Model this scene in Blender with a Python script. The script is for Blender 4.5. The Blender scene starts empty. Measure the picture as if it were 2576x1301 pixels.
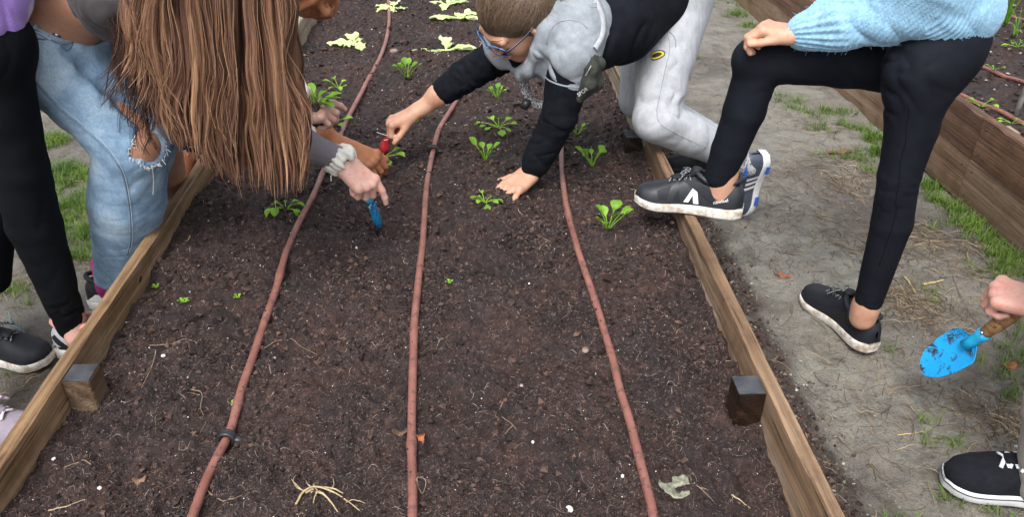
import bpy, math, random
import numpy as np
from mathutils import Vector, Matrix
from mathutils.bvhtree import BVHTree

rng = np.random.default_rng(7)
random.seed(7)
scene = bpy.context.scene
col = scene.collection

# ------------------------------------------------------------------ camera, world, light
F = 2000.0; U0 = 1288.0; V0 = 650.5; HV = -590.0; VPU = 1187.0
TH = math.atan((V0 - HV) / F)
DL = math.atan((U0 - VPU) / F * math.cos(TH))
ZT = 0.28                       # top of the bed boards above the path
CAMZ = ZT + 0.90
cam_data = bpy.data.cameras.new('camera')
cam = bpy.data.objects.new('camera', cam_data); col.objects.link(cam)
cam_data.sensor_width = 36.0
cam_data.lens = F / 2576.0 * 36.0
cam_data.clip_start = 0.02
cam_data.clip_end = 500.0
cam.location = (0, 0, CAMZ)
cam.rotation_euler = (math.pi / 2 - TH, 0, -DL)
scene.camera = cam
RC = np.array(cam.rotation_euler.to_matrix())

world = bpy.data.worlds.new('World'); scene.world = world
world.use_nodes = True
wn = world.node_tree.nodes; wl = world.node_tree.links
bg = wn['Background']
sky = wn.new('ShaderNodeTexSky'); sky.sky_type = 'NISHITA'; sky.sun_disc = False
SUN_EL, SUN_AZ = math.radians(58), math.radians(200)
sky.sun_elevation = SUN_EL; sky.sun_rotation = SUN_AZ
sky.air_density = 1.0; sky.dust_density = 4.0; sky.ozone_density = 1.0
hs = wn.new('ShaderNodeHueSaturation'); hs.inputs['Saturation'].default_value = 0.28   # overcast: a nearly white sky
wl.new(sky.outputs[0], hs.inputs['Color']); wl.new(hs.outputs[0], bg.inputs[0])
bg.inputs[1].default_value = 0.12
sun_d = bpy.data.lights.new('sun', 'SUN'); sun_d.energy = 0.9; sun_d.angle = math.radians(25)
sun_d.color = (1.0, 0.97, 0.93)
sun = bpy.data.objects.new('sun', sun_d); col.objects.link(sun)
_sd = Vector((math.sin(SUN_AZ) * math.cos(SUN_EL), math.cos(SUN_AZ) * math.cos(SUN_EL), math.sin(SUN_EL)))
sun.rotation_euler = _sd.to_track_quat('Z', 'Y').to_euler()
sun.location = (0, 0, 12)
scene.view_settings.view_transform = 'Standard'
scene.view_settings.look = 'None'
scene.view_settings.exposure = 1.35
scene.view_settings.gamma = 1.0
scene.view_settings.use_curve_mapping = False
scene.cycles.max_bounces = 5
scene.cycles.diffuse_bounces = 3
scene.cycles.glossy_bounces = 2
scene.cycles.transmission_bounces = 3
scene.cycles.transparent_max_bounces = 4

# ------------------------------------------------------------------ from a direction of view to a place
def ray(u, v):
    return RC @ np.array([(u - U0) / F, -(v - V0) / F, -1.0])
C0 = np.array([0, 0, CAMZ])
def atz(u, v, z=0.0):
    r = ray(u, v); return C0 + r * ((z - CAMZ) / r[2])
def aty(u, v, y):
    r = ray(u, v); return C0 + r * (y / r[1])
def atx(u, v, x):
    r = ray(u, v); return C0 + r * (x / r[0])
def atd(u, v, d):
    return C0 + ray(u, v) * d
def proj(p):
    q = RC.T @ (np.asarray(p) - C0); return U0 + F * q[0] / -q[2], V0 - F * q[1] / -q[2]

# ------------------------------------------------------------------ noise
def _hash(ix, iy, iz, seed):
    h = (ix * 374761393 + iy * 668265263 + iz * 2147483647 + seed * 974711) & 0xffffffff
    h = ((h ^ (h >> 13)) * 1274126177) & 0xffffffff
    h = h ^ (h >> 16)
    return (h & 0xffff).astype(np.float64) / 65535.0
def vnoise(p, seed=0):
    p = np.asarray(p, dtype=np.float64)
    i = np.floor(p).astype(np.int64); f = p - i; f = f * f * (3 - 2 * f)
    x, y, z = i[..., 0], i[..., 1], i[..., 2]; fx, fy, fz = f[..., 0], f[..., 1], f[..., 2]
    r = 0
    for dx in (0, 1):
        wx = fx if dx else 1 - fx
        for dy in (0, 1):
            wy = fy if dy else 1 - fy
            for dz in (0, 1):
                wz = fz if dz else 1 - fz
                r = r + wx * wy * wz * _hash(x + dx, y + dy, z + dz, seed)
    return r * 2 - 1
def fbm(p, o=3, seed=0, g=0.5):
    p = np.asarray(p, dtype=np.float64); a = 1; s = 0
    for k in range(o):
        s = s + a * vnoise(p * (2.03 ** k) + 17.3 * k, seed + k); a *= g
    return s
def fbm2(x, y, o=3, seed=0, g=0.5):
    return fbm(np.stack([x, y, np.zeros_like(x)], -1), o, seed, g)

# ------------------------------------------------------------------ objects
ROOT = {}
def tag(o, label=None, cat=None, group=None, kind=None):
    if label: o['label'] = label
    if cat: o['category'] = cat
    if group: o['group'] = group
    if kind: o['kind'] = kind
    return o
def thing(name, label, cat, loc=(0, 0, 0), group=None):
    o = bpy.data.objects.new(name, None); col.objects.link(o)
    o.location = tuple(float(c) for c in loc); o.empty_display_size = 0.05
    ROOT[o.name] = np.array(loc, dtype=float)
    return tag(o, label, cat, group)
def mesh_data(name, V, FS, smooth=True):
    V = np.ascontiguousarray(V, dtype=np.float32)
    if not isinstance(FS, (list, tuple)): FS = [FS]
    FS = [np.asarray(f, dtype=np.int32) for f in FS if len(f)]
    me = bpy.data.meshes.new(name)
    me.vertices.add(len(V)); me.vertices.foreach_set('co', V.ravel())
    nl = sum(f.size for f in FS); npg = sum(len(f) for f in FS)
    me.loops.add(nl); me.polygons.add(npg)
    me.loops.foreach_set('vertex_index', np.concatenate([f.ravel() for f in FS]))
    tot = np.concatenate([np.full(len(f), f.shape[1], np.int32) for f in FS])
    start = np.concatenate([[0], np.cumsum(tot)[:-1]]).astype(np.int32)
    me.polygons.foreach_set('loop_start', start)
    me.polygons.foreach_set('use_smooth', np.full(npg, smooth))
    me.update(calc_edges=True); me.validate()
    return me
def obj(name, V, FS, mat, parent=None, smooth=True, attr=None, loc=None):
    V = np.asarray(V, dtype=float)
    if parent is not None: base = ROOT[parent.name]
    elif loc is not None: base = np.array(loc, float)
    else: base = np.zeros(3)
    me = mesh_data(name, V - base, FS, smooth)
    if attr is not None:
        for an, av in attr.items():
            a = me.attributes.new(an, 'FLOAT', 'POINT'); a.data.foreach_set('value', np.asarray(av, dtype=np.float32))
    me.materials.append(mat)
    o = bpy.data.objects.new(name, me); col.objects.link(o)
    if parent is not None: o.parent = parent
    else: o.location = tuple(base)
    ROOT[o.name] = base
    return o
class MB:
    """collects pieces of geometry for one mesh"""
    def __init__(s): s.V = []; s.Q = []; s.T = []; s.A = []; s.n = 0
    def add(s, V, Q=None, T=None, a=0.0):
        V = np.asarray(V, float).reshape(-1, 3)
        if Q is not None and len(Q): s.Q.append(np.asarray(Q).reshape(-1, 4) + s.n)
        if T is not None and len(T): s.T.append(np.asarray(T).reshape(-1, 3) + s.n)
        s.V.append(V); s.A.append(np.broadcast_to(np.asarray(a, float), (len(V),))); s.n += len(V)
    def data(s):
        fs = []
        if s.Q: fs.append(np.concatenate(s.Q))
        if s.T: fs.append(np.concatenate(s.T))
        return np.concatenate(s.V), fs
    def obj(s, name, mat, parent=None, smooth=True, loc=None):
        V, fs = s.data()
        return obj(name, V, fs, mat, parent, smooth, {'var': np.concatenate(s.A)}, loc)

def unit(v): v = np.asarray(v, float); return v / (np.linalg.norm(v) + 1e-12)
def catmull(P, n):
    P = np.asarray(P, float); m = len(P)
    if m < 3:
        t = np.linspace(0, 1, n)[:, None]; return P[0] * (1 - t) + P[-1] * t
    Q = np.vstack([2 * P[0] - P[1], P, 2 * P[-1] - P[-2]])
    t = np.linspace(0, m - 1 - 1e-9, n); i = np.floor(t).astype(int); f = (t - i)[:, None]
    a, b, c, d = Q[i], Q[i + 1], Q[i + 2], Q[i + 3]
    return 0.5 * ((2 * b) + (c - a) * f + (2 * a - 5 * b + 4 * c - d) * f ** 2 + (3 * b - a - 3 * c + d) * f ** 3)
def tube_geo(P, R, ns=6, caps=True, flat=None):
    """a tube round the points P with radii R; flat=(normal, factor) squashes it"""
    P = np.asarray(P, float); n = len(P); R = np.broadcast_to(np.asarray(R, float), (n,))
    T = np.gradient(P, axis=0); T /= (np.linalg.norm(T, axis=1)[:, None] + 1e-12)
    up = np.array([0, 0, 1.0]) if abs(T[0, 2]) < 0.9 else np.array([1.0, 0, 0])
    N = np.zeros_like(P); v = up - T[0] * (up @ T[0]); N[0] = v / np.linalg.norm(v)
    for i in range(1, n):
        v = N[i - 1] - T[i] * (N[i - 1] @ T[i]); N[i] = v / (np.linalg.norm(v) + 1e-12)
    B = np.cross(T, N); a = np.linspace(0, 2 * np.pi, ns, endpoint=False)
    off = (N[:, None] * np.cos(a)[None, :, None] + B[:, None] * np.sin(a)[None, :, None]) * R[:, None, None]
    if flat is not None:
        fn = unit(flat[0]); off = off - (off @ fn)[..., None] * fn * (1 - flat[1])
    V = (P[:, None] + off).reshape(-1, 3)
    i = np.arange(n - 1)[:, None] * ns; j = np.arange(ns)[None]; k = (j + 1) % ns
    Q = np.stack([i + j, i + k, i + ns + k, i + ns + j], -1).reshape(-1, 4)
    Tt = None
    if caps:
        V = np.vstack([V, P[0], P[-1]]); c0 = n * ns
        j = np.arange(ns); k = (j + 1) % ns
        Tt = np.vstack([np.stack([np.full(ns, c0), k, j], -1), np.stack([np.full(ns, c0 + 1), (n - 1) * ns + j, (n - 1) * ns + k], -1)])
    return V, Q, Tt
def box_geo(lo, hi, bev=0.0):
    lo = np.array(lo, float); hi = np.array(hi, float)
    if bev <= 0:
        V = np.array([[x, y, z] for x in (lo[0], hi[0]) for y in (lo[1], hi[1]) for z in (lo[2], hi[2])])
        Q = np.array([[0, 1, 3, 2], [4, 6, 7, 5], [0, 4, 5, 1], [2, 3, 7, 6], [0, 2, 6, 4], [1, 5, 7, 3]])
        return V, Q, None
    import bmesh
    bm = bmesh.new(); bmesh.ops.create_cube(bm, size=1)
    for v in bm.verts:
        for k in range(3): v.co[k] = lo[k] if v.co[k] < 0 else hi[k]
    bmesh.ops.bevel(bm, geom=bm.edges[:], offset=bev, segments=2, affect='EDGES')
    bmesh.ops.triangulate(bm, faces=bm.faces[:])
    V = np.array([v.co[:] for v in bm.verts]); T = np.array([[l.vert.index for l in f.loops] for f in bm.faces]); bm.free()
    return V, None, T
def grid_geo(X, Y, Z):
    n, m = X.shape; V = np.stack([X, Y, Z], -1).reshape(-1, 3)
    i = np.arange(n - 1)[:, None] * m; j = np.arange(m - 1)[None]
    return V, np.stack([i + j, i + j + 1, i + m + j + 1, i + m + j], -1).reshape(-1, 4)

# ------------------------------------------------------------------ smooth solids (signed distance + surface nets)
def CP(a, b, ra, rb, k=0.02, ax=None, f=1.0, op=1):
    return dict(t='c', a=np.array(a, float), b=np.array(b, float), ra=ra, rb=rb, k=k, ax=None if ax is None else unit(ax), f=f, op=op)
def EL(c, r, R=None, k=0.02, op=1):
    return dict(t='e', c=np.array(c, float), r=np.array(r, float), R=np.eye(3) if R is None else np.array(R, float), k=k, op=op)
def chain(P, R, k=0.02, ax=None, f=1.0):
    return [CP(P[i], P[i + 1], R[i], R[i + 1], k, ax, f) for i in range(len(P) - 1)]
def solid(prims, h=0.005, smooth=0, disp=None):
    lo = np.full(3, 1e9); hi = -lo
    bbs = []
    for p in prims:
        if p['t'] == 'c':
            r = max(p['ra'], p['rb']) / min(1.0, p['f']); l = np.minimum(p['a'], p['b']) - r; u = np.maximum(p['a'], p['b']) + r
        else:
            r = p['r'].max(); l = p['c'] - r; u = p['c'] + r
        bbs.append((l, u))
        if p['op'] > 0: lo = np.minimum(lo, l); hi = np.maximum(hi, u)
    lo -= 3 * h; hi += 3 * h
    n = np.ceil((hi - lo) / h).astype(int) + 1
    Fd = np.full(n, 0.06, np.float32)
    for p, (l, u) in zip(prims, bbs):
        m = p['k'] + 2.5 * h + 0.01
        i0 = np.clip(np.floor((l - m - lo) / h).astype(int), 0, n); i1 = np.clip(np.ceil((u + m - lo) / h).astype(int) + 1, 0, n)
        if np.any(i1 <= i0): continue
        x = (lo[0] + h * np.arange(i0[0], i1[0]))[:, None, None].astype(np.float32)
        y = (lo[1] + h * np.arange(i0[1], i1[1]))[None, :, None].astype(np.float32)
        z = (lo[2] + h * np.arange(i0[2], i1[2]))[None, None, :].astype(np.float32)
        if p['t'] == 'c':
            a, b = p['a'], p['b']; d = b - a; L2 = max(d @ d, 1e-12)
            px, py, pz = x - a[0], y - a[1], z - a[2]
            t = np.clip((px * d[0] + py * d[1] + pz * d[2]) / L2, 0, 1)
            qx, qy, qz = px - t * d[0], py - t * d[1], pz - t * d[2]
            if p['ax'] is not None and p['f'] != 1.0:
                w = (qx * p['ax'][0] + qy * p['ax'][1] + qz * p['ax'][2]) * (p['f'] - 1)
                qx = qx + w * p['ax'][0]; qy = qy + w * p['ax'][1]; qz = qz + w * p['ax'][2]
            D = np.sqrt(qx * qx + qy * qy + qz * qz) - (p['ra'] + t * (p['rb'] - p['ra']))
        else:
            c, r, R = p['c'], p['r'], p['R']
            px, py, pz = x - c[0], y - c[1], z - c[2]
            e = [(px * R[0, k] + py * R[1, k] + pz * R[2, k]) / r[k] for k in range(3)]
            k0 = np.sqrt(e[0] ** 2 + e[1] ** 2 + e[2] ** 2)
            k1 = np.sqrt((e[0] / r[0]) ** 2 + (e[1] / r[1]) ** 2 + (e[2] / r[2]) ** 2) + 1e-9
            D = k0 * (k0 - 1) / k1
        S = Fd[i0[0]:i1[0], i0[1]:i1[1], i0[2]:i1[2]]
        k = p['k']
        if p['op'] > 0:
            hh = np.maximum(k - np.abs(S - D), 0) / k
            S[...] = np.minimum(S, D) - hh * hh * k * 0.25
        else:
            hh = np.maximum(k - np.abs(S + D), 0) / k
            S[...] = np.maximum(S, -D) + hh * hh * k * 0.25
    V, Q = surface_nets(Fd, lo, h)
    if smooth: V = relax(V, Q, smooth)
    if disp is not None:
        N = vnormals(V, Q); V = V + N * disp(V, N)[:, None]
    return V, Q
def surface_nets(Fd, lo, h):
    Fd[0] = Fd[-1] = 0.06; Fd[:, 0] = Fd[:, -1] = 0.06; Fd[:, :, 0] = Fd[:, :, -1] = 0.06
    S = Fd < 0
    nx, ny, nz = Fd.shape
    cnt = np.zeros((nx - 1, ny - 1, nz - 1), np.int8)
    for dx in (0, 1):
        for dy in (0, 1):
            for dz in (0, 1): cnt += S[dx:nx - 1 + dx, dy:ny - 1 + dy, dz:nz - 1 + dz]
    act = (cnt > 0) & (cnt < 8)
    I = np.argwhere(act)
    idx = np.full(act.shape, -1, np.int64); idx[act] = np.arange(len(I))
    corners = np.array([[a, b, c] for a in (0, 1) for b in (0, 1) for c in (0, 1)])
    vals = np.stack([Fd[I[:, 0] + c[0], I[:, 1] + c[1], I[:, 2] + c[2]] for c in corners], 1).astype(float)
    acc = np.zeros((len(I), 3)); w = np.zeros(len(I))
    for i in range(8):
        for j in range(i + 1, 8):
            if np.abs(corners[i] - corners[j]).sum() != 1: continue
            a, b = vals[:, i], vals[:, j]; m = (a < 0) != (b < 0)
            t = np.where(m, a / np.where(m, a - b, 1), 0)
            acc += np.where(m[:, None], corners[i] + t[:, None] * (corners[j] - corners[i]), 0); w += m
    V = lo + h * (I + acc / w[:, None])
    Qs = []
    for ax in range(3):
        sl0 = [slice(None)] * 3; sl1 = [slice(None)] * 3
        sl0[ax] = slice(0, -1); sl1[ax] = slice(1, None)
        E = S[tuple(sl0)] != S[tuple(sl1)]
        J = np.argwhere(E)
        o1, o2 = [(1, 2), (2, 0), (0, 1)][ax]
        J = J[(J[:, o1] > 0) & (J[:, o2] > 0)]
        e1 = np.zeros(3, int); e1[o1] = 1; e2 = np.zeros(3, int); e2[o2] = 1
        g = lambda K: idx[K[:, 0], K[:, 1], K[:, 2]]
        q = np.stack([g(J - e1 - e2), g(J - e2), g(J), g(J - e1)], 1)
        ins = S[J[:, 0], J[:, 1], J[:, 2]]
        q[~ins] = q[~ins][:, ::-1]
        Qs.append(q)
    return V, np.concatenate(Qs)
def relax(V, Q, it=1, lam=0.5):
    for _ in range(it):
        A = np.zeros_like(V); c = np.zeros(len(V))
        for k in range(4):
            for m in ((k + 1) % 4, (k + 3) % 4):
                for d in range(3): A[:, d] += np.bincount(Q[:, k], V[Q[:, m], d], len(V))
                c += np.bincount(Q[:, k], minlength=len(V))
        V = V * (1 - lam) + lam * A / np.maximum(c, 1)[:, None]
    return V
def vnormals(V, Q):
    a, b, c, d = V[Q[:, 0]], V[Q[:, 1]], V[Q[:, 2]], V[Q[:, 3]]
    n = np.cross(c - a, d - b); N = np.zeros_like(V)
    for k in range(4):
        for j in range(3): N[:, j] += np.bincount(Q[:, k], n[:, j], len(V))
    return N / (np.linalg.norm(N, axis=1)[:, None] + 1e-12)
def bvh(V, Q): return BVHTree.FromPolygons([tuple(v) for v in V], [tuple(int(i) for i in q) for q in Q])
def frame(x, z):
    """rotation whose columns are x, y, z with x exact"""
    x = unit(x); z = np.asarray(z, float); z = unit(z - x * (x @ z)); y = np.cross(z, x)
    return np.stack([x, y, z], 1)

# ------------------------------------------------------------------ materials
def new_mat(name):
    m = bpy.data.materials.new(name); m.use_nodes = True
    nt = m.node_tree; b = nt.nodes['Principled BSDF']; return m, nt, b
def N(nt, typ, **kw):
    n = nt.nodes.new(typ)
    for k, v in kw.items():
        if k in n.inputs: n.inputs[k].default_value = v
        else: setattr(n, k, v)
    return n
def tex(nt, scale=10, detail=4, rough=0.55, dist=0.0, vec=None, sc3=None, rot=None, kind='noise'):
    co = N(nt, 'ShaderNodeTexCoord'); out = co.outputs['Object']
    if sc3 is not None or rot is not None:
        mp = N(nt, 'ShaderNodeMapping')
        if sc3 is not None: mp.inputs['Scale'].default_value = sc3
        if rot is not None: mp.inputs['Rotation'].default_value = rot
        nt.links.new(out, mp.inputs['Vector']); out = mp.outputs[0]
    if kind == 'noise':
        t = N(nt, 'ShaderNodeTexNoise'); t.inputs['Scale'].default_value = scale; t.inputs['Detail'].default_value = detail
        t.inputs['Roughness'].default_value = rough; t.inputs['Distortion'].default_value = dist
    elif kind == 'wave':
        t = N(nt, 'ShaderNodeTexWave'); t.inputs['Scale'].default_value = scale; t.inputs['Distortion'].default_value = dist
        t.inputs['Detail'].default_value = detail
    else:
        t = N(nt, 'ShaderNodeTexVoronoi'); t.inputs['Scale'].default_value = scale
    nt.links.new(out, t.inputs['Vector']); return t
def ramp(nt, fac, stops):
    r = N(nt, 'ShaderNodeValToRGB'); e = r.color_ramp.elements
    while len(e) < len(stops): e.new(0.5)
    for x, (p, c) in zip(e, stops):
        x.position = p; x.color = (*c, 1) if len(c) == 3 else c
    nt.links.new(fac, r.inputs[0]); return r
def mix(nt, fac, a, b, mode='MIX'):
    m = N(nt, 'ShaderNodeMix'); m.data_type = 'RGBA'; m.blend_type = mode
    for s, v in ((m.inputs[0], fac), (m.inputs[6], a), (m.inputs[7], b)):
        if isinstance(v, (int, float)): s.default_value = v
        elif isinstance(v, (tuple, list)): s.default_value = (*v[:3], 1)
        else: nt.links.new(v, s)
    return m.outputs[2]
def bump(nt, b, height, strength=0.5, dist=0.002, prev=None):
    n = N(nt, 'ShaderNodeBump'); n.inputs['Strength'].default_value = strength; n.inputs['Distance'].default_value = dist
    nt.links.new(height, n.inputs['Height'])
    if prev is not None: nt.links.new(prev.outputs[0], n.inputs['Normal'])
    nt.links.new(n.outputs[0], b.inputs['Normal']); return n
def simple(name, c1, c2=None, scale=20, rough=0.6, spec=0.5, bmp=0.0, bscale=200, bdist=0.001, sc3=None, sheen=0, sss=0, lo=0.35, hi=0.65, metal=0, var=0.0):
    m, nt, b = new_mat(name)
    b.inputs['Roughness'].default_value = rough; b.inputs['Specular IOR Level'].default_value = spec; b.inputs['Metallic'].default_value = metal
    if c2 is None: b.inputs['Base Color'].default_value = (*c1, 1)
    else:
        t = tex(nt, scale, 4, sc3=sc3); r = ramp(nt, t.outputs[0], [(lo, c1), (hi, c2)]); out = r.outputs[0]
        if var:
            a = N(nt, 'ShaderNodeAttribute'); a.attribute_name = 'var'
            rr = ramp(nt, a.outputs['Fac'], [(0, (1 - var,) * 3), (1, (1 + var,) * 3)])
            out = mix(nt, 1.0, out, rr.outputs[0], 'MULTIPLY')
        nt.links.new(out, b.inputs['Base Color'])
    if sheen: b.inputs['Sheen Weight'].default_value = sheen; b.inputs['Sheen Roughness'].default_value = 0.5
    if sss:
        b.inputs['Subsurface Weight'].default_value = sss; b.inputs['Subsurface Radius'].default_value = (0.012, 0.004, 0.002); b.inputs['Subsurface Scale'].default_value = 0.6
    if bmp:
        t = tex(nt, bscale, 4); bump(nt, b, t.outputs[0], bmp, bdist)
    return m
# ================================================================== materials of the setting
def wood_mat(name, dark, mid, light, seed=0.0, wet=0.0, fine=1.0, grey=None):
    m, nt, b = new_mat(name)
    co = N(nt, 'ShaderNodeTexCoord'); mp = N(nt, 'ShaderNodeMapping')
    mp.inputs['Location'].default_value = (seed, seed * 3.1, seed * 1.7); mp.inputs['Scale'].default_value = (1, 0.045, 1)
    nt.links.new(co.outputs['Object'], mp.inputs[0])
    n1 = N(nt, 'ShaderNodeTexNoise', Scale=7.0, Detail=3.0, Distortion=0.3); nt.links.new(mp.outputs[0], n1.inputs[0])
    # rings seen lengthwise: the noise bends a fast saw of lines
    ma = N(nt, 'ShaderNodeMath', operation='MULTIPLY'); ma.inputs[1].default_value = 26.0 * fine; nt.links.new(n1.outputs[0], ma.inputs[0])
    sx = N(nt, 'ShaderNodeSeparateXYZ'); nt.links.new(co.outputs['Object'], sx.inputs[0])
    mz = N(nt, 'ShaderNodeMath', operation='MULTIPLY_ADD'); mz.inputs[1].default_value = 150.0 * fine; nt.links.new(sx.outputs['Z'], mz.inputs[0]); nt.links.new(ma.outputs[0], mz.inputs[2])
    mx = N(nt, 'ShaderNodeMath', operation='MULTIPLY_ADD'); mx.inputs[1].default_value = 190.0 * fine; nt.links.new(sx.outputs['X'], mx.inputs[0]); nt.links.new(mz.outputs[0], mx.inputs[2])
    sn = N(nt, 'ShaderNodeMath', operation='SINE'); nt.links.new(mx.outputs[0], sn.inputs[0])
    n2 = N(nt, 'ShaderNodeTexNoise', Scale=3.0, Detail=5.0, Roughness=0.6); mp2 = N(nt, 'ShaderNodeMapping'); mp2.inputs['Scale'].default_value = (1, 0.25, 1)
    nt.links.new(co.outputs['Object'], mp2.inputs[0]); nt.links.new(mp2.outputs[0], n2.inputs[0])
    n3 = N(nt, 'ShaderNodeTexNoise', Scale=260.0, Detail=3.0); mp3 = N(nt, 'ShaderNodeMapping'); mp3.inputs['Scale'].default_value = (1, 0.02, 1)
    nt.links.new(co.outputs['Object'], mp3.inputs[0]); nt.links.new(mp3.outputs[0], n3.inputs[0])
    r1 = ramp(nt, n2.outputs[0], [(0.30, dark), (0.5, mid), (0.68, light)])
    rs = ramp(nt, sn.outputs[0], [(0.0, (1.08,) * 3), (0.55, (0.98,) * 3), (1.0, (0.70, 0.67, 0.64))])
    # sine is -1..1: the clamp of the ramp leaves broad pale bands and narrow dark ones
    c = mix(nt, 0.85, r1.outputs[0], rs.outputs[0], 'MULTIPLY')
    r3 = ramp(nt, n3.outputs[0], [(0.35, (0.72,) * 3), (0.65, (1.12,) * 3)])
    c = mix(nt, 0.7, c, r3.outputs[0], 'MULTIPLY')
    n4 = N(nt, 'ShaderNodeTexNoise', Scale=16.0, Detail=5.0, Roughness=0.65); mp4 = N(nt, 'ShaderNodeMapping'); mp4.inputs['Scale'].default_value = (1, 0.10, 1)
    nt.links.new(co.outputs['Object'], mp4.inputs[0]); nt.links.new(mp4.outputs[0], n4.inputs[0])
    r4 = ramp(nt, n4.outputs[0], [(0.52, (0, 0, 0)), (0.66, (.75,) * 3)]); c = mix(nt, r4.outputs[0], c, light if grey is None else grey)
    r5 = ramp(nt, n2.outputs[0], [(0.30, (.62, .58, .55)), (0.42, (1, 1, 1))]); c = mix(nt, 1.0, c, r5.outputs[0], 'MULTIPLY')
    n6 = N(nt, 'ShaderNodeTexNoise', Scale=110.0, Detail=4.0, Roughness=0.6); mp6 = N(nt, 'ShaderNodeMapping'); mp6.inputs['Scale'].default_value = (1, 0.035, 1)
    nt.links.new(co.outputs['Object'], mp6.inputs[0]); nt.links.new(mp6.outputs[0], n6.inputs[0]); r6 = ramp(nt, n6.outputs[0], [(0.33, (.38, .34, .31)), (0.40, (1, 1, 1))]); c = mix(nt, 1.0, c, r6.outputs[0], 'MULTIPLY')
    n8 = N(nt, 'ShaderNodeTexNoise', Scale=9.0, Detail=6.0, Roughness=0.7); nt.links.new(co.outputs['Object'], n8.inputs[0]); r8 = ramp(nt, n8.outputs[0], [(0.36, (.66, .60, .56)), (0.50, (1, 1, 1)), (.7, (1.12, 1.12, 1.12))]); c = mix(nt, .8, c, r8.outputs[0], 'MULTIPLY')
    nt.links.new(c, b.inputs['Base Color'])
    b.inputs['Roughness'].default_value = 0.7 - 0.3 * wet; b.inputs['Specular IOR Level'].default_value = 0.35
    ad = N(nt, 'ShaderNodeMath', operation='MULTIPLY_ADD'); ad.inputs[1].default_value = -0.35
    nt.links.new(sn.outputs[0], ad.inputs[0]); nt.links.new(n3.outputs[0], ad.inputs[2])
    bump(nt, b, ad.outputs[0], 0.9, 0.0025)
    return m
W_LEFT = wood_mat('weathered_pine_tan', (0.12, 0.070, 0.036), (0.23, 0.142, 0.073), (0.34, 0.235, 0.145), 1.0, grey=(.40, .31, .22))
W_LEFT2 = wood_mat('weathered_pine_grey', (0.20, 0.155, 0.11), (0.30, 0.24, 0.175), (0.38, 0.32, 0.24), 2.0)
W_RIGHT = wood_mat('weathered_pine_pale', (0.14, 0.086, 0.05), (0.235, 0.150, 0.09), (0.34, 0.24, 0.16), 3.0, grey=(.40, .31, .24))
W_POST = wood_mat('wet_post_wood', (0.012, 0.007, 0.005), (0.025, 0.013, 0.008), (0.06, 0.033, 0.018), 4.0, wet=1.0)
W_POST2 = wood_mat('post_wood', (0.025, 0.013, 0.008), (0.085, 0.048, 0.027), (0.20, 0.145, 0.095), 5.0)
W_OTHER = [wood_mat('brown_plank_%s' % 'abcd'[i], *c, seed=6.0 + 1.9 * i, wet=0.2, fine=0.6) for i, c in enumerate([
    ((0.060, 0.030, 0.018), (0.105, 0.056, 0.034), (0.155, 0.09, 0.058)),
    ((0.115, 0.068, 0.04), (0.19, 0.12, 0.074), (0.26, 0.18, 0.12)),
    ((0.075, 0.038, 0.022), (0.13, 0.07, 0.042), (0.20, 0.12, 0.075)),
    ((0.12, 0.077, 0.048), (0.20, 0.135, 0.09), (0.27, 0.20, 0.14))])]
CAPM = simple('wet_post_top', (0.035, 0.037, 0.042), (0.075, 0.078, 0.085), 30, rough=0.22, spec=0.6, bmp=0.4, bscale=60, bdist=0.002)

def soil_mat(name, a, b_, c_, speck):
    m, nt, b = new_mat(name)
    t1 = tex(nt, 5, 6, 0.65); t2 = tex(nt, 55, 6, 0.75, 1.0); t3 = tex(nt, 330, 3, 0.7)
    r1 = ramp(nt, t2.outputs[0], [(0.32, a), (0.52, b_), (0.72, c_)])
    r0 = ramp(nt, t1.outputs[0], [(0.34, (0.50, 0.50, 0.54)), (0.66, (1.40, 1.32, 1.28))])
    c = mix(nt, 1.0, r1.outputs[0], r0.outputs[0], 'MULTIPLY')
    r3 = ramp(nt, t3.outputs[0], [(0.60, (0, 0, 0)), (0.72, (1, 1, 1))])
    c = mix(nt, r3.outputs[0], c, speck)
    t7 = tex(nt, 11, 4, .6, .8); r7 = ramp(nt, t7.outputs[0], [(.40, (.88, .94, 1.02)), (.62, (1.20, 1.0, .88))]); c = mix(nt, 1.0, c, r7.outputs[0], 'MULTIPLY')
    nt.links.new(c, b.inputs['Base Color'])
    b.inputs['Roughness'].default_value = 0.62; b.inputs['Specular IOR Level'].default_value = 0.4
    ad = N(nt, 'ShaderNodeMath', operation='ADD'); nt.links.new(t2.outputs[0], ad.inputs[0]); nt.links.new(t3.outputs[0], ad.inputs[1])
    bump(nt, b, ad.outputs[0], 0.9, 0.004)
    return m
SOIL = soil_mat('damp_peaty_soil', (0.0085, 0.0050, 0.0045), (0.025, 0.0145, 0.0125), (0.070, 0.042, 0.037), (0.155, 0.115, 0.110))

# the trodden path: grey mud with darker damp patches
PATH, nt, b = new_mat('trodden_mud')
ta = tex(nt, 1.7, 5, 0.6, 0.4); tb = tex(nt, 14, 6, 0.7, 0.6); tc = tex(nt, 150, 4, 0.7); td = tex(nt, 38, 3, 0.6, 2.0, kind='noise')
ra = ramp(nt, ta.outputs[0], [(0.33, (0.110, 0.099, 0.086)), (0.50, (0.205, 0.190, 0.163)), (0.68, (0.295, 0.284, 0.245))])
rb = ramp(nt, tb.outputs[0], [(0.30, (0.48, 0.45, 0.43)), (0.52, (1.0, 1.0, 1.0)), (0.72, (1.28, 1.27, 1.22))])
c = mix(nt, 0.85, ra.outputs[0], rb.outputs[0], 'MULTIPLY')
rc = ramp(nt, tc.outputs[0], [(0.32, (0.68,) * 3), (0.6, (1.0,) * 3), (0.72, (1.3,) * 3)])
c = mix(nt, 0.7, c, rc.outputs[0], 'MULTIPLY')
wa = N(nt, 'ShaderNodeAttribute'); wa.attribute_name = 'soil'
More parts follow.
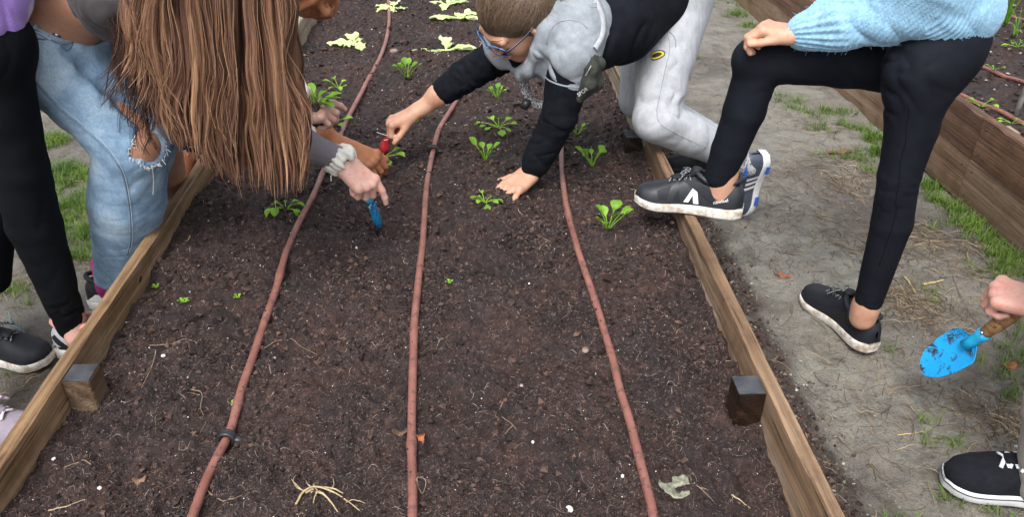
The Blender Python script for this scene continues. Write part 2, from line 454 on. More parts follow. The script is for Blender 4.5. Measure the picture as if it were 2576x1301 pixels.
c = mix(nt, wa.outputs['Fac'], c, (0.055, 0.042, 0.035))
nt.links.new(c, b.inputs['Base Color'])
b.inputs['Roughness'].default_value = 0.58; b.inputs['Specular IOR Level'].default_value = 0.4
ad = N(nt, 'ShaderNodeMath', operation='MULTIPLY_ADD'); ad.inputs[1].default_value = 0.5
nt.links.new(tc.outputs[0], ad.inputs[0]); nt.links.new(tb.outputs[0], ad.inputs[2])
bump(nt, b, ad.outputs[0], 1.0, 0.016)

# ================================================================== the ground: one sheet
XL, XR, BT = -0.760, 0.503, 0.026          # outer faces of the bed's long boards, their thickness
X2 = 1.52                                  # outer face of the neighbouring bed
def groundz(x, y):
    x = np.asarray(x, float); y = np.asarray(y, float)
    z = 0.010 * fbm2(x * 2.3, y * 2.3, 3, 11) + 0.006 * fbm2(x * 11, y * 11, 3, 12) + 0.0022 * fbm2(x * 45, y * 45, 3, 13)
    d = np.abs(x - (XR + 0.155)); z = z + 0.024 * np.exp(-(d / 0.05) ** 2) * (0.6 + 0.8 * fbm2(x * 9, y * 9, 2, 14)) + 0.006 * np.exp(-(d / 0.08) ** 2) * fbm2(x * 60, y * 60, 3, 19) + 0.0025 * fbm2(x * 24, y * 24, 3, 27)
    # shallow sole prints trodden into the mud near the bed
    for (px, py, an, s) in PRINTS:
        c, s_ = math.cos(an), math.sin(an); lx = (x - px) * c + (y - py) * s_; ly = -(x - px) * s_ + (y - py) * c
        m = np.clip(1.25 - (lx / 0.125) ** 2 - (ly / 0.043) ** 2, 0, 1); m = m * m * (3 - 2 * m)
        z = z - m * (0.005 + 0.0022 * np.sign(np.sin(lx * 380 + 2.5 * np.cos(ly * 60))) * s)
    f = np.exp(-np.maximum(0, np.hypot(x, y) - 6) / 3)
    return z * f
PRINTS = [(*atz(u, v)[:2], a, s) for (u, v, a, s) in [(2090, 1120, 0.4, 1), (2150, 1010, 0.3, 1), (2030, 960, 1.2, .6), (2160, 1190, .15, .8), (1930, 690, 1.4, .5), (1990, 830, .9, .6), (1850, 640, 0.3, .4), (2300, 1120, 2.2, .4), (60, 800, 1.0, .3)]]
ys = np.concatenate([[-70, -30, -12, -5, -2, -0.8], np.linspace(0, 1.0, 70), 1.0 + (np.linspace(0, 1, 330) ** 1.25) * 3.4, [4.6, 5, 5.6, 6.5, 8, 11, 18, 32, 75]])
xs = np.concatenate([[-70, -30, -12, -6, -4, -3, -2.4], np.linspace(-2.0, XL - 0.008, 120), np.linspace(XL + 0.02, XR - 0.02, 12), np.linspace(XR - 0.002, X2 + 0.02, 240), [1.8, 2.2, 3, 4, 6, 12, 30, 70]])
GX, GY = np.meshgrid(xs, ys); GZ = groundz(GX, GY)
V, Q = grid_geo(GX, GY, GZ)
dd = np.maximum(0, V[:, 0] - (XR + 0.165)); dl = np.abs(V[:, 0] - XL)
sa = np.clip(1.15 * np.exp(-(dd / 0.038) ** 2) + 0.75 * fbm2(V[:, 0] * 14, V[:, 1] * 14, 3, 15) * np.exp(-(dd / 0.10) ** 2), 0, 1) * (V[:, 0] > XR - 0.1)
sa = np.maximum(sa, np.clip(0.55 * np.exp(-(dl / 0.25) ** 2) + 0.25, 0, .6) * (V[:, 0] < XL + .02))
ground = obj('ground', V, Q, PATH, attr={'soil': sa}); tag(ground, kind='structure')

# ================================================================== soil in the bed
BY0, BY1 = -0.6, 5.2
MOUNDS = [(1225, 420, .015), (1480, 440, .014), (1270, 560, .02), (1530, 590, .012), (720, 540, .012), (1230, 500, .012), (560, 520, .03), (960, 560, -.028), (1000, 400, -.02), (1240, 240, .01), (1250, 320, .01), (1700, 900, .012)]
MOUNDS = [(*atz(u, v, ZT - .07)[:2], a) for (u, v, a) in MOUNDS]
def soilz(x, y):
    x = np.asarray(x, float); y = np.asarray(y, float)
    z = np.full(np.broadcast(x, y).shape, ZT - 0.072)
    z = z - 0.05 * np.clip((x - 0.15) / 0.35, 0, 1) ** 1.5 * np.clip((1.15 - y) / 0.5, 0, 1) - 0.02 * np.clip((y - 2.2) / 1.5, 0, 1)
    z = z + 0.012 * np.clip(1 - np.abs(y - 1.7) / .5, 0, 1)
    for (mx, my, a) in MOUNDS: z = z + a * np.exp(-((x - mx) ** 2 + (y - my) ** 2) / 0.013)
    z = z + 0.011 * fbm2(x * 5, y * 5, 3, 21) + 0.0075 * fbm2(x * 21, y * 21, 3, 22) + 0.0068 * fbm2(x * 62, y * 62, 3, 23, 0.6)
    z = z + 0.006 * np.maximum(0, fbm2(x * 33, y * 33, 2, 24)) ** 2
    return z
ys = np.concatenate([np.linspace(BY0, 0.35, 30), 0.36 + np.linspace(0, 1, 620) ** 1.5 * 3.9, np.linspace(4.3, BY1, 24)])
xs = np.linspace(XL + BT * .5, XR - BT * .5, 330)
GX, GY = np.meshgrid(xs, ys); GZ = soilz(GX, GY)
V, Q = grid_geo(GX, GY, GZ)
soil = obj('soil', V, Q, SOIL); tag(soil, kind='structure')

# ================================================================== boards and posts
def board_geo(x0, x1, y0, y1, z0, z1, seed, n=140, wob=0.0016):
    """a sawn board along y with softly worn, slightly uneven edges"""
    y = np.linspace(y0, y1, n); r = 0.0035
    prof = [(x0, z0), (x0, z1 - r), (x0 + r * .4, z1 - r * .35), (x0 + r, z1), ((x0 * 2 + x1) / 3, z1), ((x0 + 2 * x1) / 3, z1), (x1 - r, z1), (x1 - r * .4, z1 - r * .35), (x1, z1 - r), (x1, z0)]
    m = len(prof); X = np.zeros((n, m)); Z = np.zeros((n, m)); Y = np.repeat(y[:, None], m, 1)
    for j, (px, pz) in enumerate(prof):
        X[:, j] = px + wob * fbm2(y * 9, np.full(n, j * 3.7 + seed), 3, seed) * (1 if 0 < j < m - 1 else .3)
        Z[:, j] = pz + (wob * fbm2(y * 7, np.full(n, j * 1.3 + seed), 3, seed + 3) if 0 < j < m - 1 else 0)
        if j in (2, 3, 6, 7): Z[:, j] -= 0.006 * np.maximum(0, fbm2(y * 13, np.full(n, j // 4 * 5.0), 2, seed + 9) - .45)
    V, Q = grid_geo(X, Y, Z); k = len(V)
    T = []
    a = list(range(m)); e = list(range((n - 1) * m, n * m))
    for i in range(1, m - 1): T.append([a[0], a[i + 1], a[i]]); T.append([e[0], e[i], e[i + 1]])
    Q = Q[:, ::-1]
    return V, Q, np.array(T)
bed = thing('raised_bed', 'long wooden raised garden bed full of dark soil, its boards running away from the viewer', 'raised bed', (0, 1.0, 0))
ysplit = atz(640, 270, ZT)[1]
yR0 = atz(1625, 338, ZT)[1]; yR1 = atz(1600, 288, ZT)[1]
def board(x0, x1, y0, y1, z0, z1, seed, mat, parent, label=None):
    V, Q, T = board_geo(x0, x1, y0, y1, z0, z1, seed)
    o = obj('board', V, [Q, T], mat, parent, smooth=False)
    if label: o['label'] = label
    return o
board(XL, XL + BT, BY0, ysplit - .002, 0.002, ZT, 1, W_LEFT, bed)
board(XL, XL + BT, ysplit + .002, BY1, 0.002, ZT, 2, W_LEFT2, bed)
board(XR - BT, XR, BY0, yR0, 0.002, ZT, 3, W_RIGHT, bed)
board(XR - BT, XR, yR1, BY1, 0.002, ZT + .004, 4, W_LEFT2, bed)
for yy in (BY0 - BT, BY1 + .001):
    V, Q, T = board_geo(yy, yy + BT, XL, XR, .002, ZT, 5); V = V[:, [1, 0, 2]]; obj('end_board', V, [Q[:, ::-1], T[:, ::-1]], W_LEFT, bed, smooth=False)
def post(cx, cy, w, d, z1, mat, top=True, lean=0.0, tm=None):
    V, _, T = box_geo((cx - w / 2, cy - d / 2, 0.0), (cx + w / 2, cy + d / 2, z1), 0.0016)
    o = obj('post', V, T, mat, bed, smooth=False)
    if top:
        V, _, T = box_geo((cx - w / 2 + .001, cy - d / 2 + .001, z1 - .001), (cx + w / 2 - .001, cy + d / 2 - .001, z1 + .0015), 0.0006)
        obj('post_top', V, T, tm or CAPM, o, smooth=False)
PW = 0.048
yP = (atz(200, 917, ZT - .006)[1] + atz(200, 961, ZT - .006)[1]) / 2
post(XL + BT + PW / 2 + .0005, yP, PW, PW, ZT - .006, W_POST2)
yQ = (atz(1880, 946, ZT - .008)[1] + atz(1880, 994, ZT - .008)[1]) / 2
post(XR - BT - PW / 2 - .0005, yQ, PW, PW, ZT - .008, W_POST)
post(XR - BT - PW / 2 - .0005, (yR0 + yR1) / 2, PW, .06, ZT - .03, W_POST)
post(XL + BT + PW / 2 + .0005, ysplit, PW, PW, ZT - .02, W_POST)

# ------------------------------------------------------------------ the neighbouring bed
BT2 = 0.034
bed2 = thing('raised_bed', 'neighbouring raised bed of two dark brown planks, beyond the muddy path', 'raised bed', (X2, 2.0, 0))
yj = atx(2458, 350, X2)[1]; yj2 = atx(2420, 460, X2)[1]
E0, E1 = 0.2, 6.5
def plank(y0, y1, z0, z1, seed, mat):
    V, Q, T = board_geo(X2, X2 + BT2, y0, y1, z0, z1, seed)
    return obj('plank', V, [Q, T], mat, bed2, smooth=False)
plank(E0, yj - .001, .142, ZT - .004, 31, W_OTHER[2]); plank(yj + .001, atx(2200, 60, X2)[1], .142, ZT - .004, 32, W_OTHER[0]); plank(atx(2200, 60, X2)[1] + .002, E1, .142, ZT - .006, 33, W_OTHER[0])
plank(E0, yj2 - .001, .001, .1405, 34, W_OTHER[3]); plank(yj2 + .0015, atx(2118, 210, X2)[1], .001, .1405, 35, W_OTHER[1]); plank(atx(2118, 210, X2)[1] + .002, E1, .001, .1405, 36, W_OTHER[1])
for zz, yy in ((.25, yj - .03), (.17, yj - .03), (.25, yj + .03), (.17, yj + .03), (.11, yj2 - .03), (.03, yj2 - .03), (.11, yj2 + .03)):
    V, Q, T = tube_geo([(X2 - .0022, yy, zz), (X2 + .01, yy, zz)], .0035, 8); obj('screw', V, [Q, T], simple('rust', (.06, .035, .02), rough=.6), bed2)
V, _, T = box_geo((2.75, E0, .002), (2.785, E1, ZT)); V, Q, _ = box_geo((2.75, E0, .002), (2.785, E1, ZT)); obj('plank', V, Q, W_OTHER[3], bed2, smooth=False)
for yy in (E0 - .035, E1 + .001):
    V, Q, _ = box_geo((X2, yy, .002), (2.785, yy + .034, ZT)); obj('plank', V, Q, W_OTHER[1], bed2, smooth=False)
pp = atz(2548, 325, ZT - .03)
V, _, T = box_geo((X2 + BT2 + .001, pp[1] - .03, 0), (X2 + BT2 + .056, pp[1] + .03, ZT - .03), .002); obj('post', V, T, W_LEFT2, bed2, smooth=False)
def soil2z(x, y): return ZT - .075 + 0.014 * fbm2(x * 5, y * 5, 3, 41) + 0.008 * fbm2(x * 20, y * 20, 3, 42) + .005 * fbm2(x * 60, y * 60, 2, 43)
GX, GY = np.meshgrid(np.linspace(X2 + BT2 * .5, 2.76, 150), np.linspace(E0, E1, 420))
V, Q = grid_geo(GX, GY, soil2z(GX, GY))
o = obj('soil', V, Q, SOIL); tag(o, kind='structure')

def octa(n, cen, size, flatz=0.7):
    B = np.array([[1, 0, 0], [-1, 0, 0], [0, 1, 0], [0, -1, 0], [0, 0, 1], [0, 0, -1]], float)
    T = np.array([[0, 2, 4], [2, 1, 4], [1, 3, 4], [3, 0, 4], [2, 0, 5], [1, 2, 5], [3, 1, 5], [0, 3, 5]])
    A = rng.normal(size=(n, 3, 3)); Qm, _ = np.linalg.qr(A)
    S = size[:, None, None] * (B[None] * rng.uniform(.55, 1.25, (n, 6, 1)))
    V = S @ Qm; V[:, :, 2] *= flatz
    V = V + cen[:, None]
    return V.reshape(-1, 3), (T[None] + 6 * np.arange(n)[:, None, None]).reshape(-1, 3)
# ================================================================== drip pipes
PIPE, nt, b = new_mat('brown_drip_pipe_plastic')
t1 = tex(nt, 9, 4); t2 = tex(nt, 120, 3)
t1.inputs['Scale'].default_value = 16; r = ramp(nt, t1.outputs[0], [(0.3, (0.165, 0.062, 0.047)), (0.7, (0.27, 0.118, 0.094))]); t2.inputs['Scale'].default_value = 75; r2 = ramp(nt, t2.outputs[0], [(0.56, (0, 0, 0)), (0.68, (.85,) * 3)])
c = mix(nt, r2.outputs[0], r.outputs[0], (0.10, 0.06, 0.05)); nt.links.new(c, b.inputs['Base Color'])
b.inputs['Roughness'].default_value = 0.42; b.inputs['Specular IOR Level'].default_value = 0.45
BLACKP = simple('black_clip_plastic', (0.012, 0.013, 0.015), (0.03, 0.03, 0.034), 40, rough=0.4)
DIRT = simple('soil_crumbs_brown', (0.02, 0.013, 0.011), (0.055, 0.036, 0.030), 90, rough=0.8)
def pipe(pts, label, bulges=(), clip=None, zf=soilz, zt=ZT - .06, r0=0.0078, name_clip='clip'):
    G = [atz(u, v, zt) for (u, v) in pts]
    G = [np.array([2 * G[0][0] - G[1][0], 2 * G[0][1] - G[1][1], 0])] + G
    e_ = unit(G[-1] - G[-2]) * np.array([.35, 1, 0]); G += [G[-1] + e_ * .12 * k_ for k_ in ((1, 2, 3, 4, 5, 6) if zf is soilz else (1, 2))]
    P = catmull(G, 330)
    P[:, 2] = zf(P[:, 0], P[:, 1])
    k = np.ones(21) / 21; zz = np.convolve(np.pad(P[:, 2], 10, 'edge'), k, 'valid'); P[:, 2] = zz + r0 * 1.0
    # keep on the drawn line although the soil is uneven
    R = np.full(len(P), r0) * (1 + .02 * fbm2(np.arange(len(P)) * .13, np.zeros(len(P)), 2, 5))
    for (u, v, a, w) in bulges:
        g = atz(u, v, zt); d = np.linalg.norm(P[:, :2] - g[:2], axis=1); R = R * (1 + a * np.exp(-(d / w) ** 2))
    t = thing('drip_pipe', label, 'irrigation pipe', P[len(P) // 2], 'brown drip pipes')
    V, Q, T = tube_geo(P, R, 14); obj('hose', V, [Q, T], PIPE, t)
    if clip:
        g = atz(*clip, zt); i = int(np.argmin(np.linalg.norm(P[:, :2] - g[:2], axis=1))); c = P[i]; d = unit(P[i + 2] - P[i - 2])
        mb = MB()
        for s in (-.004, 0, .004):
            a = np.linspace(0, 2 * np.pi, 22); F3 = frame(d, (0, 0, 1))
            ring = c + d * s + np.outer(np.cos(a), F3[:, 1]) * .0125 + np.outer(np.sin(a), F3[:, 2]) * .0125
            V, Q, T = tube_geo(ring, .0042, 6, caps=False); mb.add(V, Q)
        V, Q, T = tube_geo([c - F3[:, 1] * -.012, c + F3[:, 1] * .022 + np.array([0, 0, -.004]), c + F3[:, 1] * .034 - np.array([0, 0, .012])], [.008, .006, .003], 8, flat=((0, 0, 1), .6)); mb.add(V, Q, T)
        mb.obj(name_clip, BLACKP, t)
    n_ = 240; k_ = rng.integers(5, len(P) - 5, n_); tt_ = P[k_ + 1] - P[k_]; tt_ /= np.linalg.norm(tt_, axis=1)[:, None]; sd_ = np.stack([-tt_[:, 1], tt_[:, 0], 0 * tt_[:, 0]], 1)
    an_ = rng.choice([-1, 1], n_) * rng.uniform(.2, 1.5, n_); cc_ = P[k_] + tt_ * rng.uniform(-.01, .01, n_)[:, None] + sd_ * (np.sin(an_) * R[k_])[:, None] + np.array([0, 0, 1.0]) * (np.cos(an_) * R[k_])[:, None]
    V, T = octa(n_, cc_, rng.gamma(2, .0006, n_) + .0005, .6); tag(obj('soil_bits', V, T, DIRT, t, smooth=False), kind='stuff')
    return P
P1 = pipe([(970, -60), (978, 18), (972, 80), (950, 150), (915, 215), (880, 280), (862, 330), (835, 400), (812, 440), (790, 500), (755, 575), (722, 650), (695, 735), (665, 815), (640, 890), (610, 970), (588, 1035), (570, 1080), (540, 1150), (505, 1230), (478, 1310)],
     'leftmost brown drip pipe, coming from under a pale wilted lettuce', [(700, 700, .28, .018), (590, 1010, .22, .015), (930, 190, .15, .02), (812, 440, .1, .03)], (560, 1088))
P2 = pipe([(1238, 10), (1225, 60), (1205, 120), (1175, 200), (1140, 265), (1108, 320), (1090, 375), (1078, 440), (1070, 520), (1064, 620), (1053, 720), (1043, 820), (1040, 900), (1036, 1000), (1034, 1100), (1037, 1200), (1037, 1310)],
     'middle brown drip pipe with a black clip, passing under a black sleeve', [(1041, 840, .16, .02), (1035, 1105, .22, .016), (1058, 680, .14, .015)], (1084, 376))
P3 = pipe([(1400, 150), (1405, 220), (1408, 290), (1411, 350), (1415, 450), (1430, 550), (1455, 640), (1492, 740), (1520, 820), (1543, 900), (1562, 980), (1590, 1070), (1615, 1170), (1635, 1250), (1650, 1320)],
     'rightmost brown drip pipe in the bed, between the planted hand and the right-hand board', [(1538, 885, .18, .016), (1430, 545, .12, .02), (1500, 755, .12, .02)])
for L, pts in (('upper brown pipe crossing the neighbouring bed behind the white stake', [(2440, -30), (2490, 11), (2576, 49), (2680, 95)]),
               ('middle brown pipe in the neighbouring bed, nearer than the upper one', [(2380, 112), (2464, 150), (2576, 209), (2700, 275)]),
               ('lowest brown pipe in the neighbouring bed, close behind its front plank', [(2330, 182), (2408, 221), (2576, 296), (2700, 352)])):
    pipe(pts, L, zf=soil2z)

# ================================================================== loose stuff on the soil
def fibres(n, cen, length, rad, curl, npt=6, lift=0.3, zf=None, seed=0):
    """curled threads lying on the surface, 3-sided"""
    h = rng.uniform(0, 2 * np.pi, n); P = np.zeros((n, npt, 3)); P[:, 0] = cen; st = length / (npt - 1)
    kap = rng.normal(0, curl, n)
    for i in range(1, npt):
        h = h + kap + rng.normal(0, curl * .6, n)
        P[:, i, 0] = P[:, i - 1, 0] + np.cos(h) * st; P[:, i, 1] = P[:, i - 1, 1] + np.sin(h) * st
    if zf is not None:
        P[..., 2] = zf(P[..., 0], P[..., 1])
    zb = rng.uniform(-.3, 1, n)[:, None] * lift * length[:, None] * np.sin(np.linspace(0, np.pi, npt))[None] + rad[:, None] * 1.0
    P[..., 2] += zb
    w = np.sin(np.linspace(.35, np.pi - .2, npt))[None, :] * rad[:, None]
    T = np.gradient(P, axis=1); T[..., 2] = 0; T /= np.linalg.norm(T, axis=-1, keepdims=True) + 1e-9
    Nn = np.stack([-T[..., 1], T[..., 0], np.zeros_like(T[..., 0])], -1)
    V = np.stack([P + Nn * w[..., None], P - Nn * w[..., None], P + np.array([0, 0, 1.0]) * w[..., None] * 1.2], 2)
    base = (np.arange(n)[:, None] * npt + np.arange(npt - 1)[None])[..., None] * 3
    Q = np.concatenate([base + np.array([0, 2, 5, 3]), base + np.array([2, 1, 4, 5])], -1).reshape(-1, 4)
    return V.reshape(-1, 3), Q, np.repeat(rng.uniform(0, 1, n), npt * 3)
def scatter_bed(n, ylo=0.4, yhi=4.2, pw=1.6):
    t = rng.uniform(0, 1, n); y = (ylo ** (1 - pw) + t * (yhi ** (1 - pw) - ylo ** (1 - pw))) ** (1 / (1 - pw))
    return rng.uniform(XL + BT + .003, XR - BT - .003, n), y
def attr_mat(name, stops, rough=.7, spec=.3, mult=None, trans=0):
    m, nt, b = new_mat(name); a = N(nt, 'ShaderNodeAttribute'); a.attribute_name = 'var'
    r = ramp(nt, a.outputs['Fac'], stops); out = r.outputs[0]
    if mult: t = tex(nt, mult, 3); r2 = ramp(nt, t.outputs[0], [(.3, (.75,) * 3), (.7, (1.2,) * 3)]); out = mix(nt, 1.0, out, r2.outputs[0], 'MULTIPLY')
    nt.links.new(out, b.inputs['Base Color']); b.inputs['Roughness'].default_value = rough; b.inputs['Specular IOR Level'].default_value = spec
    return m
CRUMB = attr_mat('soil_clods', [(0, (0.009, 0.0055, 0.005)), (.5, (0.027, 0.016, 0.0135)), (.85, (0.055, 0.032, 0.026)), (1, (0.11, 0.062, 0.044))], .65, .35)
FIB = attr_mat('peat_fibres', [(0, (0.04, 0.024, 0.019)), (.5, (0.12, 0.078, 0.064)), (.85, (0.24, 0.175, 0.145)), (1, (0.42, 0.32, 0.25))], .7)
x, y = scatter_bed(90000); kp = fbm2(x * 13, y * 13, 3, 61) + rng.normal(0, .45, len(x)) > 0; x, y = x[kp], y[kp]; s = rng.gamma(1.7, .0012, len(x)) + .0008
s *= np.clip(y / 1.2, .8, 1.6)
V, T = octa(len(x), np.stack([x, y, soilz(x, y) + s * .25], -1), s)
o = obj('soil_crumbs', V, T, CRUMB, smooth=False, attr={'var': np.repeat(rng.uniform(0, 1, len(x)), 6)}); tag(o, 'loose dark crumbs of soil all over the raised bed', 'soil', kind='stuff')
x, y = scatter_bed(27000, pw=1.5); n = len(x)
V, Q, A = fibres(n, np.stack([x, y, x * 0], -1), rng.gamma(2.4, .0040, n) + .004, rng.uniform(.00018, .00046, n) * np.clip(y / 1.1, .8, 2.0), .55, 6, .12, soilz)
o = obj('peat_fibres', V, Q, FIB, attr={'var': A ** 2.0}); tag(o, 'fine curled brown root fibres mixed into the bed soil', 'fibres', kind='stuff')
x, y = scatter_bed(2000, pw=1.5); n = len(x); s = rng.gamma(2, .00030, n) + .0004
PERL = simple('white_perlite', (0.42, 0.40, 0.38), (0.72, 0.71, 0.69), 60, rough=.8)
V, T = octa(n, np.stack([x, y, soilz(x, y) + s * 1.2], -1), s * np.clip(y / 1.3, .8, 1.7), 1)
o = obj('perlite', V, T, PERL, smooth=False); tag(o, 'tiny white perlite grains scattered through the soil', 'perlite', kind='stuff')
x, y = scatter_bed(66000, pw=1.5); kp = fbm2(x * 9, y * 9, 3, 66) + rng.normal(0, .6, len(x)) > -.25; x, y = x[kp], y[kp]; n = len(x)
FUZZ = attr_mat('pale_peat_fuzz', [(0, (0.09, 0.058, 0.052)), (.5, (0.19, 0.135, 0.125)), (1, (0.36, 0.29, 0.275))], .8)
V, Q, A = fibres(n, np.stack([x, y, x * 0], -1), rng.gamma(2.2, .0013, n) + .0018, rng.uniform(.00016, .00040, n) * np.clip(y / 1.1, .8, 2.0), .9, 3, .2, soilz)
o = obj('peat_fuzz', V, Q, FUZZ, attr={'var': A}); tag(o, 'pale fuzz of broken root hairs over the bed soil', 'fibres', kind='stuff')
# neighbouring bed: litter
n = 7000; x = rng.uniform(X2 + .04, 2.7, n); y = rng.uniform(1.0, 5.0, n); s = rng.gamma(2, .0022, n) + .002
V, T = octa(n, np.stack([x, y, soil2z(x, y) + s * .3], -1), s, .5)
o = obj('soil_crumbs', V, T, attr_mat('bed_litter', [(0, (.02, .014, .011)), (.6, (.05, .033, .026)), (.85, (.14, .1, .075)), (1, (.34, .29, .23))], .7), smooth=False, attr={'var': np.repeat(rng.uniform(0, 1, n) ** 1.5, 6)}); tag(o, 'crumbs and bark bits on the neighbouring bed', 'soil', kind='stuff')
# ================================================================== makers of hands, heads, shoes, cloth
def cdir(r, u, t): return unit(RC @ np.array([r, u, t], float))     # right, up, towards the viewer
def hand(Wp, X, Zb, side=1, curl=(30, 30, 30, 30), spread=(8, 2, -4, -11), thumb=(.75, .6, -.25), tb=25, s=.9, pip=1.1, mcp=None):
    """prims of one hand: Wp wrist, X along the palm, Zb out of the back of the hand"""
    Fm = frame(X, Zb)
    def P(x, y, z): return np.array(Wp) + Fm @ (np.array([x, y * side, z]) * s)
    K = 0.006 * s; out = []
    ky = (.029, .0105, -.0085, -.0265); kx = (.083, .087, .083, .075)
    wy = (.014, .005, -.005, -.014)
    for i in range(4):
        out.append(CP(P(0.0, wy[i], 0), P(kx[i] - .004, ky[i] * .93, -.001), .0135 * s, .0112 * s, .012 * s))
    out.append(CP(P(.02, .016, -.008), P(.055, .020, -.008), .015 * s, .0115 * s, .014 * s))      # thumb ball
    out.append(CP(P(.02, -.018, -.006), P(.06, -.022, -.005), .0125 * s, .010 * s, .012 * s))
    out.append(CP(P(-.03, 0, 0), P(.005, 0, 0), .0165 * s, .0165 * s, .015 * s, Fm[:, 1], .78))
    ln = (.070, .078, .072, .056); rd = (.0088, .0092, .0086, .0076)
    for i in range(4):
        c = curl[i]; a = math.radians(spread[i]) * side
        fd = np.array([math.cos(a), math.sin(a), 0.0]); seg = (.46, .30, .24); ang = math.radians((mcp[i] if mcp else c * .85)); p = P(kx[i], ky[i], 0)
        angs = [ang, ang + math.radians(c * pip), ang + math.radians(c * pip * 1.75)]
        for k in range(3):
            d = Fm @ np.array([fd[0] * math.cos(angs[k]), fd[1] * math.cos(angs[k]), -math.sin(angs[k])])
            q = p + d * ln[i] * seg[k] * s
            out.append(CP(p, q, rd[i] * (1.06 - .1 * k) * s, rd[i] * (.98 - .11 * k) * s, .0035 * s)); p = q
        out[-3]['k'] = .008 * s
        out.append(EL(P(kx[i] - .001, ky[i], .003), np.full(3, .0088 * s), k=.008 * s))
    t = unit(np.array([thumb[0], thumb[1], thumb[2]])); p = P(.018, .019, -.006); tl = (.038, .030, .024); b = math.radians(tb)
    d = t.copy()
    for k in range(3):
        q = p + Fm @ (np.array([d[0], d[1] * side, d[2]]) * tl[k] * s)
        out.append(CP(p, q, (.0125, .0098, .0090)[k] * s, (.0098, .0088, .0074)[k] * s, (.014, .004, .004)[k] * s)); p = q
        d = unit(np.array([d[0] + math.sin(b) * .8, d[1] * math.cos(b) - math.sin(b) * .25, d[2] - math.sin(b) * .25]))
    return out

def head(c, fw, up, s=1.0, neck=None):
    Fm = frame(fw, up)
    P = lambda x, y, z: np.array(c) + Fm @ (np.array([x, y, z]) * s)
    E = lambda x, y, z, a, b_, d, k=.02, op=1: EL(P(x, y, z), np.array([a, b_, d]) * s, Fm, k * s, op)
    o = [E(-.010, 0, .028, .092, .073, .084), E(.032, 0, -.022, .052, .056, .072, .03), E(.058, 0, -.084, .020, .022, .016, .03)]
    for q in (1, -1):
        o += [E(.052, .032 * q, -.030, .026, .024, .026, .02), CP(P(.078, .045 * q, .020), P(.086, .008 * q, .020), .0095 * s, .0085 * s, .012 * s),
              CP(P(-.01, .058 * q, -.045), P(.045, .022 * q, -.085), .018 * s, .014 * s, .03 * s)]
    for q in (1, -1):
        o += [E(.094, .032 * q, .000, .016, .017, .011, .012, -1), E(.073, .031 * q, .000, .0145, .0145, .013, .003)]
        o += [E(.083, .031 * q, -.004, .006, .013, .0025, .003)]
        o += [E(-.004, .076 * q, -.004, .020, .0075, .031, .006), E(-.004, .084 * q, .000, .012, .006, .020, .005, -1), E(.006, .081 * q, -.004, .004, .005, .007, .003)]
    o += [CP(P(.083, 0, .010), P(.104, 0, -.024), .0075 * s, .0095 * s, .010 * s)]
    for q in (1, -1): o += [E(.094, .0105 * q, -.028, .010, .0065, .0065, .005)]
    o += [CP(P(.084, -.02, -.0525), P(.0925, 0, -.0515), .0035 * s, .0055 * s, .005 * s), CP(P(.084, .02, -.0525), P(.0925, 0, -.0515), .0035 * s, .0055 * s, .005 * s),
          CP(P(.083, -.015, -.0605), P(.0905, 0, -.062), .004 * s, .0062 * s, .004 * s), CP(P(.083, .015, -.0605), P(.0905, 0, -.062), .004 * s, .0062 * s, .004 * s)]
    if neck is not None: o.append(CP(P(-.025, 0, -.05), neck, .046 * s, .048 * s, .03))
    return o, P, Fm

def loft_ring(X, W, H, z0, cy=None, m=23, p=.8, q=.75):
    a = np.linspace(0, np.pi, m); n = len(X); cy = np.zeros(n) if cy is None else cy
    ca, sa = np.cos(a), np.sin(a)
    Y = W[:, None] * np.sign(ca)[None] * np.abs(ca)[None] ** p + cy[:, None]
    Z = z0[:, None] + H[:, None] * sa[None] ** q
    return np.repeat(X[:, None], m, 1), Y, Z
SH_T = np.array([0, .04, .12, .25, .40, .55, .70, .84, .94, .985, 1.0])
SH_W = np.array([.012, .024, .031, .0315, .0295, .033, .0405, .0405, .031, .018, .007])
SH_H = np.array([.040, .058, .066, .071, .074, .066, .053, .041, .031, .020, .010])
SH_C = np.array([0, 0, 0, -.001, -.003, -.004, -.002, .003, .006, .007, .007])
def smooth_interp(t, T, Y):
    i = np.interp(t, T, np.arange(len(T))); P = np.stack([Y, np.zeros_like(Y)], 1)
    Q = np.vstack([2 * P[0] - P[1], P, 2 * P[-1] - P[-2]]); k = np.clip(np.floor(i).astype(int), 0, len(T) - 2); f = (i - k)
    a, b, c, d = Q[k, 0], Q[k + 1, 0], Q[k + 2, 0], Q[k + 3, 0]
    return 0.5 * ((2 * b) + (c - a) * f + (2 * a - 5 * b + 4 * c - d) * f ** 2 + (3 * b - a - 3 * c + d) * f ** 3)
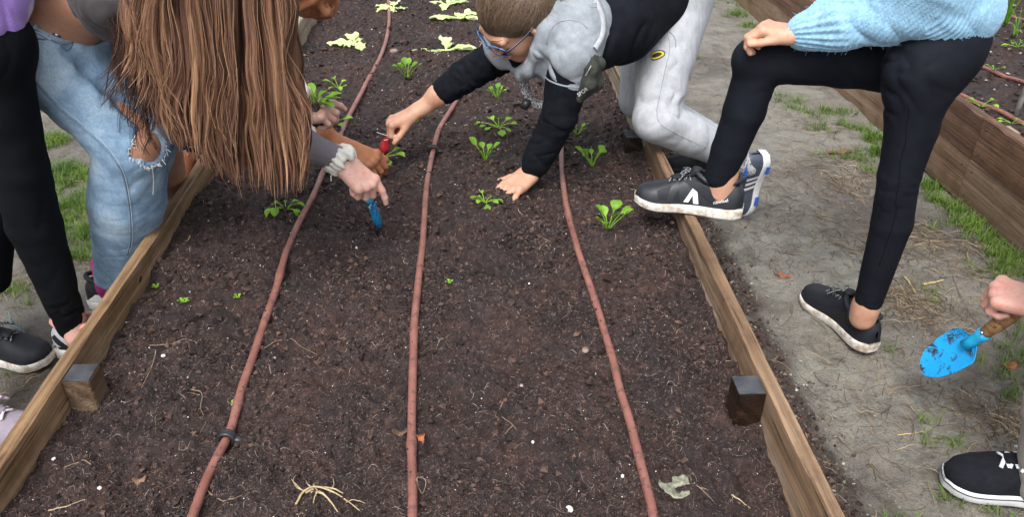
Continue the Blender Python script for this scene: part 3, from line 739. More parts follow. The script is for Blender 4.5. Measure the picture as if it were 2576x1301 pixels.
def shoe(parent, heel, toe, up, side, mats, L=.24, sole_h=.024, name='sneaker', label=None, laces=True, flat=False, stripes=None, low=1.0, foxing=None, collar=None, straps=False, lacew=.0022, hx=1.0, logo=None):
    """a laced shoe; heel = ground point under the heel, toe gives the direction, up the way the ankle leaves; side=+1 has its outer side at local +y"""
    Fm = frame(np.array(toe) - np.array(heel), up); hp = np.array(heel, float)
    S = L / .24
    def Wd(V): V = np.asarray(V, float) * np.array([1, side, 1]); return hp + V @ Fm.T
    fl = lambda q: q[:, ::-1] if side < 0 else q
    t = np.concatenate([[0, .004, .012], np.linspace(.03, .97, 44), [.988, .996, 1.0]])
    X = t * L; w = smooth_interp(t, SH_T, SH_W) * S; Hh = smooth_interp(t, SH_T, SH_H) * S * low; cy = smooth_interp(t, SH_T, SH_C) * S
    w[0] = w[-1] = .004; spring = .012 * np.clip((t - .72) / .28, 0, 1) ** 2 * (0.4 if flat else 1) + .003 * np.clip((.1 - t) / .1, 0, 1) ** 2
    z0 = spring + sole_h * (1 - .25 * t) * .75
    a, b_, c = loft_ring(X, w, Hh, z0, cy)
    # a hollow for the foot
    V = np.stack([a, b_, c], -1).reshape(-1, 3)
    Q = grid_geo(a, b_, c)[1]
    rr = np.hypot((V[:, 0] - .062 * S) / (.050 * S), (V[:, 1]) / (.021 * S)); topm = V[:, 2] > (.045 * S)
    V[:, 2] -= np.where(topm, .030 * S * np.clip(1 - rr ** 4, 0, 1), 0)
    up_o = obj(name, Wd(V), fl(Q), mats['upper'], parent)
    if label: up_o['label'] = label
    tree = bvh(V, Q)
    sub = lambda n, V_, FS, m_: obj(n, Wd(V_), [fl(np.asarray(f)) for f in FS if f is not None and len(f)], m_, up_o)
    # sole
    e = .0035 * S; ang = np.array([0, .18, .5, 1.0, 1.0, .6, 0.0])
    prof = [(-1.0, .0), (-.2, .0), (.45, .12), (1.0, .45), (1.0, .85), (.5, 1.05), (-.3, 1.08)]
    ws = w + e; ws[0] = ws[-1] = .006
    ot = np.linspace(0, 1, 70)
    # outline of the sole as a loop
    loop = np.concatenate([np.stack([X, ws + cy], 1), np.stack([X, -ws + cy], 1)[::-1]])
    loop[:, 0] += np.concatenate([np.where(t < .02, -.003, 0) + np.where(t > .98, .003, 0), (np.where(t < .02, -.003, 0) + np.where(t > .98, .003, 0))[::-1]])
    spl = np.concatenate([spring, spring[::-1]]); tt = np.concatenate([t, t[::-1]])
    d = np.roll(loop, -1, 0) - np.roll(loop, 1, 0); nn = np.stack([-d[:, 1], d[:, 0]], 1); nn /= np.linalg.norm(nn, axis=1)[:, None] + 1e-9
    rows = []
    for (off, hh) in prof:
        if off < 0: xy = loop * np.array([1, 1]) + nn * -off * -0.0 ; k = 1 + off * .3; cen = np.stack([loop[:, 0], cy[np.concatenate([np.arange(len(t)), np.arange(len(t))[::-1]])]], 1); xy = cen + (loop - cen) * k
        else: xy = loop + nn * (off - 1) * .0035 * 1.0
        zz = spl + hh * sole_h * (1 - .28 * tt)
        rows.append(np.concatenate([xy, zz[:, None]], 1))
    G = np.array(rows); m = G.shape[1]; k = len(rows)
    i = np.arange(k - 1)[:, None] * m; j = np.arange(m)[None]; j2 = (j + 1) % m
    Qs = np.stack([i + j, i + j2, i + m + j2, i + m + j], -1).reshape(-1, 4)
    Vs = G.reshape(-1, 3); h = len(t)
    cap0 = np.array([[a_, a_ + 1, m - 2 - a_, m - 1 - a_] for a_ in range(h - 1)])
    sub('sole', Vs, [Qs, cap0], mats['sole'])
    if foxing:   # a thin dark line round a pale rubber sole
        r_ = loop + nn * .0006; z_ = spl + .80 * sole_h * (1 - .28 * tt)
        Pl = np.concatenate([r_, z_[:, None]], 1); Pl = np.vstack([Pl, Pl[:1]])
        a_, b2, c2 = tube_geo(Pl, .0011, 5, caps=False); sub('sole_line', a_, [b2], foxing)
    def on_side(px, pz, out=.0012):
        r = tree.ray_cast(Vector((px, .2, pz)), Vector((0, -1, 0)))
        y = r[0][1] if r[0] is not None else 0.03 * S
        nrm = r[1] if r[1] is not None else Vector((0, 1, 0))
        return np.array([px, y + out, pz])
    def on_top(px, py, out=.002):
        r = tree.ray_cast(Vector((px, py, .3)), Vector((0, 0, -1)))
        z = r[0][2] if r[0] is not None else 0.05
        return np.array([px, py, z + out])
    def stripe(nm, quad, m_, n=9, out=.0013):
        a_, b2, c2, d2 = [np.array(q) * S for q in quad]
        g = [[on_side(*((a_ * (1 - s_) + b2 * s_) * (1 - r_) + (d2 * (1 - s_) + c2 * s_) * r_), out) for s_ in np.linspace(0, 1, n)] for r_ in np.linspace(0, 1, n)]
        g = np.array(g); V_, Q_ = grid_geo(g[..., 0], g[..., 1], g[..., 2]); sub(nm, V_, [Q_], m_)
    # collar roll
    a = np.linspace(0, 2 * np.pi, 34); P = np.stack([.060 * S + np.cos(a) * .050 * S, np.sin(a) * .0265 * S, np.zeros(34)], 1)
    P = np.array([[x_, y_, (np.interp(x_, [0.005, .03, .06, .09, .12], [.088, .078, .070, .078, .092]) * S * low + (sole_h - .018) * .8)] for x_, y_, _ in P])
    V_, Q_, T_ = tube_geo(P, .0062 * S, 8, caps=False); sub('collar', V_, [Q_], collar or mats['upper'])
    # tongue
    tg = [on_top(x_ * S, 0, .003) for x_ in (.160, .145, .13, .118)] + [np.array([.108, 0, .096 * low]) * S + np.array([0, 0, sole_h - .018])]
    V_, Q_, T_ = tube_geo(catmull(tg, 14), .013 * S, 10, flat=((0, 0, 1), .32)); sub('tongue', V_, [Q_, T_], mats.get('tongue', mats['upper']))
    if laces:
        mb = MB()
        xs_ = np.linspace(.168, .120, 5) * S
        for i_ in range(4):
            for q in (1, -1):
                p0 = on_top(xs_[i_], .017 * q * S, .0025); p1 = on_top(xs_[i_ + 1], -.017 * q * S, .0025); pm = on_top((xs_[i_] + xs_[i_ + 1]) / 2, 0, .0062)
                V_, Q_, T_ = tube_geo(catmull([p0, pm, p1], 9), lacew * S, 5, flat=((0, 0, 1), .55)); mb.add(V_, Q_, T_)
        for q in (1, -1):
            c0 = on_top(.124 * S, 0, .008); P_ = [c0, c0 + np.array([.004, .014 * q, .004]), c0 + np.array([.018, .024 * q, -.001]), c0 + np.array([.016, .010 * q, .003]), c0]
            V_, Q_, T_ = tube_geo(catmull(P_, 18), lacew * .8 * S, 5); mb.add(V_, Q_, T_)
            P_ = [c0, c0 + np.array([.01, .018 * q, 0]), c0 + np.array([.022, .034 * q, -.014])]
            V_, Q_, T_ = tube_geo(catmull(P_, 8), lacew * .8 * S, 5); mb.add(V_, Q_, T_)
        V_, fs_ = mb.data(); sub('laces', V_, fs_, mats['lace'])
    if straps:
        for (x0_, x1_) in ((.095, .118),):
            g = np.array([[on_top(x_ * S, y_ * S, .004) for y_ in np.linspace(-.022, .027, 12)] for x_ in np.linspace(x0_, x1_, 5)])
            V_, Q_ = grid_geo(g[..., 0], g[..., 1], g[..., 2]); sub('strap', V_, [Q_], mats['upper'])
    return dict(o=up_o, W=Wd, stripe=stripe, sub=sub, on_side=on_side, on_top=on_top, S=S, F=Fm, fl=fl)

def seam(P, r, mat, parent, tree=None, name='seam', n=40, out=0.0, ns=5):
    P = catmull(P, n)
    if tree is not None:
        Q_ = []
        for p in P:
            r_ = tree.find_nearest(Vector(p)); Q_.append(np.array(r_[0]) + np.array(r_[1]) * out)
        P = np.array(Q_)
    V, Q, T = tube_geo(P, r, ns)
    return obj(name, V, [Q, T], mat, parent)
def cast(u, v, trees, start=.3):
    d = unit(ray(u, v)); best = None
    for t in (trees if isinstance(trees, (list, tuple)) else [trees]):
        r = t.ray_cast(Vector(C0 + d * start), Vector(d))
        if r[0] is not None and (best is None or r[3] < best[3]): best = r
    return best
def seam_uv(pts, r, mat, parent, trees, name='seam', n=40, out=0.0, ns=5):
    uv = catmull([(a, b, 0) for a, b in pts], n); Q_ = []
    for u, v, _ in uv:
        h = cast(u, v, trees)
        if h is not None: Q_.append(np.array(h[0]) + np.array(h[1]) * out)
    Q_ = np.array(Q_); Q_[1:-1] = (Q_[:-2] + 2 * Q_[1:-1] + Q_[2:]) / 4
    V, Q, T = tube_geo(Q_, r, ns); return obj(name, V, [Q, T], mat, parent)
def folds(a, b, n, r, dep, ax, seed=0, op=-1):
    """soft creases across the line a-b on the side ax"""
    return []
def creases(amp, scale, direction, seed, region=None, stretch=3.0, sharp=1.4):
    """cloth folds: noise drawn out along a direction, limited to a region (centre, radius) list"""
    d = unit(direction)
    def f(V, N_):
        a = V @ d; P = V - a[:, None] * d * (1 - 1 / stretch)
        n = np.clip(1 - np.abs(fbm(P * scale, 2, seed, .4)) * 2.0, 0, 1) ** 1.5 - .35; n = -n
        m = np.ones(len(V)) * (1 if region is None else 0)
        if region is not None:
            for (c, r, w) in region: m = np.maximum(m, w * np.exp(-(np.linalg.norm(V - np.array(c), axis=1) / r) ** 2))
        return amp * n * m
    return f
def addf(*fs): return lambda V, N_: sum(f(V, N_) for f in fs)

# ------------------------------------------------------------------ skin, cloth, hair
def skin_mat(name, c, c2, sss=.14):
    m, nt, b = new_mat(name)
    t = tex(nt, 22, 4); r = ramp(nt, t.outputs[0], [(.35, c), (.65, c2)])
    t9 = tex(nt, 55, 3, .6); r9 = ramp(nt, t9.outputs[0], [(.50, (1, 1, 1)), (.70, (1.05, .84, .80))]); t8 = tex(nt, 160, 4, .7); r8 = ramp(nt, t8.outputs[0], [(.30, (.78, .74, .72)), (.48, (1, 1, 1))])
    cc_ = mix(nt, 1.0, r.outputs[0], r9.outputs[0], 'MULTIPLY'); cc_ = mix(nt, .7, cc_, r8.outputs[0], 'MULTIPLY'); nt.links.new(cc_, b.inputs['Base Color'])
    b.inputs['Roughness'].default_value = .5; b.inputs['Specular IOR Level'].default_value = .35
    b.inputs['Subsurface Weight'].default_value = sss; b.inputs['Subsurface Radius'].default_value = (.010, .0035, .002); b.inputs['Subsurface Scale'].default_value = .5
    t2 = tex(nt, 260, 5, .7); bump(nt, b, t2.outputs[0], .5, .0010); return m
SK_PALE = skin_mat('pale_pink_skin', (.56, .33, .27), (.64, .40, .33))
SK_TAN = skin_mat('light_tan_skin', (.46, .26, .175), (.55, .32, .22))
SK_TAN_SHADE = skin_mat('shaded_tan_skin', (.42, .225, .145), (.50, .28, .185))  # skin of the long-haired child's body, its shade put into the tan
SK_BROWN = skin_mat('brown_skin', (.26, .105, .05), (.33, .14, .07))
SK_F = skin_mat('rosy_skin', (.52, .27, .22), (.60, .34, .28))
def cloth_mat(name, c1, c2, scale=40, rough=.85, weave=900, wb=.35, sheen=.0, sc3=None, mott=None, spec=.2, dist=.0006):
    m, nt, b = new_mat(name)
    t = tex(nt, scale, 5, .65, sc3=sc3); r = ramp(nt, t.outputs[0], [(.33, c1), (.67, c2)]); out = r.outputs[0]
    if mott:
        t2 = tex(nt, mott, 3, .7); r2 = ramp(nt, t2.outputs[0], [(.35, (.86,) * 3), (.65, (1.08,) * 3)]); out = mix(nt, 1.0, out, r2.outputs[0], 'MULTIPLY')
    nt.links.new(out, b.inputs['Base Color']); b.inputs['Roughness'].default_value = rough; b.inputs['Specular IOR Level'].default_value = spec
    b.inputs['Sheen Weight'].default_value = sheen; b.inputs['Sheen Roughness'].default_value = .4
    t3 = tex(nt, weave, 2); bump(nt, b, t3.outputs[0], wb, dist); return m
LEG_E = cloth_mat('black_legging_cotton', (.0055, .0068, .0108), (.0090, .0110, .0165), 12, .75, 1200, .3, spec=.12)
LEG_A = cloth_mat('black_legging_knit', (.0042, .0050, .0070), (.0072, .0082, .0105), 12, .8, 1200, .3, spec=.1)
BLACK_JERSEY = cloth_mat('black_sweatshirt_jersey', (.0048, .0058, .0090), (.0090, .0105, .0150), 30, .9, 700, .5, spec=.1)
GREY_JERSEY = cloth_mat('grey_melange_jersey', (.22, .245, .275), (.29, .32, .35), 60, .9, 700, .5, mott=420)
SWEATPANT = cloth_mat('pale_grey_melange_sweatpants', (.36, .38, .41), (.46, .48, .51), 60, .9, 700, .4, mott=500, sc3=(1, 1, .5))
DENIM, nt, b = new_mat('light_washed_denim')
t1 = tex(nt, 7, 5, .65); t2 = tex(nt, 420, 3, .8, sc3=(1, 1, .45)); t3 = tex(nt, 60, 4, .7, sc3=(1, 1, .5))
r = ramp(nt, t1.outputs[0], [(.32, (.13, .21, .325)), (.48, (.23, .345, .475)), (.64, (.38, .49, .60))])
r2 = ramp(nt, t2.outputs[0], [(.36, (.70, .74, .80)), (.62, (1.16, 1.14, 1.10))]); r3 = ramp(nt, t3.outputs[0], [(.35, (.86,) * 3), (.65, (1.1,) * 3)])
c = mix(nt, .75, r.outputs[0], r2.outputs[0], 'MULTIPLY'); c = mix(nt, .8, c, r3.outputs[0], 'MULTIPLY'); nt.links.new(c, b.inputs['Base Color'])
b.inputs['Roughness'].default_value = .9; b.inputs['Specular IOR Level'].default_value = .15; bump(nt, b, t2.outputs[0], .5, .0009)
DENIM_D = simple('dark_indigo_denim_seam', (.13, .19, .28), (.20, .28, .38), 200, .9, .15)  # darker indigo for the side, pocket and fly seams
DENIM_L = simple('pale_denim_stitching', (.38, .47, .56), (.50, .58, .66), 200, .9, .15)
THREAD = simple('white_frayed_cotton', (.62, .66, .70), (.78, .80, .82), 100, .9, .1)
DARKJEAN = cloth_mat('black_denim', (.008, .010, .016), (.018, .022, .032), 20, .9, 700, .5)
RIBGREY, nt, b = new_mat('mauve_grey_ribbed_knit')
b.inputs['Base Color'].default_value = (.165, .150, .170, 1); b.inputs['Roughness'].default_value = .85; b.inputs['Specular IOR Level'].default_value = .15
TOPB = cloth_mat('charcoal_brown_ribbed_top', (.045, .040, .043), (.070, .062, .066), 25, .85, 800, .4, sheen=.1)
KNIT_BLUE = cloth_mat('pale_blue_wool', (.235, .44, .63), (.31, .53, .71), 80, .95, 500, .8, sheen=.3, mott=160, dist=.0015)
CREAM = cloth_mat('cream_cotton', (.60, .58, .52), (.72, .70, .64), 40, .9, 500, .6)
LIGHTGREY = cloth_mat('light_grey_cuff', (.40, .42, .45), (.52, .54, .57), 40, .9, 500, .5)
PURPLE, nt, b = new_mat('lilac_fleece_with_white_patch')
co = N(nt, 'ShaderNodeTexCoord'); t = tex(nt, 9, 1, .4); r = ramp(nt, t.outputs[0], [(.52, (.36, .22, .66)), (.56, (.75, .74, .80))]); nt.links.new(r.outputs[0], b.inputs['Base Color'])
b.inputs['Roughness'].default_value = .95; b.inputs['Sheen Weight'].default_value = .3; t2 = tex(nt, 400, 4); bump(nt, b, t2.outputs[0], .6, .002)
BEIGE = cloth_mat('beige_grey_trousers', (.30, .275, .25), (.37, .34, .315), 20, .9, 800, .3)
RUBW = simple('off_white_rubber', (.52, .49, .44), (.72, .70, .66), 30, .55, .4, lo=.3, hi=.6)
def muddy_rubber(name, clean, mud, z0, z1):
    m, nt, b = new_mat(name); t = tex(nt, 45, 5, .7); r = ramp(nt, t.outputs[0], [(.44, clean), (.62, mud)]); nt.links.new(r.outputs[0], b.inputs['Base Color']); b.inputs['Roughness'].default_value = .6; return m
RUBM = muddy_rubber('muddy_white_rubber', (.66, .64, .59), (.36, .29, .21), 0, 0)
NAVYB = cloth_mat('black_navy_shoe_mesh', (.006, .007, .011), (.012, .014, .020), 60, .65, 500, .6, spec=.4)
GREYB = cloth_mat('charcoal_shoe_leather', (.010, .012, .016), (.018, .021, .027), 60, .5, 900, .2, spec=.5)
SLATE = cloth_mat('slate_blue_shoe_leather', (.052, .066, .095), (.075, .09, .125), 60, .45, 900, .2, spec=.5)
WHITE = simple('white_shoe_leather', (.74, .75, .76), (.80, .80, .80), 30, .5)
ROYAL = simple('royal_blue_lining', (.025, .115, .50), (.04, .16, .60), 60, .8)
SUEDE = cloth_mat('black_suede', (.0055, .006, .009), (.011, .012, .017), 50, .95, 900, .3)
LACE_BW = simple('black_and_grey_lace', (.02, .022, .026), (.30, .31, .33), 420, .8, lo=.5, hi=.56)
LACE_W = simple('white_lace', (.62, .64, .72), (.72, .74, .80), 60, .8)
LACE_P = simple('pale_lilac_lace', (.58, .50, .58), (.66, .58, .66), 60, .8)
MAUVE = cloth_mat('mauve_canvas', (.20, .17, .21), (.27, .235, .28), 40, .85, 500, .5)
SOCKM = simple('magenta_sock', (.42, .015, .16), (.52, .03, .22), 200, .9, bmp=.4, bscale=500)
SOCKB = simple('black_sock', (.012, .013, .018), (.02, .022, .03), 200, .9)
SOCKW = simple('white_patterned_sock', (.50, .50, .52), (.10, .08, .10), 130, .9, lo=.55, hi=.6)
CORAL = simple('coral_pink_lining', (.62, .27, .22), (.70, .33, .27), 60, .8)
SHOEGREY = cloth_mat('pale_grey_shoe_knit', (.42, .42, .44), (.52, .52, .54), 60, .8, 500, .6)
# ================================================================== child in the pale blue sweater (right)
pE = thing('person', 'child in pale blue sweater and black leggings, one foot up on the bed board', 'person', (.88, 1.52, 0))
A_ = aty
hipN, hipF = A_(2335, 165, 1.47), A_(2345, 150, 1.60)
kneeF = A_(1902, 150, 1.62); ankF = np.array(atz(1818, 500, ZT + .055)); ankF[1] = 1.632; ankF = A_(1812, 478, 1.632)
kneeN = A_(2262, 440, 1.455); ankN = A_(2178, 772, 1.462)
cuffF = A_(1810, 440, 1.632); cuffN = A_(2186, 752, 1.460)
chest = A_(2410, -120, 1.53); waist = A_(2385, 45, 1.53)
body = [CP(ankF + [0, 0, -.03], ankF + (kneeF - ankF) * .12, .028, .027), CP(ankF, kneeF, .026, .034), CP(kneeF, hipF, .034, .05), CP(hipN, kneeN, .05, .032), CP(kneeN, ankN, .032, .026), CP(ankN, ankN + [.0, .0, -.03], .028, .03),
        CP(hipF, waist, .05, .055), CP(hipN, waist, .05, .055), CP(waist, chest, .06, .07)]
# legs in leggings
calfF = cuffF + (kneeF - cuffF) * .58 + np.array([.009, -.002, 0]); calfN = kneeN + (cuffN - kneeN) * .36 + np.array([.008, -.003, 0])
legs = [CP(cuffF, cuffF + (calfF - cuffF) * .4, .0345, .0395, .006), CP(cuffF + (calfF - cuffF) * .4, calfF, .0395, .0445, .006), CP(calfF, kneeF + [.006, 0, -.01], .046, .0455, .006),
        CP(kneeF + [-.004, 0, .0], kneeF + (hipF - kneeF) * .5, .0475, .056, .012), CP(kneeF + (hipF - kneeF) * .5, hipF + [-.02, 0, 0], .056, .078, .012),
        CP(hipN + [-.015, 0, -.01], hipN + (kneeN - hipN) * .55, .070, .050, .006), CP(hipN + (kneeN - hipN) * .55, kneeN, .050, .0415, .006), CP(kneeN, calfN, .0410, .0415, .006), CP(calfN, cuffN, .0415, .0310, .006),
        EL(A_(2372, 148, 1.47), (.060, .062, .078), k=.035), EL(A_(2372, 148, 1.60), (.060, .062, .076), k=.035), CP(waist + [-.012, -.045, -.02], waist + [-.012, .045, -.02], .062, .062, .05), CP(waist + [-.01, 0, .06], waist + [-.012, 0, -.05], .076, .076, .05)]
kc = kneeF + np.array([.030, 0, -.045]); hc = A_(2230, 170, 1.5); kb = kneeN + [0.0, 0, -.01]
V, Q = solid(legs, .0048, 1, addf(creases(.0055, 40, (1, 0, .7), 3, [(kc, .045, 1.0)], 2.2), creases(.009, 26, (-1, 0, .75), 5, [(hc, .10, 1.0)], 3.5), creases(.0035, 50, (1, .2, .0), 7, [(kb, .05, 1.0), (ankN + [0, 0, .03], .035, 1.2), (A_(2225, 520, 1.45), .05, .6)], 2.0), creases(.0006, 30, (0, 0, 1), 9)))
lg = obj('leggings', V, Q, LEG_E, pE); tE = bvh(V, Q)
seam([A_(2275, 285, 1.38), A_(2262, 400, 1.38), A_(2250, 560, 1.38), A_(2205, 700, 1.38)], .0011, LEG_A, lg, tE)
seam([cuffF + [-.036, 0, .012], cuffF + [-.02, -.034, .012], cuffF + [.02, -.034, .012], cuffF + [.036, 0, .012]], .0009, LEG_A, lg, tE)
# hand on the knee
wr = A_(2012, 84, 1.555)
Hd = hand(wr, A_(1940, 72, 1.575) - wr, cdir(.25, .75, .62), 1, curl=(46, 52, 56, 58), spread=(6, 2, -3, -8), thumb=(.92, .36, -.25), tb=14, s=.86)
fore = [CP(wr - unit(A_(1940, 72, 1.575) - wr) * .03, A_(2120, 78, 1.52), .019, .026, .02)]
Vh, Qh = solid(Hd + fore, .0018, 1)
Vb, Qb = solid(body, .006, 1)
mb = MB(); mb.add(Vh, Qh); mb.add(Vb, Qb)
V, fs = mb.data(); obj('body', V, fs, SK_TAN, pE)
# sweater
elb = A_(2250, 22, 1.50); sh = A_(2330, -230, 1.47)
cuffW = A_(2018, 82, 1.552)
sw = [CP(cuffW, A_(2048, 80, 1.545), .0315, .033, .01), CP(A_(2048, 76, 1.545), A_(2110, 55, 1.53), .036, .050, .02), CP(A_(2110, 50, 1.53), elb + [0, 0, .0], .048, .058, .03), CP(elb, sh, .060, .065, .03),
      CP(A_(2378, 14, 1.53) + [0, -.04, .0], A_(2378, 14, 1.53) + [0, .04, 0], .074, .074, .03), CP(A_(2374, 0, 1.53), A_(2385, -300, 1.55), .082, .100, .04, (0, 1, 0), .75),
      CP(A_(2368, -10, 1.47), A_(2375, -200, 1.46), .066, .08, .04), CP(A_(2340, -260, 1.42), A_(2340, -260, 1.68), .07, .07, .04), CP(A_(2300, -45, 1.52), A_(2380, -60, 1.53), .062, .07, .05)]
dj = creases(.009, 16, (1, 0, -.5), 21, [(A_(2160, 40, 1.5), .16, 1.0), (A_(2330, -20, 1.45), .14, 1)], 2.5)
ribdir = unit(cuffW - A_(2120, 76, 1.53))
def knit(V, N_):
    # ribs along the cuff and hem, small stitches elsewhere
    q = V - cuffW; s = -(q @ ribdir); e1 = unit(np.cross(ribdir, (0, 0, 1))); e2 = np.cross(ribdir, e1)
    a = np.arctan2(q @ e2, q @ e1); mc = np.clip(1 - np.abs(s - .03) / .055, 0, 1) > 0
    rib = np.cos(a * 22) * .0016 * np.clip(1.6 - np.abs(s - .02) / .045, 0, 1) * (V[:, 0] < A_(2130, 60, 1.53)[0])
    hz = V[:, 2] - A_(2390, 20, 1.45)[2]; hm = np.clip((.035 - hz) / .02, 0, 1) * (V[:, 0] > A_(2290, 40, 1.5)[0])
    a2 = V[:, 0] * 1.0 + V[:, 1] * .8
    rib2 = np.cos(a2 * 2 * np.pi / .0085) * .0018 * hm
    st = np.cos((V[:, 2] * 1.0 + V[:, 0] * .35) * 2 * np.pi / .011) * .0011 * (1 - hm) * np.cos((V[:, 0] - V[:, 1]) * 2 * np.pi / .011)
    return rib + rib2 + st
V, Q = solid(sw, .0030, 1, addf(dj, knit))
o = obj('sweater', V, Q, KNIT_BLUE, pE)
# woolly fringe of loose hairs
mb = MB(); idx = rng.integers(0, len(V), 900); Nn = vnormals(V, Q)
for i in idx:
    p = V[i]; d = unit(Nn[i] + rng.normal(0, .8, 3)); l = rng.uniform(.003, .009)
    a_, b2, c2 = tube_geo([p, p + d * l * .5, p + d * l + rng.normal(0, .002, 3)], .00028, 3, caps=False); mb.add(a_, b2)
tag(mb.obj('loose_wool', KNIT_BLUE, pE), kind='stuff')
# head (above the frame)
hd, PH, FH = head(A_(2230, -560, 1.56), (-.85, -.1, -.5), (-.45, 0, .9), .95, A_(2330, -330, 1.56))
V, Q = solid(hd, .004, 1); obj('head', V, Q, SK_TAN, pE)
V, Q = solid([EL(PH(-.018, 0, .036), (.098, .08, .088), FH), CP(PH(-.09, 0, .0), PH(-.14, 0, -.16), .035, .02, .03)], .005, 1); HAIR_E = simple('brown_hair', (.07, .04, .022), (.13, .08, .045), 60, .5); obj('hair', V, Q, HAIR_E, pE)
# shoes
mats = dict(upper=GREYB, sole=RUBM, lace=LACE_BW, tongue=NAVYB)
hl = atz(1864, 548, ZT + .001); tw = atz(1606, 508, ZT + .001)
tw = np.array([.372 - .004, 1.700, ZT]); hl = np.array([.6055, 1.610, ZT + .0015])
s1 = shoe(pE, hl, tw, (0.02, .10, 1), 1, mats, L=.248, label='black and grey sneaker on the board, white sole crusted with mud')
s1['stripe']('stripe', [(.118, .028), (.129, .028), (.112, .062), (.104, .060)], WHITE)
s1['stripe']('stripe', [(.095, .0265), (.107, .0265), (.113, .062), (.103, .062)], WHITE)
s1['stripe']('strap', [(.135, .075), (.105, .088), (.050, .048), (.070, .036)], NAVYB, out=.0022)
s1['stripe']('mesh_panel', [(.165, .030), (.182, .030), (.190, .048), (.160, .062)], NAVYB, out=.0009)
s1['stripe']('mesh_panel', [(.136, .028), (.152, .028), (.148, .045), (.142, .054)], NAVYB, out=.0009)
def text_on(sh_, s, x, z, size, mat, rot=0.0, flip=True, name='lettering'):
    cu = bpy.data.curves.new('lettering', 'FONT'); cu.body = s; cu.size = size; cu.align_x = 'CENTER'
    ob = bpy.data.objects.new('tmp', cu); dg = bpy.context.evaluated_depsgraph_get(); me = bpy.data.meshes.new_from_object(ob)
    V_ = np.array([v.co[:] for v in me.vertices]); FS = {}
    for p in me.polygons: FS.setdefault(len(p.vertices), []).append(list(p.vertices))
    bpy.data.objects.remove(ob); bpy.data.meshes.remove(me); bpy.data.curves.remove(cu)
    if sh_ is None: return V_, list(FS.values())
    c, s_ = math.cos(rot), math.sin(rot)
    G = np.array([sh_['on_side'](x + sgn * (v[0] * c - v[1] * s_), z + v[0] * s_ + v[1] * c, .0022) for v in V_ for sgn in [-1]])
    # local +x runs to the toe: seen from +y the letters run the other way
    sh_['sub'](name, G, [np.array(f) for f in FS.values()], mat)
text_on(s1, 'newfeel', .048, .040, .011, WHITE, .35)
mats2 = dict(upper=NAVYB, sole=RUBM, lace=LACE_BW, tongue=NAVYB)
h2 = np.array([.910, 1.438, .004]); t2_ = np.array([.842, 1.672, .004])
s2 = shoe(pE, h2, t2_, (0, 0, 1), 1, mats2, L=.243, label='black sneaker flat on the muddy path')
for q in (s1, s2):
    ank = ankF if q is s1 else ankN
    base = q['W'](np.array([[.058, 0, .055]]))[0]
    V, Q_, T_ = tube_geo([base, base * .22 + ank * .78], [.0345, .0320], 16); obj('sock', V, [Q_, T_], SOCKB, pE)
# ================================================================== child in glasses and grey and black hoodie (middle)
A_ = aty
pD = thing('person', 'child in blue glasses and grey and black hoodie, kneeling on the right board', 'person', (.75, 2.1, 0))
HC = A_(1302, 40, 1.93)
FWD = cdir(-.776, -.61, .16); UPD = cdir(-.275, .557, .79)
_c, _s = math.cos(math.radians(16)), math.sin(math.radians(16)); FWD, UPD = unit(FWD * _c - UPD * _s), unit(UPD * _c + FWD * _s)
shN = A_(1440, 132, 1.88); elN = A_(1408, 292, 1.875); wrN = np.array(atz(1338, 432, .268)); wrN = A_(1338, 430, 1.905)
shF = A_(1330, 95, 2.10); elF = A_(1172, 190, 2.12); wrF = A_(1045, 280, 2.10)
neckb = A_(1400, 60, 1.98)
hd, PD, FD = head(HC, FWD, UPD, .97, neckb)
tipP = np.array(atz(1276, 480, float(soilz(.07, 1.87)) + .012))
palm = np.array(atz(1272, 478, ZT - .055))
Xp = unit(A_(1268, 487, wrN[1] - .06) - wrN)
gz = float(soilz(.09, 1.88))
knuck = np.array(atz(1292, 470, gz + .018))
Xp = unit(knuck - wrN)
Hn = hand(wrN, Xp, np.cross(np.cross(Xp, (0, 0, 1)), Xp) , -1, curl=(8, 6, 6, 8), spread=(15, 5, -6, -20), thumb=(.70, .80, -.15), tb=6, s=.97, mcp=(-6, -6, -6, -4))
Xf = unit(A_(990, 305, 2.085) - wrF)
Hf = hand(wrF, Xf, cdir(-.35, .78, .52), 1, curl=(74, 78, 80, 82), spread=(3, 1, -2, -5), thumb=(.9, .35, -.5), tb=12, s=.92)
V1, Q1 = solid(Hn + [CP(wrN - Xp * .03, elN, .0185, .030, .02)], .0019, 1)
V2, Q2 = solid(Hf + [CP(wrF - Xf * .02, wrF + (elF - wrF) * .45, .0200, .0275, .02), CP(wrF + (elF - wrF) * .45, elF, .0275, .032, .02)], .0019, 1)
V3, Q3 = solid(hd, .0026, 1)
hipc = A_(1690, 0, 2.18); knN = A_(1650, 300, 2.0); anN = A_(1840, 390, 2.055)
hipf = A_(1640, 20, 2.32); knF = A_(1608, 250, 2.27); anF = A_(1780, 340, 2.30)
torso = [CP(neckb, A_(1530, 70, 2.02), .05, .075, .05), CP(A_(1530, 70, 2.02), hipc, .075, .08), CP(shF, shN, .035, .035, .05), CP(hipc, hipf, .07, .07), CP(hipc, knN, .05, .035), CP(knN, anN, .034, .024), CP(hipf, knF, .05, .035), CP(knF, anF, .034, .024)]
V4, Q4 = solid(torso, .007, 1)
mb = MB()
for a_, b2 in ((V1, Q1), (V2, Q2), (V3, Q3), (V4, Q4)): mb.add(a_, b2)
V, fs = mb.data(); obj('body', V, fs, SK_TAN, pD)
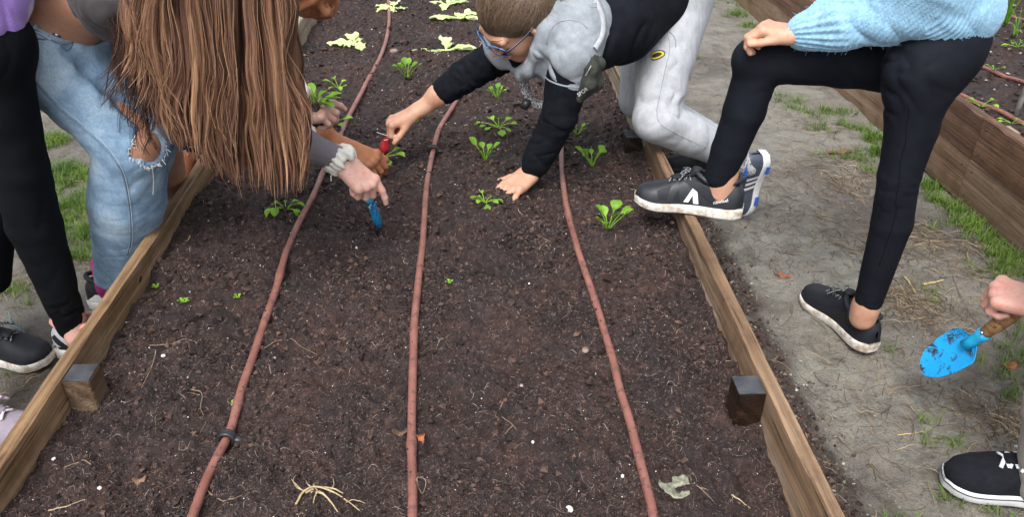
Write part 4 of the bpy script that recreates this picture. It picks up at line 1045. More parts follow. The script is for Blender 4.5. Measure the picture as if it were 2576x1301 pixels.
# lips, brows, lashes as thin strokes of their own
LIP = simple('muted_rose_lips', (.40, .19, .16), (.44, .22, .18), 50, .5)
BROW = simple('brown_eyebrow_hair', (.10, .06, .035), (.15, .09, .055), 90, .8)
treeD = bvh(V3, Q3)
for q in (1, -1):
    seam([PD(.09, .016 * q, .024), PD(.088, .032 * q, .028), PD(.074, .048 * q, .022)], .0011, BROW, pD, treeD, 'eyebrow', 12, -.0003)
    seam([PD(.092, .020 * q, -.003), PD(.092, .031 * q, -.005), PD(.084, .044 * q, -.003)], .0010, BROW, pD, treeD, 'eyelash', 12, .0004)
# hoodie: black body and sleeves
BL = [CP(A_(1475, 88, 1.98), A_(1560, 50, 2.05), .094, .098, .04, (0, 1, 0), .85), CP(A_(1560, 50, 2.05), A_(1640, -8, 2.17), .098, .098, .04, (0, 1, 0), .85), CP(A_(1640, -8, 2.17), A_(1690, -55, 2.2), .098, .096, .04, (0, 1, 0), .85)]
cufN = wrN + (elN - wrN) * .03
BL += [CP(cufN, wrN + (elN - wrN) * .22, .0300, .033, .01), CP(wrN + (elN - wrN) * .20, elN, .040, .045, .010), CP(elN, shN, .045, .060, .010)]
cF = wrF + (elF - wrF) * .50
BL += [CP(cF, cF + (elF - cF) * .25, .0315, .036, .01), CP(cF + (elF - cF) * .25, elF, .038, .044, .010), CP(elF, shF, .044, .055, .010)]
mid = (elF + shF) / 2
dd_ = addf(creases(.010, 24, shF - elF, 31, [(elF, .07, 1), (mid, .08, 1.0)], .55), creases(.008, 22, shN - elN, 33, [(elN, .07, .9), ((wrN + elN) / 2, .06, .7)], .6), creases(.012, 15, (.5, 0, 1), 35, [(A_(1580, 80, 1.95), .13, .9)], 3.0))
V, Q = solid(BL, .0042, 1, dd_)
hood = obj('sweatshirt', V, Q, BLACK_JERSEY, pD); tB = bvh(V, Q)
# grey yoke, upper sleeve and hood
sl = shN + (elN - shN) * .42
GR = [CP(A_(1412, 82, 1.96), A_(1452, 72, 1.97), .070, .090, .04, (0, 1, 0), .85), CP(shN + [.0, 0, -.006], sl, .0545, .0515, .012), CP(shF, shF + (elF - shF) * .18, .062, .057, .03), CP(shF, A_(1400, 70, 1.98), .062, .08, .04), CP(shN, A_(1440, 60, 1.96), .058, .082, .05),
      CP(A_(1352, 150, 1.92), A_(1410, 130, 1.90), .022, .045, .03), CP(A_(1330, 172, 1.93), A_(1395, 178, 1.90), .014, .030, .03)]
collar_pts = [A_(1392, 28, 1.90), A_(1374, 75, 1.87), A_(1352, 128, 1.87), A_(1328, 176, 1.89), A_(1312, 190, 1.92), A_(1296, 172, 1.97), A_(1284, 150, 2.0)]
GR += chain(collar_pts, [.020, .017, .014, .010, .009, .008, .008], .028)
GR += chain([A_(1283, 150, 2.0), A_(1262, 152, 2.0), A_(1240, 130, 2.02), A_(1222, 100, 2.03)], [.012, .015, .015, .012], .028)
GR += [CP(PD(-.085, .0, -.02), PD(-.115, .0, -.11), .040, .055, .04), CP(PD(-.08, .05, -.05), PD(-.10, .06, -.13), .032, .04, .03)]
ins = unit(sl - shN)
gd = addf(creases(.014, 20, (1, 0, -1.2), 41, [(A_(1385, 170, 1.85), .06, 1.0), (A_(1440, 170, 1.85), .05, .7), (A_(1350, 170, 1.9), .05, .9)], 2.8), creases(.0022, 16, (1, 0, .3), 43))
V, Q = solid(GR, .0036, 1, gd)
o = obj('hood_and_yoke', V, Q, GREY_JERSEY, pD); tG = bvh(V, Q)
GSEAM = simple('grey_seam', (.20, .22, .25), (.24, .26, .29), 80, .9)
e1 = unit(np.cross(ins, (0, 1, 0))); e2 = np.cross(ins, e1)
V_, Q_, T_ = tube_geo(sl + np.outer(np.cos(np.linspace(0, 2 * np.pi, 40)), e1) * .0515 + np.outer(np.sin(np.linspace(0, 2 * np.pi, 40)), e2) * .0515, .0035, 6, caps=False); obj('sleeve_hem', V_, [Q_], GREY_JERSEY, o)
seam_uv([(1478, 72), (1462, 56), (1432, 50), (1400, 58), (1380, 84), (1376, 110)], .0014, GSEAM, o, tG)
# black shirt inside the collar
V_, Q_ = solid([CP(A_(1335, 110, 1.97), A_(1310, 165, 1.96), .052, .020, .03), CP(A_(1335, 110, 1.97), A_(1275, 140, 2.02), .052, .022, .03)], .004, 1); obj('undershirt', V_, Q_, BLACK_JERSEY, pD)
# sweatpants
SP = [CP(hipc + [0, 0, -.01], hipf, .098, .092, .05), CP(hipc + [.02, 0, 0], hipc + (knN - hipc) * .5 + [.006, 0, 0], .092, .076, .012), CP(hipc + (knN - hipc) * .5, knN + [.005, 0, .0], .076, .061, .010),
      CP(knN + [-.004, 0, 0.0], knN + (anN - knN) * .45, .060, .055, .012), CP(knN + (anN - knN) * .45, anN, .055, .044, .010),
      CP(hipf, knF, .085, .060, .010), CP(knF, anF, .056, .045, .012), CP(hipc + [.01, 0, .02], A_(1720, -70, 2.2), .10, .10, .012)]
kb_ = A_(1690, 250, 1.95)
pd_ = addf(creases(.015, 20, (1, 0, .5), 51, [(kb_, .075, 1.0)], 2.2), creases(.007, 15, (.25, 0, 1), 53, [(A_(1640, 150, 2.05), .12, .8), (A_(1740, 320, 2.0), .08, .6)], 3), creases(.0014, 28, (0, 0, 1), 55))
V, Q = solid(SP, .0042, 1, pd_)
sp = obj('sweatpants', V, Q, SWEATPANT, pD); tS = bvh(V, Q)
PSEAM = simple('grey_trouser_seam', (.26, .27, .30), (.30, .31, .34), 80, .9)
seam_uv([(1676, 70), (1685, 120), (1672, 180), (1660, 240), (1652, 280), (1662, 312), (1700, 335), (1775, 372)], .0011, PSEAM, sp, tS, n=60)
seam_uv([(1672, 52), (1674, 72), (1688, 82), (1698, 96), (1700, 118)], .0016, PSEAM, sp, tS)
# oval patch on the trousers: a plain dark oval with a yellow rim
PATCHK = simple('black_print', (.012, .012, .012), (.02, .02, .02), 50, .7); PATCHY = simple('yellow_print', (.62, .50, .03), (.68, .56, .05), 50, .7)
def patch(cen, ax1, ax2, rx, ry, mat, tree, out, name, par):
    n = 8; V_ = [cen]; Q3_ = []
    rings = [V_]
    G = []
    for i in range(1, n):
        for j in range(28):
            a = 2 * np.pi * j / 28; G.append(cen + ax1 * (rx * i / (n - 1) * math.cos(a)) + ax2 * (ry * i / (n - 1) * math.sin(a)))
    G = [cen] + G; W_ = []
    for g in G:
        r = tree.find_nearest(Vector(g)); W_.append(np.array(r[0]) + np.array(r[1]) * out)
    T = [[0, 1 + (j + 1) % 28, 1 + j] for j in range(28)]; Qd = []
    for i in range(n - 2):
        for j in range(28): Qd.append([1 + i * 28 + j, 1 + i * 28 + (j + 1) % 28, 1 + (i + 1) * 28 + (j + 1) % 28, 1 + (i + 1) * 28 + j])
    return obj(name, np.array(W_), [np.array(Qd), np.array(T)], mat, par)
cx = np.array(tS.find_nearest(Vector(A_(1641, 125, 1.99)))[0]); u1 = cdir(1, .18, -.1); u2 = cdir(-.18, 1, 0)
patch(cx, u1, u2, .0235, .0125, PATCHK, tS, .0012, 'emblem', sp)
patch(cx, u1, u2, .0205, .0098, PATCHY, tS, .0018, 'emblem', sp)
patch(cx, u1, u2, .0150, .0055, PATCHK, tS, .0024, 'emblem', sp)
# hair: brushed back into a bun
HAIRD = attr_mat('dark_blond_hair', [(0, (.085, .055, .038)), (.5, (.135, .090, .060)), (1, (.24, .17, .115))], .38, .5)
HAIRB = simple('dark_blond_hair_base', (.085, .056, .038), (.13, .088, .058), 40, .6)
def caps(P, FH, s=1.0):
    return [EL(P(-.016, 0, .036), np.array([.098, .080, .090]) * s, FH), EL(P(-.04, 0, .0), np.array([.066, .075, .07]) * s, FH, .03)]
V, Q = solid(caps(PD, FD), .004, 1)
loc = (V - HC) @ FD / .97
tH = None
hair = obj('hair', V, Q, HAIRB, pD); tH = bvh(V, Q)
mb = MB(); bun = A_(1398, 4, 1.93)
for i in range(1500):
    th = rng.uniform(-1.45, 1.45); el = rng.uniform(0, 1)
    # start at the hairline and run back to the bun
    s0 = np.array([.085 * math.cos(th) * .92 + .0, .076 * math.sin(th), .072 - .045 * (math.sin(th) ** 2) + .012 * rng.normal()]) if el < .55 else np.array([rng.uniform(-.06, .07), rng.choice([-1, 1]) * .075, rng.uniform(.0, .08)])
    s0 = s0 + rng.normal(0, .003, 3); e0 = np.array([-.105, rng.normal(0, .012), .030 + rng.normal(0, .012)])
    pts = []
    for t_ in np.linspace(0, 1, 9):
        q = s0 * (1 - t_) + e0 * t_; q = q + np.array([0, 0, .03 * math.sin(np.pi * t_)]); g = PD(*q)
        r = tH.find_nearest(Vector(g)); pts.append(np.array(r[0]) + np.array(r[1]) * (.0008 + .0025 * math.sin(np.pi * t_) * rng.uniform(.2, 1)))
    a_, b2, c2 = tube_geo(pts, np.linspace(.0004, .0009, 9) * rng.uniform(.6, 1.3), 3, caps=False); mb.add(a_, b2, a=rng.uniform(0, 1))
for i in range(260):   # the bun
    ax = unit(rng.normal(size=3)); f_ = frame(ax, rng.normal(size=3)); a = np.linspace(0, rng.uniform(2.5, 5), 12); R_ = rng.uniform(.018, .030)
    c_ = bun + rng.normal(0, .004, 3)
    a_, b2, c2 = tube_geo(c_ + np.outer(np.cos(a), f_[:, 1]) * R_ + np.outer(np.sin(a), f_[:, 2]) * R_, .0014, 3, caps=False); mb.add(a_, b2, a=rng.uniform(.2, 1))
for i in range(30):    # flyaways near the ear and nape
    p = PD(rng.uniform(-.10, -.02), .075, rng.uniform(-.02, .06)); d = FD @ unit(rng.normal(size=3) + [-.5, 1, -.3])
    a_, b2, c2 = tube_geo([p, p + d * .012, p + d * .02 + rng.normal(0, .006, 3)], .0004, 3, caps=False); mb.add(a_, b2, a=.8)
mb.obj('strands', HAIRD, hair)
V_, Q_ = solid([EL(bun, (.026, .026, .026), FD)], .004, 1); obj('bun', V_, Q_, HAIRB, hair)
# glasses
GLB = simple('blue_glasses_frame', (.015, .07, .22), (.06, .20, .42), 90, .2, .8); GLN = simple('navy_glasses_arm', (.008, .010, .04), (.015, .02, .07), 90, .2, .8)
gl = obj('glasses', *(lambda: (lambda a_: (a_[0], [a_[1], a_[2]]))(tube_geo([PD(.106, -.009, .006), PD(.110, 0, .009), PD(.106, .009, .006)], .0022, 6)))(), GLB, pD)
for q in (1, -1):
    a = np.linspace(0, 2 * np.pi, 30)
    ring = np.array([PD(.104 - .016 * abs((.033 + .026 * math.cos(t_)) / .06) ** 2, (.034 + .027 * math.cos(t_)) * q, .001 + .020 * math.copysign(abs(math.sin(t_)) ** .7, math.sin(t_))) for t_ in a])
    V_, Q_, T_ = tube_geo(ring, .0018, 6, caps=False); obj('lens_rim', V_, [Q_], GLB, gl)
    m_, nt_, b_ = (bpy.data.materials.get('clear_lens'), None, None)
    if m_ is None:
        m_, nt_, b_ = new_mat('clear_lens'); b_.inputs['Transmission Weight'].default_value = 1; b_.inputs['Roughness'].default_value = 0; b_.inputs['IOR'].default_value = 1.02
    cen = ring[:-1].mean(0); Vl = np.vstack([ring[:-1], cen]); n_ = len(ring) - 1
    obj('lens', Vl, [np.array([[n_, i, (i + 1) % n_] for i in range(n_)])], m_, gl)
    V_, Q_, T_ = tube_geo(catmull([PD(.092, .0615 * q, .010), PD(.082, .071 * q, .010), PD(.04, .0765 * q, .008), PD(.0, .080 * q, .008), PD(-.02, .080 * q, -.010)], 16), np.r_[np.full(4, .0035), np.linspace(.003, .002, 12)], 6, flat=(FD[:, 1], .55)); obj('glasses_arm', V_, [Q_, T_], GLN, gl)
# shoes of the kneeling child
matsD = dict(upper=SLATE, sole=WHITE, lace=LACE_BW, tongue=NAVYB)
hD = A_(1932, 384, 2.06); tD = np.array(atz(1868, 532, .004)); tD = A_(1874, 530, 2.10)
upv = unit(anN - (hD * .75 + tD * .25) + np.array([0, -.02, 0]))
s3 = shoe(pD, hD, tD, upv, 1, matsD, L=float(np.linalg.norm(hD - tD)) , label='slate blue sneaker with three white stripes, standing on its toe', straps=True, laces=False, collar=ROYAL, sole_h=.022)
# keep the outer side towards the viewer
for k_ in range(3):
    x0 = .066 + k_ * .020
    s3['stripe']('stripe', [(x0, .024), (x0 + .010, .024), (x0 + .026, .060), (x0 + .016, .062)], WHITE, out=.0015)
mb = MB()
for k_ in range(26):
    x_ = (.030 + .0022 * k_ if k_ < 13 else .150 + .0024 * (k_ - 13)); 
    for q in (1,):
        p = s3['on_side'](x_ * s3['S'], .020 * s3['S'], .003); p[2] = .007; p[1] += .0035
        a_, b2, c2 = box_geo(p - [.0008, .0012, .006], p + [.0008, .0012, .005]); mb.add(a_, b2)
V_, fs_ = mb.data(); s3['sub']('sole_ribs', V_, fs_, ROYAL)['kind'] = 'stuff'
V_, Q_ = solid([CP(anN, s3['W'](np.array([[.05 * s3['S'], 0, .05]]))[0], .036, .030)], .005, 1); obj('sock', V_, Q_, SOCKW, pD)
h4 = A_(1800, 452, 2.16); t4 = A_(1702, 424, 2.18)
s4 = shoe(pD, A_(1830, 452, 2.12), A_(1702, 432, 2.20), cdir(-.1, .9, .35), 1, dict(upper=NAVYB, sole=NAVYB, lace=LACE_BW, tongue=NAVYB), L=.20, laces=False, straps=True, label='dark toe of the other sneaker behind the board')
# bag on its strap
BAGM = cloth_mat('dark_olive_bag_cloth', (.030, .032, .028), (.050, .053, .046), 40, .8, 700, .5)
STRAP = cloth_mat('grey_webbing_strap', (.30, .32, .345), (.40, .42, .445), 90, .7, 600, .5)
bg_ = thing('shoulder_bag', 'small dark olive shoulder bag hanging under the arm of the child in glasses', 'bag', A_(1475, 190, 1.93))
g = [[A_(u, v, y) for (u, v, y) in row] for row in [
    [(1492, 122, 1.86), (1508, 160, 1.85), (1504, 210, 1.85), (1474, 236, 1.85)],
    [(1478, 140, 1.84), (1490, 172, 1.82), (1484, 210, 1.82), (1458, 245, 1.84)],
    [(1462, 165, 1.85), (1470, 195, 1.84), (1466, 225, 1.84), (1446, 252, 1.86)]]]
BG = []
for r_ in range(2):
    for c_ in range(3): BG += [CP(g[r_][c_], g[r_ + 1][c_ + 1], .008, .008, .012), CP(g[r_][c_], g[r_][c_ + 1], .009, .009, .012), CP(g[r_ + 1][c_], g[r_][c_ + 1], .008, .008, .012), CP(g[r_ + 1][c_], g[r_ + 1][c_ + 1], .008, .008, .012), CP(g[r_][c_], g[r_ + 1][c_], .008, .008, .012)]
V, Q = solid(BG, .003, 1, creases(.003, 40, (0, 0, 1), 61)); bo = obj('pouch', V, Q, BAGM, bg_); tBg = bvh(V, Q)
seam_uv([(1487, 165), (1480, 178), (1472, 192)], .0012, STRAP, bo, [tBg], 'zip', 8, .0005)
Vt, Ft = text_on(None, 'SPORT', 0, 0, .0125, None)
cT = A_(1484, 228, 1.83); ex = cdir(.80, .58, 0); ey = cdir(-.58, .80, 0)
G = []
for v in Vt:
    p = cT + ex * v[0] + ey * v[1]; r = tBg.find_nearest(Vector(p)); G.append(np.array(r[0]) + np.array(r[1]) * .0012)
cT = A_(1471, 232, 1.80)
G = []
for v in Vt:
    p = cT + ex * v[0] * .95 + ey * v[1]; dr = unit(p - C0); r = tBg.ray_cast(Vector(p), Vector(dr)); G.append((np.array(r[0]) - dr * .0012) if r[0] is not None else p + dr * .05)
obj('lettering', np.array(G), [np.array(f) for f in Ft], WHITE, bo, smooth=False)
def strap_on(pts, tree, w, mat, par, name, out=.004):
    cp = []; cn = []
    for p in pts:
        h = cast(*proj(p), tree, .5)
        cp.append(np.array(h[0]) + np.array(h[1]) * out if h is not None else np.array(p)); cn.append(np.array(h[1]) if h is not None else unit(C0 - p))
    Lp = catmull(cp, 30); Nn = catmull(cn, 30)
    T = np.gradient(Lp, axis=0); S = np.cross(T, Nn); S /= np.linalg.norm(S, axis=1)[:, None]
    rows = np.stack([Lp - S * w - Nn * .004, Lp - S * w + Nn * .002, Lp + S * w + Nn * .002, Lp + S * w - Nn * .004], 1)
    V_, Q_ = grid_geo(rows[..., 0], rows[..., 1], rows[..., 2]); return obj(name, V_, [Q_], mat, par)
strap_on([A_(1488, -15, 1.95), A_(1505, 15, 1.93), A_(1516, 50, 1.90), A_(1514, 90, 1.88), A_(1495, 124, 1.87)], [tB, tG, tBg], .0075, STRAP, bg_, 'strap')
a_, b2, c2 = tube_geo([A_(1487, 6, 1.86), A_(1500, 6, 1.86), A_(1500, 18, 1.86), A_(1487, 18, 1.86), A_(1487, 6, 1.86)], .0014, 6); obj('buckle', a_, [b2, c2], STRAP, bg_)
WEB = simple('checked_black_webbing', (.03, .03, .035), (.33, .33, .34), 320, .6, lo=.48, hi=.54)
P_ = catmull([A_(1320, 165, 1.93), A_(1318, 190, 1.93), A_(1318, 215, 1.93), A_(1330, 245, 1.93), A_(1352, 262, 1.93), A_(1385, 262, 1.93), A_(1425, 235, 1.92)], 30)
V_, Q_, T_ = tube_geo(P_, .013, 8, flat=(cdir(0, 0, 1), .2)); obj('strap', V_, [Q_, T_], WEB, bg_)
V_, _, T_ = box_geo((0, 0, 0), (.022, .010, .028), .003); F3 = frame(cdir(.8, -.5, 0), cdir(.5, .8, .3)); V_ = A_(1322, 262, 1.92) + (V_ - [.011, .005, .014]) @ F3.T; obj('buckle', V_, T_, BLACKP, bg_)
# red trowel in the far hand
RED = simple('red_painted_steel', (.33, .012, .020), (.42, .022, .030), 60, .35, .6)
tr = thing('hand_trowel', 'red hand trowel in the fist of the child with glasses, its blade in the soil', 'trowel', atz(965, 395, .2))
c0 = A_(1000, 302, 2.08); c1 = A_(978, 340, 2.085); c2_ = A_(966, 372, 2.095); c3 = atz(962, 400, .195)
V_, Q_, T_ = tube_geo([c0, c1], [.0125, .0115], 12); obj('handle', V_, [Q_, T_], RED, tr)
V_, Q_, T_ = tube_geo(catmull([c1, (c1 + c2_) / 2, c2_, (c2_ + c3) / 2, c3], 16), np.interp(np.linspace(0, 1, 16), [0, .12, .4, .8, 1], [.008, .010, .018, .016, .006]), 12, flat=(cdir(-.3, .2, .9), .25)); obj('blade', V_, [Q_, T_], RED, tr)
V_, Q_, T_ = tube_geo(catmull([c1 + cdir(-1, .2, .5) * .035, c1 + cdir(-1, .1, .5) * .018, c1 + cdir(0, -.2, 1) * .014, c1 + cdir(1, 0, 0) * .013, c1 + cdir(0, -.3, 1) * .016 + [0, 0, -.01], c1 + cdir(-.6, -.8, .6) * .022], 24), .0009, 4); obj('string', V_, [Q_, T_], THREAD, tr)
# ================================================================== child with long hair and ripped jeans (left)
pB = thing('person', 'child with very long brown hair hanging down, ripped pale jeans and grey sleeve', 'person', (-.95, 1.72, 0))
hpN, hpF = A_(112, 118, 1.60), A_(175, 120, 1.76)
kN, kF = A_(330, 362, 1.58), A_(388, 296, 1.72)
aN = np.array([-.925, 1.700, .085]); aF = A_(452, 520, 2.0)
wst, chs = A_(168, -12, 1.62), A_(330, -48, 1.55)
HB = A_(520, -190, 1.42)
shB = A_(470, 10, 1.50)
elB = A_(655, 330, 1.56); wrB = A_(862, 407, 1.615)
knB = A_(905, 448, 1.60); XB = unit(knB - wrB)
fwB, upB = unit([.75, .1, -.65]), unit([.6, -.25, .75])
hdB, PB_, FB_ = head(HB, fwB, upB, 1.0, A_(420, -110, 1.50))
hx_ = unit(np.array([.80, -.60, .18]))
bodyB = [CP(hpN, kN, .07, .052), CP(kN + hx_ * .010, kN + hx_ * .012, .058, .058, .03), CP(kN, aN, .045, .026), CP(aN, aN + [0, 0, -.04], .028, .028), CP(hpF, kF, .06, .052), CP(kF + [.012, -.014, .006], kF + [.012, -.014, .006], .055, .055, .03), CP(kF, aF, .05, .03),
         CP(hpN, hpF, .08, .08, .04), CP((hpN + hpF) / 2, wst, .085, .074, .05), CP(wst, chs, .074, .085, .05), CP(chs, A_(420, -80, 1.5), .085, .05, .04), CP(chs, shB, .05, .045, .04), CP(shB, elB, .04, .033, .02)]
V1, Q1 = solid(bodyB, .006, 2)
HBn = hand(wrB, XB, cdir(.30, .52, .80), 1, curl=(14, 72, 76, 80), spread=(-3, 1, -2, -5), thumb=(.8, .2, -.7), tb=25, s=.92, mcp=(24, 62, 66, 70))
V2, Q2 = solid(HBn + [CP(wrB - XB * .02, elB, .019, .032, .02)], .0019, 1)
V3, Q3 = solid(hdB, .004, 1)
# the other forearm and hand, holding a seedling plug
wr2 = A_(728, 288, 1.80); X2_ = unit(A_(775, 282, 1.81) - wr2)
H2 = hand(wr2, X2_, cdir(-.12, .55, .82), 1, curl=(20, 52, 62, 66), spread=(6, 0, -5, -9), thumb=(.86, .42, -.30), tb=18, s=.95, mcp=(18, 40, 50, 55))
V4, Q4 = solid(H2 + [CP(wr2 - X2_ * .02, A_(600, 240, 1.72), .021, .032, .02)], .0019, 1)
mb = MB()
for a_, b2 in ((V2, Q2), (V4, Q4)): mb.add(a_, b2)
nh_ = sum(len(q) for q in mb.Q)
for a_, b2 in ((V1, Q1), (V3, Q3)): mb.add(a_, b2)
V, fs = mb.data(); bo_ = obj('body', V, fs, SK_TAN_SHADE, pB); bo_.data.materials.append(SK_PALE)
mi_ = np.zeros(len(bo_.data.polygons), np.int32); mi_[:nh_] = 1; bo_.data.polygons.foreach_set('material_index', mi_)
JB = [CP(hpN + [0, 0, .0], hpN + (kN - hpN) * .5, .088, .082, .010), CP(hpN + (kN - hpN) * .5, kN, .082, .0735, .010), CP(kN, A_(320, 500, 1.62), .0735, .080, .010), CP(A_(320, 500, 1.62), A_(312, 670, 1.70), .080, .066, .010), CP(A_(312, 670, 1.70), A_(310, 760, 1.71), .066, .066, .010),
      CP(hpF, kF, .085, .068, .010), CP(kF, A_(345, 480, 1.85), .066, .06, .010), CP(hpN, hpF, .098, .098, .05), CP((hpN + hpF) / 2, (hpN + hpF) / 2 + (wst - (hpN + hpF) / 2) * .62, .092, .086, .05)]
cutp = A_(128, 42, 1.60); wd = cdir(.50, .85, .05)
JB += [EL(cutp + wd * .045, (.13, .13, .055), frame((0, 1, 0), wd), .006, -1)]
hx_ = unit(np.array([.80, -.60, .18]))
JB += [EL(kN + hx_ * .080, (.036, .048, .026), frame(hx_, (0, 0, 1))[:, [1, 2, 0]], .004, -1)]
hxF = unit(A_(384, 296, 1.60) - kF); JB += [EL(kF + hxF * .078, (.036, .034, .024), frame(hxF, (0, 0, 1))[:, [1, 2, 0]], .004, -1)]
hb_ = A_(308, 690, 1.70); JB += [EL(hb_ + [0, 0, -.103], (.2, .2, .10), k=.004, op=-1)]
jd = addf(creases(.012, 11, (.6, 0, -1), 71, [(A_(180, 200, 1.5), .16, .8)], 3), creases(.006, 13, (.8, 0, .8), 73, [(A_(330, 460, 1.55), .10, .6), (A_(270, 640, 1.62), .08, .5), (A_(210, 400, 1.55), .10, .9)], 2.6), creases(.0012, 30, (1, 0, 0), 75))
JB += [EL(kN + hx_ * .078 + [.0, 0, .034], (.024, .022, .022), frame(hx_, (0, 0, 1))[:, [1, 2, 0]], .003, -1), EL(kN + hx_ * .076 + unit(np.cross(hx_, (0, 0, 1))) * .030 + [0, 0, -.006], (.020, .018, .020), k=.003, op=-1)]
V0_, Q0_ = solid(JB, .008, 1); t0_ = bvh(V0_, Q0_)
grv = [np.array(cast(u_, v_, t0_)[0]) for (u_, v_) in [(176, 128), (222, 168), (275, 212), (325, 256), (362, 290)]]
JB += [dict(CP(grv[i], grv[i + 1], .006 + .004 * i, .010 + .004 * i, .022), op=-1) for i in range(4)]
V, Q = solid(JB, .0040, 1, jd)
jeans = obj('jeans', V, Q, DENIM, pB); tJ = bvh(V, Q)
seam_uv([(92, 208), (150, 272), (225, 335), (275, 385), (308, 440), (324, 520), (328, 600), (320, 640)], .0020, DENIM_D, jeans, tJ, n=80, out=.0)
seam_uv([(97, 203), (155, 267), (230, 330), (280, 380), (313, 436), (329, 520), (333, 600), (325, 636)], .0008, DENIM_L, jeans, tJ, n=80, out=.0010)
seam_uv([(382, 416), (386, 450), (385, 490)], .0012, THREAD, jeans, tJ, 'frayed_seam', 26, .0004)
# waistband, pocket, button
for (pts, r_, mt) in (([(60, 14), (95, 38), (130, 68), (160, 84), (195, 88)], .0045, DENIM), ([(50, 44), (82, 68), (115, 92), (150, 108), (182, 108)], .0022, DENIM_D), ([(52, 62), (75, 76), (100, 84), (128, 100)], .0030, DENIM), ([(60, 24), (92, 48), (126, 78), (158, 94), (190, 96)], .0010, DENIM_L), ([(52, 78), (78, 92), (112, 98), (122, 90)], .0020, DENIM_D), ([(150, 110), (162, 124), (176, 118), (182, 104)], .0016, DENIM_D), ([(100, 46), (92, 60), (84, 74)], .004, DENIM), ([(55, 86), (80, 100), (112, 106)], .0012, DENIM_L)):
    seam_uv(pts, r_, mt, jeans, tJ, 'waistband' if r_ > .004 else 'seam', 30, .001)
METAL = simple('brushed_button_metal', (.45, .42, .38), (.6, .58, .55), 90, .3, metal=1)
hh_ = cast(142, 90, tJ); bp = np.array(hh_[0]); nb = np.array(hh_[1])
V_, Q_, T_ = tube_geo([bp, bp + nb * .005], .0085, 14); obj('button', V_, [Q_, T_], METAL, jeans)
V_, Q_, T_ = tube_geo(catmull([bp + nb * .004 + cdir(-.9, .2, 0) * .02, bp + nb * .005 + cdir(-.4, -.9, 0) * .018, bp + nb * .005 + cdir(.6, -.7, 0) * .014], 12), .0016, 5); obj('buttonhole', V_, [Q_, T_], DENIM_L, jeans)
# hem roll and frayed threads round the holes
mb = MB()
def fray(cen, ax, rx, ry, n, par=jeans):
    f_ = frame(ax, (0, 0, 1))
    for i in range(n):
        a = rng.uniform(0, 2 * np.pi); p = cen + f_[:, 1] * math.cos(a) * rx * rng.uniform(.92, 1.1) + f_[:, 2] * math.sin(a) * ry * rng.uniform(.92, 1.1)
        r = tJ.find_nearest(Vector(p + ax * .01)); p = np.array(r[0]); n_ = np.array(r[1])
        tg_ = unit(-f_[:, 1] * math.sin(a) + f_[:, 2] * math.cos(a)); out = unit(p - cen)
        l = rng.uniform(.002, .008) if rng.random() < .8 else rng.uniform(.008, .018); d = unit(tg_ * rng.normal(0, .8) + rng.normal(0, .6) * out + n_ * rng.uniform(.1, .8) + [0, 0, -.35])
        a_, b2, c2 = tube_geo([p, p + d * l * .5 + n_ * .001, p + d * l + rng.normal(0, .0015, 3)], [.0007, .0006, .0004], 3, caps=False); mb.add(a_, b2)
fray(kN + hx_ * .070 + [0, 0, -.012], hx_, .040, .040, 110); fray(kF + hxF * .07, hxF, .036, .036, 60)
tag(mb.obj('frayed_threads', THREAD, jeans), kind='stuff')
# dark ribbed top, grey sleeve
TB = [CP(A_(298, -8, 1.56), chs, .080, .092, .04), CP(chs, A_(430, -60, 1.5), .096, .07, .04), CP(chs + [0, -.07, 0], shB + [0, 0, .0], .07, .058, .05)]
V, Q = solid(TB, .0042, 1, addf(creases(.012, 16, (1, 0, .6), 81, [(A_(270, 50, 1.48), .12, 1)], 3), lambda V, N_: .0007 * np.cos((V[:, 1] * 1.0 + V[:, 2] * .4) * 2 * np.pi / .009)))
obj('ribbed_top', V, Q, TOPB, pB)
cB = wrB - XB * .012
SL = [CP(cB, elB + (cB - elB) * .45, .0275, .035, .02), CP(elB + (cB - elB) * .45, elB, .035, .042, .03), CP(elB, shB, .042, .055, .03), CP(A_(600, 235, 1.72), A_(450, 40, 1.62), .04, .05), CP(A_(600, 235, 1.72), wr2 - X2_ * .06, .04, .032)]
def ribs(V, N_):
    d = unit(wrB - elB); q = V - elB; e1 = unit(np.cross(d, (0, 0, 1))); e2 = np.cross(d, e1); s = q @ d
    return .00045 * np.cos(np.arctan2(q @ e2, q @ e1) * 46) * (s > -.02)
V, Q = solid(SL, .0026, 1, addf(creases(.005, 30, np.cross(unit(wrB - elB), (0, 1, 0)), 83, [(wrB, .05, 1)], .6), ribs)); obj('sleeve', V, Q, RIBGREY, pB)
def scrunchie(cen, ax, R_, r_, mat, name, amp=.006, seed=91, n1=110, n2=18):
    f_ = frame(ax, (0, 0, 1)); a = np.linspace(0, 2 * np.pi, n1, endpoint=False); b_ = np.linspace(0, 2 * np.pi, n2, endpoint=False)
    Aa, Bb = np.meshgrid(a, b_, indexing='ij')
    rad = r_ + amp * np.sin(Aa * 15 + 2.3 * np.sin(Aa * 2) + np.sin(Bb)) * .55 + amp * 1.1 * fbm(np.stack([np.cos(Aa) * 3, np.sin(Aa) * 3, Bb * .9], -1), 2, seed)
    rr = R_ + rad * np.cos(Bb); xx = rad * np.sin(Bb) * 1.25 + .003 * np.sin(Aa * 5)
    P = cen + xx[..., None] * f_[:, 0] + (rr * np.cos(Aa))[..., None] * f_[:, 1] + (rr * np.sin(Aa))[..., None] * f_[:, 2]
    V_ = P.reshape(-1, 3); i = np.arange(n1)[:, None]; j = np.arange(n2)[None]; i2 = (i + 1) % n1; j2 = (j + 1) % n2
    Q_ = np.stack([i * n2 + j, i2 * n2 + j, i2 * n2 + j2, i * n2 + j2], -1).reshape(-1, 4)
    return V_, Q_
